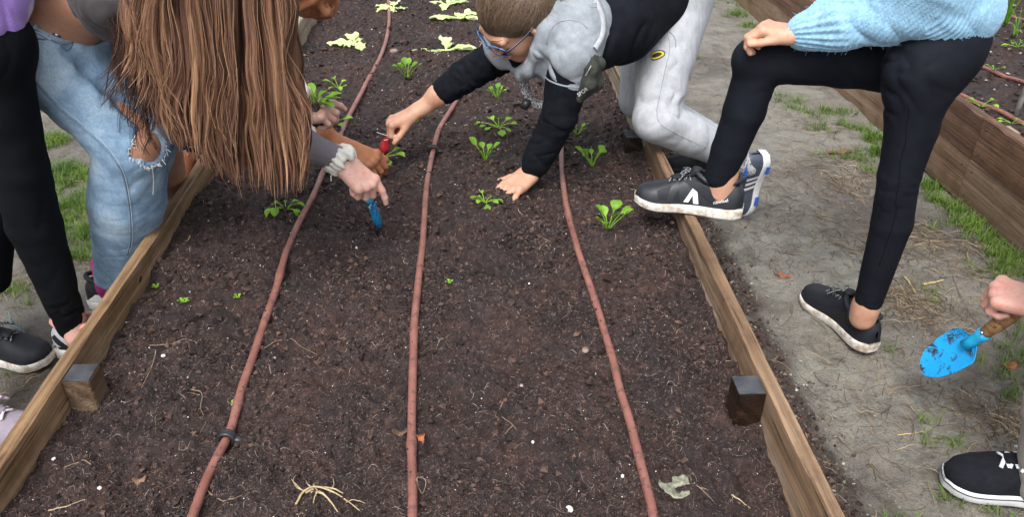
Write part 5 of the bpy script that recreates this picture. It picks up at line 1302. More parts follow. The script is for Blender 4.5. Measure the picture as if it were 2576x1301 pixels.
V, Q = scrunchie(wrB - XB * .006, XB, .0265, .0125, CREAM, 'x', .0035); sc_ = obj('scrunchie', V, Q, CREAM, pB)
V_, Q_, T_ = tube_geo(catmull([wrB + cdir(-.5, -.8, .3) * .032, wrB + cdir(-.9, -1.2, .3) * .040, wrB + cdir(-.8, -1.5, .3) * .050], 10), .0014, 4); obj('scrunchie_thread', V_, [Q_, T_], CREAM, sc_)
V, Q = scrunchie(A_(740, 240, 1.78), unit([.5, .2, -.9]), .022, .015, CREAM, 'x', .004, 95); obj('scrunchie', V, Q, CREAM, pB)
# shoe and sock
mB_ = dict(upper=NAVYB, sole=RUBW, lace=LACE_W, tongue=NAVYB)
s5 = shoe(pB, np.array([-1.005, 1.715, .003]), np.array([-.77, 1.735, .003]), (0, 0, 1), -1, mB_, L=.238, label='navy sneaker with a white side stripe, behind the left board', sole_h=.026)
s5['stripe']('stripe', [(.004, .030), (.060, .026), (.085, .044), (.030, .050)], WHITE)
V_, Q_, T_ = tube_geo([s5['W'](np.array([[.055, 0, .045]]))[0], aN + [-.005, 0, .01], aN + [0, 0, .06]], [.034, .036, .036], 16); obj('sock', V_, [Q_, T_], SOCKM, pB)
# the hair
HAIR_B = attr_mat('long_brown_hair', [(0, (.022, .010, .007)), (.25, (.070, .034, .023)), (.52, (.158, .078, .053)), (.8, (.31, .168, .094)), (1, (.48, .285, .165))], .36, .5)
HAIR_BB = simple('long_brown_hair_depths', (.055, .030, .020), (.12, .070, .048), 40, .5)
V_, Q_ = solid([EL(PB_(-.012, 0, .03), (.102, .084, .092), FB_), EL(PB_(-.05, 0, -.02), (.075, .08, .09), FB_, .03)], .005, 1); hB = obj('hair', V_, Q_, HAIR_BB, pB)
SX = [0, .06, .15, .28, .42, .56, .70, .80, .90, 1.0]
TU = [296, 335, 395, 455, 520, 585, 650, 706, 752, 757]; TV = [170, 250, 318, 374, 418, 452, 476, 492, 474, 405]
UU = [318, 345, 378, 430, 490, 550, 610, 660, 705, 738]
def guide(s, dep, lng=1.0, wav=1.0, seed=0):
    u0 = np.interp(s, SX, UU); tu = np.interp(s, SX, TU); tv = np.interp(s, SX, TV) * lng
    y = 1.335 + dep * .11 + .05 * (s - .5) ** 2
    ph, ph2 = rng.uniform(0, 6.28, 2); P = []
    for t_ in np.linspace(0, 1, 15):
        v = -150 + (tv + 150) * t_; u = u0 + (tu - u0) * np.clip((v + 0) / max(tv, 1), 0, 1) ** 1.4
        if v < 0: u = u0 + (520 - u0) * .22 * (-v / 150)
        u += wav * (26 * float(vnoise(np.array([s * 7 + dep * 2, t_ * 3.6, 3.0 + dep]), 77)) + 9 * float(vnoise(np.array([s * 16 + dep * 5, t_ * 7.5, 9.0]), 78)) + 3 * math.sin(ph2 + t_ * 12)) * t_ ** 1.1
        P.append(A_(u, v, y + .012 * math.sin(ph2 + t_ * 6) * t_ + (.02 * (t_ - .6) if t_ > .6 else 0)))
    return np.array(P)
mbd = MB(); mbs = MB()
def lock(G, wdt, dep_, bright, n=26, ns=10):
    P = catmull(G, n); t = np.linspace(0, 1, n); w = wdt * np.interp(t, [0, .15, .5, .8, .93, 1], [.75, 1, 1, .72, .34, .04])
    T = np.gradient(P, axis=0); T /= np.linalg.norm(T, axis=1)[:, None]; S = np.cross(T, (0, 1, .15)); S /= np.linalg.norm(S, axis=1)[:, None]; D = np.cross(S, T)
    tw = rng.normal(0, .25) + rng.normal(0, .5) * t; S, D = S * np.cos(tw)[:, None] + D * np.sin(tw)[:, None], D * np.cos(tw)[:, None] - S * np.sin(tw)[:, None]
    a_ = np.linspace(0, 2 * np.pi, ns, endpoint=False); cr = 1 + rng.normal(0, .14, ns); cb = rng.normal(0, .15, ns)
    R1 = w[:, None] * cr[None]; off = S[:, None] * (np.cos(a_)[None] * R1)[..., None] + D[:, None] * (np.sin(a_)[None] * R1 * .42)[..., None]
    V_ = (P[:, None] + off).reshape(-1, 3); i = np.arange(n - 1)[:, None] * ns; j = np.arange(ns)[None]; j2 = (j + 1) % ns
    Q_ = np.stack([i + j, i + j2, i + ns + j2, i + ns + j], -1).reshape(-1, 4)
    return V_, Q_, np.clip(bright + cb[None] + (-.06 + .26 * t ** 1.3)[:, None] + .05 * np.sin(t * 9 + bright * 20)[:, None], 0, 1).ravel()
for c_ in range(620):
    s = ((c_ % 310) + rng.uniform(0, 1)) / 310; dep = rng.uniform(.0, .42) if c_ < 310 else rng.uniform(.35, 1.0)
    G = guide(s, dep, rng.uniform(.93, 1.03) if rng.random() < .8 else rng.uniform(.66, .93), 1.5)
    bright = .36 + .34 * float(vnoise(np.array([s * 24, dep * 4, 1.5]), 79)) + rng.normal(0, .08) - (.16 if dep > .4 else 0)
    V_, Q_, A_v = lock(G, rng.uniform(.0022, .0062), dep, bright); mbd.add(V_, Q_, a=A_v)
    ln_ = len(G)
    for k in range(11 if dep < .4 else 3):
        ang = rng.uniform(0, 6.28); r0_ = rng.uniform(.0015, .0080)
        off = np.array([math.cos(ang) * r0_, -abs(math.sin(ang)) * r0_ * .55 - .001, 0]); ph = rng.uniform(0, 6.28); fr = rng.uniform(4, 9); t = np.linspace(0, 1, ln_)
        sp_ = np.interp(t, [0, .3, .8, 1], [1.0, 1.0, .7, rng.uniform(.1, 1.0)])
        P = G + off * sp_[:, None] + (np.sin(ph + fr * t) * .0016 * t)[:, None] * np.array([1, .3, 0]); P = catmull(P[:max(6, int(ln_ * rng.uniform(.75, 1.0)))], 18)
        if rng.random() < .08: P = P + (np.linspace(0, 1, 18) ** 2)[:, None] * rng.normal(0, .016, 3)
        br = np.clip(bright + rng.normal(.04, .13) + np.linspace(-.04, .24, 18), 0, 1)
        a_, b2, c2 = tube_geo(P, np.linspace(1, .4, 18) * rng.uniform(.00024, .00050), 3, caps=False); mbs.add(a_, b2, a=np.repeat(br, 3))
for c_ in range(70):      # curled wisps along the left edge, nearer the shoulder
    s = rng.uniform(0, .22); G = guide(s, rng.uniform(.3, 1.2), rng.uniform(.9, 1.25), 2.5); n_ = len(G)
    G = G + (np.linspace(0, 1, n_) ** 3)[:, None] * np.array([-.045 * rng.uniform(0, 1), 0, .01]) + np.array([-.02 * rng.uniform(0, 1.5), .03, 0])
    for k in range(5):
        P = catmull(G + rng.normal(0, .003, 3) , 16); a_, b2, c2 = tube_geo(P, np.linspace(1, .4, 16) * .0009, 3, caps=False); mbs.add(a_, b2, a=rng.uniform(.05, .3))
for c_ in range(90):     # loose flyaways
    G = catmull(guide(rng.uniform(0, 1), 0, rng.uniform(.7, 1.05), 2.2), 18) + [0, -.012, 0]; a_, b2, c2 = tube_geo(G, .00045, 3, caps=False); mbs.add(a_, b2, a=rng.uniform(.5, 1))
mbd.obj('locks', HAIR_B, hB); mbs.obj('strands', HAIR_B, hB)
# blue trowel in the right hand
BLUE, nt, b = new_mat('blue_painted_steel')
t1 = tex(nt, 38, 8, .80, .6); r = ramp(nt, t1.outputs[0], [(.515, (.012, .36, .78)), (.58, (.035, .028, .03))]); nt.links.new(r.outputs[0], b.inputs['Base Color']); b.inputs['Roughness'].default_value = .5; bump(nt, b, t1.outputs[0], .5, .001)
BLUEC = simple('clean_blue_paint', (.012, .36, .66), (.02, .42, .74), 60, .35, .5)
BEECH = wood_mat('beech_handle', (.32, .17, .07), (.42, .24, .11), (.50, .31, .16), 8.0)
t1_ = thing('hand_trowel', 'blue hand trowel pushed into the soil by the hand with the cream scrunchie', 'trowel', atz(950, 558, .2))
hA, hB2, hC, hD2 = A_(868, 428, 1.60), A_(922, 488, 1.615), A_(932, 510, 1.635), np.array(atz(954, 562, .195))
V_, Q_, T_ = tube_geo(catmull([hA, (hA + hB2) / 2, hB2], 10), [.0115] * 4 + [.0125] * 3 + [.0118] * 3, 12); obj('handle', V_, [Q_, T_], BEECH, t1_)
V_, Q_, T_ = tube_geo([hB2, hC], [.0122, .0095], 12); obj('ferrule', V_, [Q_, T_], BLUEC, t1_)
V_, Q_, T_ = tube_geo(catmull([hC, hC * .6 + hD2 * .4, hC * .2 + hD2 * .8, hD2], 14), np.interp(np.linspace(0, 1, 14), [0, .2, .5, .85, 1], [.009, .022, .026, .018, .006]), 14, flat=(cdir(.85, .25, .45), .12)); obj('blade', V_, [Q_, T_], BLUE, t1_)
V_, Q_, T_ = tube_geo(catmull([hC + cdir(-.5, .3, .8) * .014, hC + cdir(.3, -.3, .9) * .013, hC + cdir(-.5, -1.6, .8) * .012, hC + cdir(-.4, -2.6, .6) * .012, hC + cdir(.2, -1.6, .7) * .014], 18), .0008, 4); obj('string', V_, [Q_, T_], THREAD, t1_)

# ================================================================== child behind: brown forearm, black jeans
pC = thing('person', 'brown skinned child in black jeans, half hidden behind the long hair', 'person', (-1.0, 2.3, 0))
wrC = A_(872, 372, 1.985); knC = A_(925, 396, 1.985); XC = unit(knC - wrC); elC = A_(740, 292, 1.97)
HC_ = hand(wrC, XC, cdir(.15, .60, .78), 1, curl=(34, 40, 44, 46), spread=(6, 1, -5, -10), thumb=(.85, .35, -.5), tb=12, s=.98, mcp=(22, 28, 32, 34))
V1, Q1 = solid(HC_ + [CP(wrC - XC * .02, wrC + (elC - wrC) * .55, .0205, .031, .02), CP(wrC + (elC - wrC) * .55, elC, .031, .034, .02)], .0019, 1)
hdC, PC, FC = head(A_(752, -62, 1.93), cdir(.55, -.80, .18), cdir(-.35, .35, .85), 1.0, A_(650, -60, 2.0))
V2, Q2 = solid(hdC, .003, 1)
hp1, hp2 = A_(395, 90, 2.25), A_(380, 60, 2.4)
V3, Q3 = solid([CP(hp1, hp2, .07, .07), CP(hp1, A_(600, -40, 2.05), .08, .09), CP(A_(600, -40, 2.05), A_(660, 60, 1.98), .05, .045), CP(A_(660, 60, 1.98), elC, .04, .034), CP(hp1, A_(470, 330, 2.2), .06, .04), CP(A_(470, 330, 2.2), atz(440, 560, .08), .04, .03)], .007, 1)
mb = MB()
for a_, b2 in ((V1, Q1), (V2, Q2), (V3, Q3)): mb.add(a_, b2)
V, fs = mb.data(); obj('body', V, fs, SK_BROWN, pC)
LIPC = simple('brown_rose_lips', (.24, .10, .075), (.28, .12, .09), 50, .5)
V_, Q_ = solid([EL(PC(-.016, 0, .036), (.098, .080, .090), FC), EL(PC(-.05, 0, -.03), (.06, .075, .08), FC, .03)], .004, 1); obj('hair', V_, Q_, simple('black_brown_hair', (.012, .009, .008), (.03, .022, .018), 60, .4), pC)
V, Q = solid([CP(hp1, A_(468, 330, 2.19), .085, .062, .03), CP(A_(468, 330, 2.19), A_(452, 470, 2.22), .062, .052, .03), CP(A_(452, 470, 2.22), atz(448, 560, .06), .052, .045, .03), CP(hp2, A_(420, 330, 2.4), .08, .06), CP(A_(420, 330, 2.4), atz(420, 520, .06), .06, .045)], .006, 1, creases(.012, 14, (1, 0, .4), 95))
jc = obj('jeans', V, Q, DARKJEAN, pC); tJC = bvh(V, Q)
mb = MB()
for i in range(40):
    p = A_(468 + rng.normal(0, 5), rng.uniform(385, 470), 2.1); r = tJC.find_nearest(Vector(p)); p = np.array(r[0]); d = unit(rng.normal(size=3) + [0, -.5, -.2])
    a_, b2, c2 = tube_geo([p, p + d * .006, p + d * .012 + rng.normal(0, .002, 3)], .0006, 3, caps=False); mb.add(a_, b2)
tag(mb.obj('frayed_threads', THREAD, jc), kind='stuff')
V, Q = solid([CP(A_(430, 60, 2.2), A_(600, -40, 2.05), .10, .10), CP(A_(600, -40, 2.05), A_(655, 70, 1.98), .07, .06), CP(A_(655, 70, 1.98), A_(730, 285, 1.97), .055, .046), CP(A_(730, 285, 1.97), A_(768, 318, 1.968), .046, .041, .01)], .005, 1, creases(.008, 20, (1, .3, 0), 97)); obj('sweater', V, Q, LIGHTGREY, pC)

# ================================================================== child at the far left: lilac fleece, black leggings
pA = thing('person', 'child at the left edge in lilac fleece and black leggings', 'person', (-1.05, 1.5, 0))
k1, k2, a1 = A_(52, 330, 1.46), A_(52, 420, 1.47), A_(180, 795, 1.525)
V, Q = solid([CP(A_(-42, 110, 1.45), k2, .070, .051, .008), CP(k2, A_(85, 560, 1.49), .052, .053, .008), CP(A_(85, 560, 1.49), A_(188, 842, 1.523), .053, .031, .008),
              CP(A_(-60, 130, 1.55), A_(-70, 400, 1.6), .08, .055), CP(A_(-70, 400, 1.6), A_(-50, 790, 1.56), .055, .035), CP(A_(-42, 110, 1.45), A_(-80, 110, 1.55), .085, .085), CP(A_(-20, 560, 1.57), A_(-22, 700, 1.57), .045, .04), EL(A_(-70, 120, 1.5), (.09, .09, .10), k=.04)], .005, 1,
             addf(creases(.0022, 14, (1, 0, .4), 101), creases(.006, 40, (1, 0, .4), 103, [(A_(175, 780, 1.5), .05, 1)])))
obj('leggings', V, Q, LEG_A, pA)
V, Q = solid([CP(A_(-78, 35, 1.45), A_(-85, -200, 1.5), .080, .10, .03, (1, 0, 0), .85), CP(A_(-110, 35, 1.52), A_(-110, -200, 1.55), .08, .10)], .005, 1, creases(.008, 14, (0, 0, 1), 105)); obj('fleece', V, Q, PURPLE, pA)
V, Q = solid([CP(A_(180, 800, 1.523), atz(190, 850, .06), .023, .023), CP(A_(-50, 780, 1.56), atz(-45, 860, .07), .030, .031), CP(A_(-100, 0, 1.5), A_(-100, -300, 1.52), .06, .07), CP(A_(180, 800, 1.523), A_(60, 420, 1.47), .028, .03), CP(A_(50, 420, 1.47), A_(-60, 60, 1.48), .03, .04), CP(A_(-60, 60, 1.48), A_(-100, 0, 1.5), .04, .05), CP(A_(-50, 780, 1.56), A_(-70, 400, 1.6), .028, .035), CP(A_(-70, 400, 1.6), A_(-90, 60, 1.53), .035, .04)], .005, 1); obj('body', V, Q, SK_PALE, pA)
hA_ = atz(150, 892, .003)
s6 = shoe(pA, hA_, hA_ + np.array([.235, .05, 0]), (0, 0, 1), -1, dict(upper=SHOEGREY, sole=RUBW, lace=LACE_W, tongue=SHOEGREY), L=.24, label='pale grey and navy sneaker heel with a coral lining', collar=CORAL, sole_h=.03)
s6['stripe']('stripe', [(.004, .030), (.10, .026), (.10, .036), (.004, .040)], NAVYB); s6['stripe']('stripe', [(.0, .058), (.03, .030), (.045, .030), (.012, .07)], NAVYB)
hA2 = atz(-108, 898, .003)
s7 = shoe(pA, hA2, hA2 + np.array([.225, -.03, 0]), (0, 0, 1), -1, dict(upper=NAVYB, sole=RUBM, lace=LACE_BW, tongue=NAVYB), L=.24, label='navy mesh sneaker toe with a muddy white sole', sole_h=.026)

# ================================================================== lower right: hand with trowel, beige trouser leg
pF = thing('person', 'person at the right edge with beige trousers, black skate shoe and rosy hand', 'person', (1.15, 1.0, 0))
wrF_ = A_(2640, 770, 1.13); knF_ = A_(2572, 752, 1.16); XF = unit(knF_ - wrF_)
HF_ = hand(wrF_, XF, cdir(-.15, .70, .70), -1, curl=(58, 62, 66, 70), spread=(4, 1, -3, -8), thumb=(.75, .45, -.75), tb=30, s=1.04, mcp=(66, 70, 72, 74))
V1, Q1 = solid(HF_ + [CP(wrF_ - XF * .02, wrF_ + np.array([.16, -.05, .06]), .025, .035, .02)], .0022, 1)
shF_ = wrF_ + np.array([.25, -.05, .35]); toeF0 = atz(2366, 1200, .004)
V2, Q2 = solid([CP(wrF_ + np.array([.16, -.05, .06]), shF_, .035, .05), CP(shF_, shF_ + [.15, .05, .05], .06, .10), CP(shF_ + [.15, .05, .05], shF_ + [.10, .05, -.35], .11, .10), CP(shF_ + [.10, .05, -.35], A_(2820, 600, 1.05), .06, .05), CP(A_(2820, 600, 1.05), A_(2680, 1020, .99), .05, .036), CP(A_(2680, 1020, .99), A_(2625, 1230, .985), .036, .030), CP(A_(2625, 1230, .985), toeF0 + [.21, -.08, .05], .030, .028)], .007, 1)
mb = MB(); mb.add(V1, Q1); mb.add(V2, Q2); V, fs = mb.data(); obj('body', V, fs, SK_F, pF)
V, Q = solid([CP(A_(2622, 1215, .985), A_(2680, 1020, .99), .046, .056, .01), CP(A_(2680, 1020, .99), A_(2820, 600, 1.05), .058, .08, .03), CP(A_(2800, 600, 1.05), shF_ + [.10, .05, -.30], .085, .11)], .005, 1, creases(.0035, 16, (1, 0, .6), 111)); obj('trousers', V, Q, BEIGE, pF)
V, Q = solid([CP(shF_, shF_ + [.15, .05, .05], .075, .115), CP(shF_ + [.15, .05, .05], shF_ + [.10, .05, -.30], .12, .115), CP(shF_, wrF_ + np.array([.16, -.05, .06]), .065, .045)], .007, 1); obj('sweater', V, Q, DARKJEAN, pF)
toeF = atz(2350, 1198, .004); 
s8 = shoe(pF, toeF + np.array([.262, -.105, 0]), toeF, (0, 0, 1), 1, dict(upper=SUEDE, sole=simple('white_foxing', (.56, .57, .60), (.66, .67, .69), 30, .5), lace=LACE_W, tongue=SUEDE), L=.272, label='black suede skate shoe with a white rubber sole and white laces', foxing=SOCKB, flat=True, sole_h=.029, low=.95, lacew=.0034, collar=SUEDE)
t2x = thing('hand_trowel', 'blue hand trowel speckled with soil, held in the air at the right edge', 'trowel', A_(2400, 890, 1.25))
q0, q1, q2, q3 = A_(2590, 762, 1.155), A_(2478, 838, 1.20), A_(2448, 858, 1.21), A_(2316, 936, 1.26)
V_, Q_, T_ = tube_geo(catmull([q0, (q0 + q1) / 2, q1], 12), [.0125] * 4 + [.0145] * 5 + [.013, .012, .0115], 14); obj('handle', V_, [Q_, T_], BEECH, t2x)
V_, Q_, T_ = tube_geo([q1, q1 * .5 + q2 * .5, q2, q2 + unit(q3 - q2) * .02], [.0145, .0125, .011, .012], 14); fe = obj('ferrule', V_, [Q_, T_], BLUEC, t2x)
V_, Q_, T_ = tube_geo([A_(2470, 838, 1.17), A_(2470, 838, 1.192)], .0032, 10); obj('rivet', V_, [Q_, T_], METAL, fe)
ax_ = unit(q3 - q2); nb_ = cdir(-.12, .52, .84); f_ = frame(ax_, nb_); Lb = float(np.linalg.norm(q3 - q2))
ts = np.linspace(0, 1, 40); wv = np.interp(ts, [0, .06, .16, .45, .72, .88, .97, 1], [.012, .033, .0405, .0395, .0320, .0205, .0095, .001]); ss = np.linspace(-1, 1, 19)
top_ = np.array([[q2 + ax_ * Lb * t_ + f_[:, 1] * w_ * s_ + f_[:, 2] * (.012 * s_ * s_ * min(1, w_ / .03) - .006 + .004 * t_) for s_ in ss] for t_, w_ in zip(ts, wv)])
bot = top_ - f_[:, 2] * .0022
G = np.concatenate([top_, bot[:, ::-1], top_[:, :1]], 1); V_, Q_ = grid_geo(G[..., 0], G[..., 1], G[..., 2]); obj('blade', V_, [Q_], BLUE, t2x)

hdF = shF_ + np.array([.0, .03, .22]); o9, PF_, FF_ = head(hdF, (-.85, .1, -.5), (-.4, 0, .9), 1.0, shF_ + np.array([.08, .04, .04])); V, Q = solid(o9, .005, 1); obj('head', V, Q, SK_F, pF)
V, Q = solid([EL(PF_(-.018, 0, .036), (.099, .081, .09), FF_), CP(PF_(-.06, 0, -.02), PF_(-.07, 0, -.09), .06, .05, .03)], .006, 1); obj('hair', V, Q, HAIRB, pF)
tA_ = A_(-85, -200, 1.5); o9, PA_, FA_ = head(tA_ + np.array([.10, .03, .20]), (.75, .1, -.6), (.5, 0, .85), 1.0, tA_ + np.array([0, .02, .04])); V, Q = solid(o9, .005, 1); obj('head', V, Q, SK_PALE, pA)
V, Q = solid([EL(PA_(-.018, 0, .036), (.099, .081, .09), FA_), CP(PA_(-.07, 0, -.02), PA_(-.09, 0, -.16), .05, .03, .03)], .006, 1); obj('hair', V, Q, HAIRB, pA)

# ================================================================== bottom left: lilac shoe
pG = thing('person', 'person at the lower left edge wearing a mauve shoe with lilac laces', 'person', (-1.0, 1.0, 0))
tG_ = atz(118, 1118, .003); hG = tG_ + np.array([-.225, .06, 0])
s9 = shoe(pG, hG, tG_, (0, 0, 1), 1, dict(upper=MAUVE, sole=RUBW, lace=LACE_P, tongue=MAUVE), L=.235, label='mauve canvas shoe with pale lilac laces', lacew=.0042)
V, Q = solid([CP(hG + [.07, .02, .06], hG + [.05, .0, .35], .032, .045), CP(hG + [.05, 0, .35], hG + [-.1, .0, .72], .05, .07), CP(hG + [-.1, .0, .72], hG + [-.1, .0, 1.1], .10, .11)], .006, 1); obj('body', V, Q, SK_PALE, pG)
V, Q = solid([CP(hG + [.065, .02, .12], hG + [.05, .0, .35], .040, .054), CP(hG + [.05, 0, .35], hG + [-.1, .0, .72], .058, .08), CP(hG + [-.1, 0, .72], hG + [-.1, 0, .80], .11, .11)], .006, 1); obj('trousers', V, Q, DARKJEAN, pG)
V, Q = solid([CP(hG + [-.1, .0, .82], hG + [-.02, .02, 1.12], .105, .10, .03), CP(hG + [-.02, .1, 1.15], hG + [-.02, -.08, 1.15], .055, .055, .05)], .007, 1, creases(.008, 14, (0, 0, 1), 117)); obj('sweater', V, Q, MAUVE, pG)
o9, PG_, FG_ = head(hG + np.array([.05, .02, 1.38]), (.8, .2, -.5), (.4, 0, .9), 1.0, hG + np.array([-.02, .02, 1.16])); V, Q = solid(o9, .005, 1); obj('head', V, Q, SK_PALE, pG)
V, Q = solid([EL(PG_(-.018, 0, .036), (.099, .081, .09), FG_), CP(PG_(-.07, 0, -.02), PG_(-.09, 0, -.16), .05, .03, .03)], .006, 1); obj('hair', V, Q, HAIRB, pG)
# ================================================================== plants
def leaf_mat(name, c1, c2, rough=.5, tr=.35, var=.0, scale=30):
    m, nt, b = new_mat(name); t = tex(nt, scale, 3); a = N(nt, 'ShaderNodeAttribute'); a.attribute_name = 'var'
    r = ramp(nt, t.outputs[0], [(.3, c1), (.7, c2)]); r2 = ramp(nt, a.outputs['Fac'], [(0, (.75, .78, .7)), (1, (1.25, 1.2, 1.1))])
    c = mix(nt, 1.0, r.outputs[0], r2.outputs[0], 'MULTIPLY'); nt.links.new(c, b.inputs['Base Color']); b.inputs['Roughness'].default_value = rough; b.inputs['Specular IOR Level'].default_value = .35
    tl = N(nt, 'ShaderNodeBsdfTranslucent'); nt.links.new(c, tl.inputs[0]); ms = N(nt, 'ShaderNodeMixShader'); ms.inputs[0].default_value = tr
    out = nt.nodes['Material Output']; nt.links.new(b.outputs[0], ms.inputs[1]); nt.links.new(tl.outputs[0], ms.inputs[2]); nt.links.new(ms.outputs[0], out.inputs[0]); return m
LEAF = leaf_mat('fresh_green_leaf', (.115, .27, .022), (.20, .40, .045))
LEAF_B = leaf_mat('bright_green_leaf', (.17, .37, .028), (.29, .52, .065))
LETT = leaf_mat('pale_lettuce_leaf', (.50, .66, .26), (.76, .86, .52), .55, .3, scale=14)
STEM = simple('pale_green_stem', (.30, .42, .12), (.38, .50, .18), 60, .5)
GRASS = leaf_mat('grass_blade', (.07, .14, .022), (.17, .27, .05), .55, .3, scale=8)
STRAW = attr_mat('dry_straw', [(0, (.05, .035, .025)), (.4, (.13, .095, .065)), (.75, (.25, .19, .12)), (1, (.42, .33, .20))], .8)
def leaf(parent, base, az, el, pet, L_, W_, droop=.6, cup=.25, mat=None, ruff=0.0, seed=0, name='leaf', stemr=.0012, tip=1.35, nr=9, nc=7):
    """a stalk and a blade bending over; az, el give the direction it leaves the base"""
    az += rng.normal(0, .02); h = np.array([math.cos(az), math.sin(az), 0]); up = np.array([0, 0, 1.0]); n = 16
    tot = pet + L_; P = [np.array(base, float)]; e = el
    for i in range(n):
        t_ = (i + 1) / n; d = h * math.cos(e) + up * math.sin(e); P.append(P[-1] + d * tot / n); e -= droop / n * (0.5 + t_)
    P = np.array(P); k0 = int(round(n * pet / tot)); side = np.cross(up, h)
    mbl = MB()
    if pet > 0.002:
        a_, b2, c2 = tube_geo(P[:k0 + 3], np.linspace(1.25, .75, k0 + 3) * stemr, 5); mbl.add(a_, b2, c2, a=.9)
    B = catmull(P[k0:], nr); s_ = np.linspace(0, 1, nr); T = np.gradient(B, axis=0); T /= np.linalg.norm(T, axis=1)[:, None]; Nn = np.cross(T, side); Nn = -Nn * np.sign(Nn[:, 2:3] + 1e-6) * -1
    w = W_ * .5 * np.sin(np.pi * np.clip(s_ ** tip, 0.04, .97)) ** .8; cc = np.linspace(-1, 1, nc)
    G = B[:, None] + side[None, None] * (w[:, None] * cc[None])[..., None] + Nn[:, None] * (np.abs(cc)[None] ** 1.6 * w[:, None] * cup * 2)[..., None]
    G += Nn[:, None] * (.10 * W_ * fbm(np.stack([s_[:, None] * 3 + seed * 7.1 + 0 * cc[None], cc[None] * 1.5 + 0 * s_[:, None], np.full((nr, nc), seed * 1.0)], -1), 2, 5))[..., None]
    if ruff:
        rf = ruff * np.abs(cc)[None] ** 1.5 * (np.sin(s_[:, None] * 13 + cc[None] * 2.3 + seed) + 1.3 * fbm2(s_[:, None] * 7 + seed + 0 * cc[None], cc[None] * 2.5 + 0 * s_[:, None], 2, 12) + .4 * np.sin(s_[:, None] * 31 + seed * 3))
        G += Nn[:, None] * rf[..., None]; G += side[None, None] * (ruff * .8 * np.sign(cc)[None] * np.abs(cc)[None] ** 3 * (np.sin(s_[:, None] * 17 + seed * 5) + np.sin(s_[:, None] * 29 + cc[None] * 2)))[..., None]
    V_, Q_ = grid_geo(G[..., 0], G[..., 1], G[..., 2]); mbl.add(V_, Q_, a=rng.uniform(.2, .9))
    return mbl.obj(name, mat or LEAF, parent)
def seedling(u, v, size, n, label, z=None, kind='up', seed=0, mat=None, group='newly planted seedlings', base=None, lean=None):
    p = atz(u, v, ZT - .065) if base is None else np.array(base, float)
    if base is None: p[2] = float(soilz(p[0], p[1])) + .001
    t = thing('seedling', label, 'seedling', p, group)
    for i in range(n):
        az = 2 * np.pi * (i + rng.uniform(-.3, .3)) / n + seed; s = size * rng.uniform(.75, 1.15)
        if kind == 'up': el, dr, pet = rng.uniform(.85, 1.4), rng.uniform(.3, 1.1), rng.uniform(.45, .75)
        elif kind == 'flat': el, dr, pet = rng.uniform(.35, .8), rng.uniform(.6, 1.3), rng.uniform(.45, .75)
        else: el, dr, pet = rng.uniform(.6, 1.2), rng.uniform(1.0, 2.4), rng.uniform(.35, .65)
        if lean is not None and rng.random() < .65: az = lean + rng.normal(0, .5)
        L_ = s * rng.uniform(.40, .52)
        leaf(t, p + [0.003 * math.cos(az), .003 * math.sin(az), 0], az, el, s * pet, L_, L_ * rng.uniform(.62, .86), dr, rng.uniform(.05, .3), mat or (LEAF_B if rng.random() < .5 else LEAF), seed=i + seed * 10)
    nb_ = 3
    return t
for args in [
    (1024, 193, .072, 8, 'seedling with one tall pointed leaf, between the left and middle drip pipes', 'up', 1),
    (850, 210, .058, 6, 'seedling left of the leftmost drip pipe, above the held plug plant', 'droop', 2),
    (1250, 243, .052, 9, 'compact round leaved seedling right of the middle pipe, behind the planted arm', 'up', 3),
    (1255, 325, .068, 10, 'sprawling droopy seedling in the middle of the second planting row', 'flat', 4),
    (1222, 420, .062, 8, 'upright seedling right of the black clip on the middle pipe', 'up', 5),
    (1452, 330, .055, 7, 'small leafy seedling right of the black sleeve, nearest the dark post', 'up', 6),
    (1489, 432, .062, 9, 'seedling with spoon shaped leaves right of the rightmost drip pipe', 'up', 7),
    (1220, 538, .044, 8, 'limp seedling lying just in front of the fingers of the planted hand', 'droop', 8),
    (1528, 600, .072, 8, 'tall seedling nearest the viewer, right of the rightmost drip pipe', 'up', 9),
    (722, 546, .052, 7, 'round leaved seedling left of the leftmost pipe, in front of the blue trowel', 'droop', 10),
    (1046, 312, .045, 5, 'small seedling half hidden behind the fist holding the red trowel', 'up', 11),
    (826, 312, .060, 7, 'seedling just behind the brown forearm, under the held plug plant', 'flat', 12),
    (1470, 246, .045, 5, 'seedling peeping out below the olive shoulder bag', 'up', 13)]:
    u, v, s, n, L, k, sd = args
    seedling(u, v, s, n, L, kind=k, seed=sd)
g_ = atz(966, 402, float(soilz(-.28, 2.1)) + .004)
seedling(0, 0, .062, 7, 'seedling pressed into the soil by the brown hand beside the red trowel', base=A_(962, 398, 2.06), kind='flat', seed=14)
# the plug held in the hand
pl = thing('plug_plant', 'bunch of seedlings with a dark plug of roots, held between pale fingers', 'seedling', A_(797, 292, 1.82))
cpl = A_(797, 290, 1.82)
V_, Q_ = solid([CP(cpl + [0, 0, .016], cpl + [.002, 0, -.02], .020, .014, .01)], .003, 1, lambda V, N_: .006 * fbm(V * 130, 2, 5)); obj('root_plug', V_, Q_, DIRT, pl)
for i in range(15):
    az = rng.uniform(-1.2, 2.2); leaf(pl, cpl + [rng.normal(0, .006), rng.normal(0, .006), .026], az, rng.uniform(.5, 1.4), rng.uniform(.018, .035), rng.uniform(.030, .040), rng.uniform(.016, .022), rng.uniform(.8, 1.8), .15, LEAF_B if i % 2 else LEAF, seed=i)
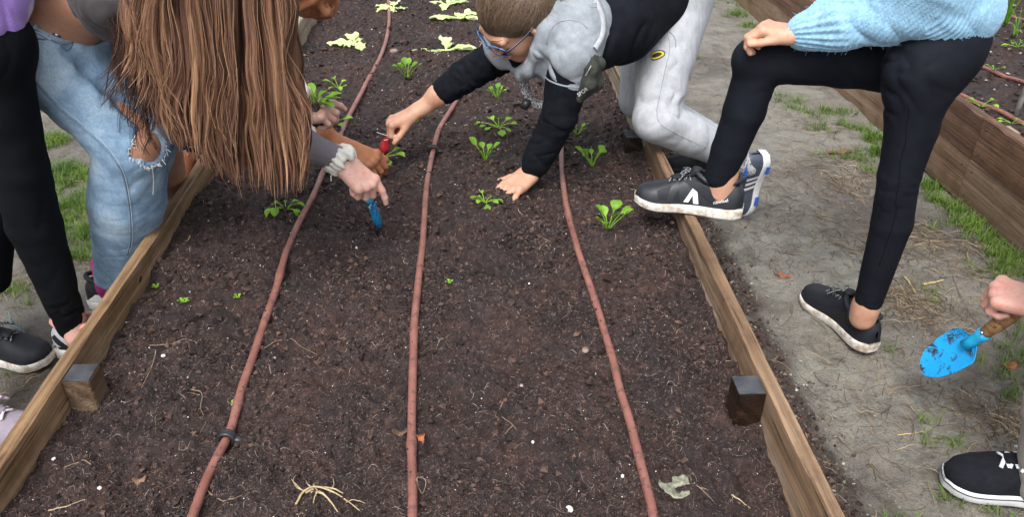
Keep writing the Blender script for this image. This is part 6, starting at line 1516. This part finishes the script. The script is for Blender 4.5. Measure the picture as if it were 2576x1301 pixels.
# tiny sprouts
for i, (u, v, L) in enumerate([(366, 706, 'tiny sprout beside the knot in the left board'), (393, 725, 'tiny sprout a little right of the one beside the knot'), (457, 758, 'left one of a close pair of tiny sprouts near the left board'), (468, 765, 'right one of a close pair of tiny sprouts near the left board'), (600, 760, 'tiny three leaved sprout left of the leftmost drip pipe'), (1131, 727, 'single tiny sprout right of the middle drip pipe'), (580, 1010, 'yellow green leaf scrap left of the leftmost pipe')]):
    p = atz(u, v, ZT - .07); p[2] = float(soilz(p[0], p[1])) + .002; t = thing('sprout', L, 'sprout', p, 'tiny sprouts')
    for k in range(4 if i < 6 else 2): leaf(t, p, k * 1.57 + i, .9, .003, .0085, .006, .9, .1, LEAF_B, seed=k)
# wilted pale lettuces
for (u, v, L, lv) in [(990, 20, 'wilted pale lettuce lying over the far end of the leftmost pipe', [(2.6, .25, .085), (1.5, .5, .08), (3.6, .2, .07), (.3, .1, .055), (4.6, .2, .06)]),
                      (893, 108, 'wilted pale lettuce with three limp leaves left of the leftmost pipe', [(3.05, .2, .095), (1.9, .45, .09), (5.1, .15, .085), (4.0, .3, .05), (1.2, .3, .05)]),
                      (1122, 124, 'wilted lettuce with one upright ruffled leaf, above the black sleeve', [(3.2, .15, .12), (1.6, 1.15, .08), (.15, .15, .105), (1.2, 1.0, .06)]),
                      (1150, 44, 'flat wilted lettuce with two broad leaves, second from the top', [(3.0, .25, .10), (.5, .35, .10), (6.0, .1, .10), (1.4, .4, .06)]),
                      (1125, 4, 'wilted lettuce cut off by the top edge of the picture', [(2.6, .2, .09), (.5, .2, .10), (4.5, .2, .07), (1.3, .4, .07)])]:
    p = atz(u, v, ZT - .08); p[2] = float(soilz(p[0], p[1])) + .004; t = thing('lettuce', L, 'lettuce', p, 'wilted lettuces')
    for k, (az, el, ln) in enumerate(lv): leaf(t, p, az, el, ln * .18, ln * 1.1, ln * .66, el * 1.9 + .2, -.10 + .12 * (k % 3), LETT, ruff=.0035, seed=k * 3 + u % 7, stemr=.004, tip=1.05, nr=22, nc=11)
# neighbouring bed plants
for (u, v, n, h, L) in [(2528, 62, 16, .20, 'clump of long thin onion leaves in the neighbouring bed'), (2552, 90, 6, .12, 'small thin leaved onion beside the large clump')]:
    p = atz(u, v, ZT - .06); t = thing('onion', L, 'onion', p)
    for i in range(n):
        az = rng.uniform(0, 6.28); d = np.array([math.cos(az), math.sin(az), 0]); hh = h * rng.uniform(.6, 1.1); le = rng.uniform(.05, .5)
        P = catmull([p + d * .004, p + d * hh * le * .35 + [0, 0, hh * .5], p + d * hh * le + [0, 0, hh * (.95 - le * .5)]], 10)
        V_, Q_, T_ = tube_geo(P, np.linspace(.0036, .0008, 10), 6); obj('leaf', V_, [Q_, T_], LEAF if i % 3 else LEAF_B, t)
for (u, v, s, n, L) in [(2468, 268, .07, 4, 'young plant with one broad pale leaf behind the plank of the neighbouring bed'), (2560, 118, .06, 6, 'small plant by the white stake in the neighbouring bed'), (2500, 175, .035, 4, 'very small plant between the pipes of the neighbouring bed'), (2545, 310, .05, 4, 'small plant beside the wooden post of the neighbouring bed')]:
    p = atz(u, v, ZT - .065); seedling(0, 0, s, n, L, base=p, kind='flat', seed=u, group='plants in the neighbouring bed')
sk = thing('stake', 'dirty white plastic stake stuck upright in the neighbouring bed', 'stake', atz(2556, 285, ZT - .07))
b0 = atz(2556, 288, ZT - .08); dv = np.array([.010, .0, .42]); V_, Q_, T_ = tube_geo([b0, b0 + dv * .5, b0 + dv], .0085, 12); obj('tube', V_, [Q_, T_], simple('dirty_white_plastic', (.30, .29, .27), (.62, .61, .59), 25, .5, lo=.35, hi=.5), sk)

# ================================================================== grass, straw, litter on the ground
def blades(n, spots, hmin, hmax, wid, zf, spread=1.0):
    tot = sum(s[3] for s in spots); out = []
    B = []; 
    for (u, v, r, wgt) in spots:
        c = atz(u, v, 0); k = int(n * wgt / tot); nt_ = max(1, k // 14); rr = r / 1000.0
        tc = np.stack([c[0] + rng.normal(0, rr, nt_), c[1] + rng.normal(0, rr, nt_)], 1)
        i = rng.integers(0, nt_, k); B.append(tc[i] + rng.normal(0, .010, (k, 2)))
    B = np.concatenate(B); m = (B[:, 0] < XL - .004) | ((B[:, 0] > XR + .004) & (B[:, 0] < X2 - .002)); B = B[m]; n = len(B)
    h = rng.uniform(hmin, hmax, n) * rng.uniform(.5, 1.1, n); az = rng.uniform(0, 2 * np.pi, n); ln = rng.uniform(.15, 1.3, n)
    D = np.stack([np.cos(az), np.sin(az), np.zeros(n)], 1); S = np.stack([-np.sin(az), np.cos(az), np.zeros(n)], 1)
    base = np.stack([B[:, 0], B[:, 1], zf(B[:, 0], B[:, 1]) - .002], 1); rows = []
    for t_ in (0, .35, .7, 1.0):
        c = base + D * (h * ln * t_ ** 1.7)[:, None] + np.array([0, 0, 1.0]) * (h * (t_ - .38 * np.minimum(ln, 1.2) * t_ ** 2))[:, None]
        w = wid * (1 - t_ ** 2 * .92) * rng.uniform(.7, 1.3, n); rows += [c - S * w[:, None], c + S * w[:, None]]
    V_ = np.stack(rows, 1).reshape(-1, 3); b_ = np.arange(n)[:, None, None] * 8
    Q_ = (b_ + np.array([[0, 1, 3, 2], [2, 3, 5, 4], [4, 5, 7, 6]])[None]).reshape(-1, 4)
    return V_, Q_, np.repeat(rng.uniform(0, 1, n), 8)
L_SP = [(150, 430, 45, 10), (185, 520, 40, 9), (130, 360, 40, 8), (205, 590, 30, 4), (190, 650, 40, 4), (150, 560, 40, 5), (120, 480, 40, 5), (10, 740, 30, 1.5), (130, 250, 60, 5), (30, 1000, 50, .7), (215, 440, 40, 5)]
V_, Q_, A1 = blades(6000, L_SP, .018, .055, .0010, groundz); o = obj('grass', V_, Q_, GRASS, attr={'var': A1}); tag(o, 'green grass tufts on the trodden ground left of the bed', 'grass', kind='stuff')
R_SP = [(1860, 35, 35, 9), (1885, 62, 25, 7), (1800, 5, 50, 5), (1990, 255, 35, 6), (2040, 280, 30, 5), (2060, 320, 30, 4), (2110, 285, 30, 7), (2145, 320, 25, 7), (2200, 350, 20, 12), (2205, 385, 14, 9), (2160, 390, 28, 5), (2335, 462, 22, 11), (2350, 500, 20, 6), (2400, 520, 22, 8), (2440, 560, 24, 10), (2480, 600, 24, 10), (2520, 640, 24, 10), (2560, 680, 30, 12), (2495, 690, 25, 4), (2380, 570, 30, 3), (2470, 560, 20, 5),
        (2550, 830, 20, 2), (2480, 900, 35, 1.5), (2510, 950, 40, 2), (2560, 900, 40, 2), (2250, 1035, 25, .7), (2360, 1108, 12, 1.5), (2440, 1300, 40, 2), (2280, 1290, 40, 1), (1720, 110, 40, 1.2), (1740, 150, 30, 1), (1705, 205, 30, .8), (2190, 430, 30, 3), (2330, 730, 20, 1), (2225, 880, 8, .5), (2560, 1000, 40, 2), (2105, 395, 30, 3), (2000, 180, 30, 1)]
V_, Q_, A1 = blades(6200, R_SP, .014, .050, .0011, groundz); o = obj('grass', V_, Q_, GRASS, attr={'var': A1}); tag(o, 'bright green grass along the foot of the neighbouring bed', 'grass', kind='stuff')
def straws(n, spots, l0, l1, r0, r1, curl=.18, lift=.12):
    tot = sum(s[3] for s in spots); C = []; 
    for (u, v, r, wgt) in spots:
        c = atz(u, v, 0); k = int(n * wgt / tot); C.append(np.stack([c[0] + rng.normal(0, r / 1000, k), c[1] + rng.normal(0, r / 1000, k)], 1))
    C = np.concatenate(C); m = (C[:, 0] < XL - .01) | ((C[:, 0] > XR + .012) & (C[:, 0] < X2 - .01)); C = C[m]; n = len(C)
    return fibres(n, np.column_stack([C, np.zeros(n)]), rng.uniform(l0, l1, n) ** 1.0, rng.uniform(r0, r1, n), curl, 7, lift, lambda x, y: groundz(x, y))
S_SP = [(2300, 770, 50, 9), (2260, 740, 40, 7), (2350, 800, 50, 4), (2230, 640, 90, 7), (2100, 560, 110, 7), (2160, 460, 70, 8), (2100, 400, 80, 7), (2000, 450, 90, 5), (2310, 590, 45, 6), (2400, 640, 70, 7), (2450, 720, 80, 5), (2490, 1050, 60, 7), (2560, 1080, 40, 5), (1950, 560, 120, 4), (2380, 900, 140, 5), (2250, 1000, 160, 4), (1800, 250, 170, 6), (1760, 330, 90, 5), (1850, 150, 120, 3), (2050, 320, 70, 5), (2150, 1250, 130, 3), (2350, 1150, 170, 4), (1940, 650, 90, 2), (1700, 160, 100, 3), (2520, 620, 60, 4), (1950, 900, 200, 4), (2050, 1150, 200, 4), (1850, 480, 100, 5), (2150, 650, 200, 6)]
V_, Q_, A1 = straws(4800, S_SP, .012, .075, .0004, .0010); o = obj('straw', V_, Q_, STRAW, attr={'var': A1 ** 1.6}); tag(o, 'brown straw and dead roots strewn over the muddy path', 'straw', kind='stuff')
V_, Q_, A1 = straws(1100, [(180, 440, 90, 6), (150, 560, 80, 6), (200, 650, 60, 5), (90, 700, 60, 4), (60, 900, 70, 4), (80, 980, 60, 3), (140, 300, 90, 4), (20, 720, 60, 3)], .015, .06, .0004, .0010); o = obj('straw', V_, Q_, STRAW, attr={'var': A1 ** 1.4}); tag(o, 'brown straw among the grass left of the bed', 'straw', kind='stuff')
# grit and crumbs on the path
n = 14000; x = rng.uniform(XR + .01, X2, n); y = rng.uniform(.55, 2.1, n) ** 1.2; s = rng.gamma(1.6, .0006, n) + .0006; nr_ = x < XR + .24; s = np.where(nr_, s * 1.8, s)
kp = nr_ | (rng.random(n) < .75); x, y, s = x[kp], y[kp], s[kp]
V_, T_ = octa(len(x), np.stack([x, y, groundz(x, y) + s * .2], -1), s, .6)
o = obj('grit', V_, T_, attr_mat('path_grit', [(0, (.05, .038, .03)), (.5, (.12, .10, .08)), (.85, (.20, .18, .15)), (1, (.40, .38, .34))], .8), smooth=False, attr={'var': np.repeat(rng.uniform(0, 1, len(x)), 6)}); tag(o, 'grit and small crumbs of earth on the path', 'grit', kind='stuff')
n = 6000; x = XR + .11 + np.abs(rng.normal(0, .034, n)); y = rng.uniform(.5, 3.2, n); s = rng.gamma(2.0, .0012, n) + .001
V_, T_ = octa(n, np.stack([x, y, groundz(x, y) + s * .3], -1), s, .8); o = obj('spilled_soil', V_, T_, CRUMB, smooth=False, attr={'var': np.repeat(rng.uniform(.2, 1, n), 6)}); tag(o, 'dark soil spilled along the outside of the right board', 'soil', kind='stuff')

# ------------------------------------------------------------------ single bits one can point at
def soilp(u, v, dz=.002):
    p = atz(u, v, ZT - .075); p[2] = float(soilz(p[0], p[1])) + dz; return p
def groundp(u, v, dz=.002):
    p = atz(u, v, 0); p[2] = float(groundz(p[0], p[1])) + dz; return p
ROOTM = simple('pale_yellow_root', (.30, .22, .12), (.46, .36, .21), 60, .7); ROOTB = simple('brown_root', (.14, .095, .065), (.27, .19, .14), 60, .8)
def twig(pts, r, mat, parent, name='root', pf=soilp, ns=6, lift=.0):
    P = catmull([pf(u, v, r + .0012) for (u, v) in pts], 6 * len(pts)); P[:, 2] += lift * np.sin(np.linspace(0, np.pi, len(P))) + .0012 * fbm2(np.arange(len(P)) * .4, np.zeros(len(P)), 2, 3)
    V_, Q_, T_ = tube_geo(P, np.linspace(1.1, .45, len(P)) * r, ns); return obj(name, V_, [Q_, T_], mat, parent)
rt = thing('root_tangle', 'tangle of thick pale yellow roots lying on the soil near the bottom edge', 'roots', soilp(800, 1245))
for pts, r in [([(745, 1275), (765, 1248), (790, 1243), (830, 1250), (870, 1262), (905, 1285)], .0019), ([(770, 1246), (800, 1238), (840, 1243), (865, 1252)], .0020), ([(785, 1250), (815, 1256), (835, 1272), (850, 1290)], .0020), ([(790, 1243), (775, 1225), (768, 1200)], .0013), ([(800, 1246), (790, 1228), (800, 1212)], .0013), ([(830, 1243), (840, 1225), (838, 1205)], .0012), ([(775, 1245), (750, 1235), (735, 1215)], .0011), ([(760, 1240), (740, 1222), (745, 1195)], .0009), ([(815, 1245), (800, 1258), (790, 1280)], .0014), ([(870, 1262), (895, 1262), (920, 1275)], .0010)]:
    twig(pts, r, ROOTM, rt, lift=.006)
def lone(name, label, cat, pts_list, r, mat, pf=soilp, group=None):
    t = thing(name, label, cat, pf(*pts_list[0][0]), group)
    for pts in pts_list: twig(pts, r, mat, t, 'strand', pf)
lone('root', 'thin pale root arching over the soil left of the near left post', 'root', [[(400, 905), (392, 940), (375, 975), (362, 1000)], [(392, 940), (370, 955)]], .0010, ROOTB)
lone('root', 'long branching pale root right of the far end of the left board', 'root', [[(380, 885), (430, 880), (470, 868), (520, 862)], [(470, 868), (500, 880)]], .0010, ROOTB)
lone('root', 'long thin root curving over the soil between the left and middle pipes', 'root', [[(668, 890), (700, 870), (735, 868), (760, 885), (800, 897)]], .0010, ROOTB)
lone('root', 'branched brown root below the leftmost pipe at the bottom edge', 'root', [[(512, 1225), (530, 1245), (560, 1262), (590, 1290)], [(560, 1262), (590, 1265), (612, 1250)], [(530, 1245), (515, 1262)]], .0014, ROOTB)
lone('root', 'hooked brown root between the middle and right pipes, at the bottom', 'root', [[(1065, 1210), (1050, 1225), (1062, 1245), (1072, 1220), (1062, 1212)]], .0014, ROOTB)
lone('root', 'wispy roots hanging by the near right post', 'root', [[(1262, 1040), (1290, 1075), (1300, 1085)], [(1290, 1075), (1270, 1090)]], .0008, ROOTB)
lone('root', 'short straw coloured twig lying beside the fallen grey leaf', 'twig', [[(1845, 1222), (1875, 1240), (1895, 1250)]], .0012, ROOTM)
lone('root', 'thin root trailing right of the fallen grey leaf', 'root', [[(1725, 1205), (1760, 1220), (1800, 1245)], [(1760, 1220), (1785, 1222)]], .0009, ROOTB)
lone('root', 'straw coloured twig at the bottom left corner of the bed', 'twig', [[(125, 1292), (165, 1287), (215, 1270)]], .0012, ROOTM)
lone('root', 'curled pale fibre left of the bottom of the leftmost pipe', 'root', [[(172, 1195), (190, 1178), (215, 1172), (235, 1185)]], .0009, ROOTM)
lone('root', 'thin root lying across the leftmost pipe near its swelling', 'root', [[(590, 1003), (620, 992), (665, 990)]], .0010, ROOTM)
lone('root', 'pale reddish root scrap between the planted hand and the nearest seedling', 'root', [[(1352, 655), (1362, 635), (1378, 622)], [(1365, 628), (1385, 650)], [(1350, 612), (1385, 625)]], .0012, ROOTB)
lone('root', 'brown root loop in the soil below the middle of the bed', 'root', [[(480, 985), (510, 1000), (505, 1030), (520, 1065), (500, 1085)], [(505, 1000), (470, 995)]], .0008, ROOTB)
def flat_leaf(name, label, cat, cen, pf, Lx, Ly, ang, mat, thick=.0012, jag=.12, curl=.006):
    p = pf(*cen, .004); t = thing(name, label, cat, p); n1, n2 = 9, 36; rr = np.linspace(.02, 1, n1); aa = np.linspace(0, 2 * np.pi, n2, endpoint=False)
    prof = 1 + jag * fbm2(np.cos(aa) * 4 + cen[0], np.sin(aa) * 4, 3, 8); R_ = np.abs(np.cos(aa)) ** 1.0 * Lx + np.abs(np.sin(aa)) * Ly; R_ = 1 / np.sqrt((np.cos(aa) / Lx) ** 2 + (np.sin(aa) / Ly) ** 2) * (1 + .18 * np.cos(2 * aa) ** 3) * prof
    X = rr[:, None] * (R_ * np.cos(aa))[None]; Y = rr[:, None] * (R_ * np.sin(aa))[None]; Z = curl * fbm2(X * 60, Y * 60, 2, 9) + curl * (rr[:, None] ** 2) * np.cos(aa * 2)[None] * .6
    c, s = math.cos(ang), math.sin(ang); P = np.stack([p[0] + X * c - Y * s, p[1] + X * s + Y * c, p[2] + Z], -1)
    up_ = P.reshape(-1, 3); dn = up_ - [0, 0, thick]; i = np.arange(n1 - 1)[:, None] * n2; j = np.arange(n2)[None]; j2 = (j + 1) % n2
    Q1_ = np.stack([i + j, i + n2 + j, i + n2 + j2, i + j2], -1).reshape(-1, 4); k = len(up_); e = (n1 - 1) * n2
    Qe = np.stack([e + np.arange(n2), e + k + np.arange(n2), e + k + (np.arange(n2) + 1) % n2, e + (np.arange(n2) + 1) % n2], 1)
    o_ = obj('leaf_blade', np.vstack([up_, dn]), [np.vstack([Q1_, Q1_[:, ::-1] + k, Qe])], mat, t); return t
GREYLEAF, nt, b = new_mat('dead_grey_green_leaf'); t_ = tex(nt, 130, 5, .7); r = ramp(nt, t_.outputs[0], [(.35, (.09, .09, .06)), (.55, (.24, .24, .175)), (.7, (.33, .33, .26))]); nt.links.new(r.outputs[0], b.inputs['Base Color']); bump(nt, b, t_.outputs[0], .8, .002)
flat_leaf('fallen_leaf', 'dead grey green leaf on the soil beside the lower end of the rightmost pipe', 'leaf', (1697, 1212), soilp, .022, .036, .25, GREYLEAF, jag=.07, curl=.003)
RUST = simple('rust_brown_leaf', (.16, .04, .015), (.34, .11, .04), 90, .7, bmp=.4)
flat_leaf('fallen_leaf', 'rust red leaf scrap on the path left of the flat sneaker', 'leaf', (1968, 700), groundp, .020, .008, -.6, RUST)
flat_leaf('fallen_leaf', 'orange brown leaf scrap beside the swelling of the middle pipe', 'leaf', (1058, 1095), soilp, .006, .017, .15, RUST)
flat_leaf('fallen_leaf', 'torn brown leaf on the straw behind the standing leg', 'leaf', (2110, 385), groundp, .045, .014, .2, simple('dead_brown_leaf', (.09, .045, .025), (.20, .10, .055), 60, .8))
flat_leaf('fallen_leaf', 'curled grey brown leaf at the foot of the neighbouring bed', 'leaf', (2562, 722), groundp, .016, .020, .9, simple('dead_tan_leaf', (.16, .12, .09), (.26, .21, .16), 60, .8))
flat_leaf('fallen_leaf', 'reddish leaf scrap on the path beside the tip of the held trowel', 'leaf', (2538, 925), groundp, .018, .012, .3, RUST)
flat_leaf('bark_chip', 'brown bark chip left of the middle pipe near its swelling', 'bark', (1008, 1088), soilp, .013, .006, .1, simple('bark_brown', (.06, .03, .018), (.12, .065, .04), 90, .8), .004)
flat_leaf('bark_chip', 'tan bark chip left of the bottom of the leftmost pipe', 'bark', (355, 1217), soilp, .008, .010, .4, simple('bark_tan', (.14, .075, .045), (.22, .12, .075), 90, .8), .004)
def pebble(u, v, s, label, mat, pf=soilp, sq=.6):
    p = pf(u, v, s * .3); V_, Q_ = solid([EL(p, (s, s * rng.uniform(.7, .9), s * sq), frame((math.cos(u), math.sin(u), 0), (0, 0, 1)))], s / 5, 0, lambda V, N_: s * .22 * fbm(V / s * .9 + u, 2, 6))
    o_ = obj('pebble', V_, Q_, mat, loc=p); tag(o_, label, 'pebble', 'pebbles on the soil')
PEB_W = simple('white_pebble', (.46, .43, .38), (.66, .63, .58), 90, .7); PEB_B = simple('brown_pebble', (.15, .105, .085), (.26, .19, .16), 60, .7); PEB_G = simple('grey_pebble', (.22, .20, .19), (.34, .32, .30), 60, .7)
for (u, v, s, L, mt) in [(415, 912, .0045, 'white pebble above the near left post', PEB_W), (1432, 1283, .0070, 'large pale pebble at the bottom edge right of the middle pipe', PEB_W), (257, 1245, .0040, 'small white pebble at the bottom left of the bed', PEB_W), (142, 1170, .0035, 'tiny white pebble near the left board at the bottom', PEB_W), (1312, 968, .0042, 'grey pebble between the middle and right pipes', PEB_G), (1012, 99, .0095, 'cream pebble between the leftmost pipe and the lettuce', PEB_W), (990, 130, .0165, 'rounded brown stone right of the leftmost pipe, far up the bed', PEB_B), (1285, 776, .010, 'dark brown lump in the middle of the bed', DIRT), (1497, 940, .0035, 'small pale pebble left of the rightmost pipe', PEB_G), (692, 912, .0045, 'grey pebble right of the leftmost pipe', PEB_G), (1690, 578, .006, 'brown pebble beside the right board under the sneaker', PEB_B), (1566, 1205, .0040, 'white pebble left of the lower end of the rightmost pipe', PEB_W), (1340, 1112, .0035, 'white pebble in the lower middle of the bed', PEB_W), (765, 130, .008, 'pale stone beside the far left board', PEB_B), (1472, 888, .0085, 'reddish brown chip left of the rightmost pipe', PEB_B)]:
    pebble(u, v, s, L, mt)
YSTR = simple('yellow_straw', (.42, .28, .10), (.60, .44, .20), 60, .7)
lone('straw', 'thick yellow straw on the path right of the flat sneaker', 'straw', [[(2322, 717), (2345, 715), (2372, 711)]], .0032, YSTR, groundp)
lone('straw', 'greenish yellow straw beside the thick yellow one', 'straw', [[(2275, 700), (2288, 715), (2302, 738)]], .0030, simple('greenish_straw', (.30, .27, .10), (.42, .37, .16), 60, .7), groundp)
lone('straw', 'short pale straw in front of the black skate shoe', 'straw', [[(2262, 1083), (2295, 1081), (2325, 1080)]], .0014, YSTR, groundp)
lone('straw', 'long thin straw lying across the lower path', 'straw', [[(2222, 972), (2290, 968), (2360, 963)]], .0013, ROOTB, groundp)
lone('root', 'long dark stem lying on the path behind the raised trowel', 'root', [[(2385, 660), (2402, 720), (2440, 790), (2490, 850)]], .0016, ROOTB, groundp)
lone('straw', 'two long straws fanning out from the foot of the neighbouring bed', 'straw', [[(2300, 545), (2390, 590), (2460, 640), (2530, 720)], [(1990, 420), (2090, 470), (2170, 495)], [(2040, 395), (2120, 470), (2200, 510)]], .0014, ROOTB, groundp)
lone('string', 'thin blue string lying on the ground left of the bed', 'string', [[(22, 785), (30, 815), (62, 838), (75, 872), (100, 893), (125, 880), (132, 862)]], .0013, simple('blue_string', (.05, .20, .28), (.09, .28, .36), 60, .7), groundp)
# a knot in the left board
kn_ = atz(352, 700, ZT - .035); kp_ = np.array([XL + BT, atx(352, 703, XL + BT)[1], atx(352, 703, XL + BT)[2]])
a = np.linspace(0, 2 * np.pi, 24); V_, Q_, T_ = tube_geo(kp_ + np.outer(np.cos(a), (0, .011, 0)) + np.outer(np.sin(a), (0, 0, .008)), .0022, 6, caps=False); bd0 = [o_ for o_ in bed.children if o_.name == 'board'][0]
ROOT.setdefault(bd0.name, ROOT[bed.name]); kn = obj('knot', V_, [Q_], W_LEFT, bd0)
V_, Q_, T_ = tube_geo([kp_ + [.0004, 0, 0], kp_ + [.0012, 0, 0]], [.010, .008], 16, flat=((0, 0, 1), .7)); obj('knot', V_, [Q_, T_], W_POST, bd0)
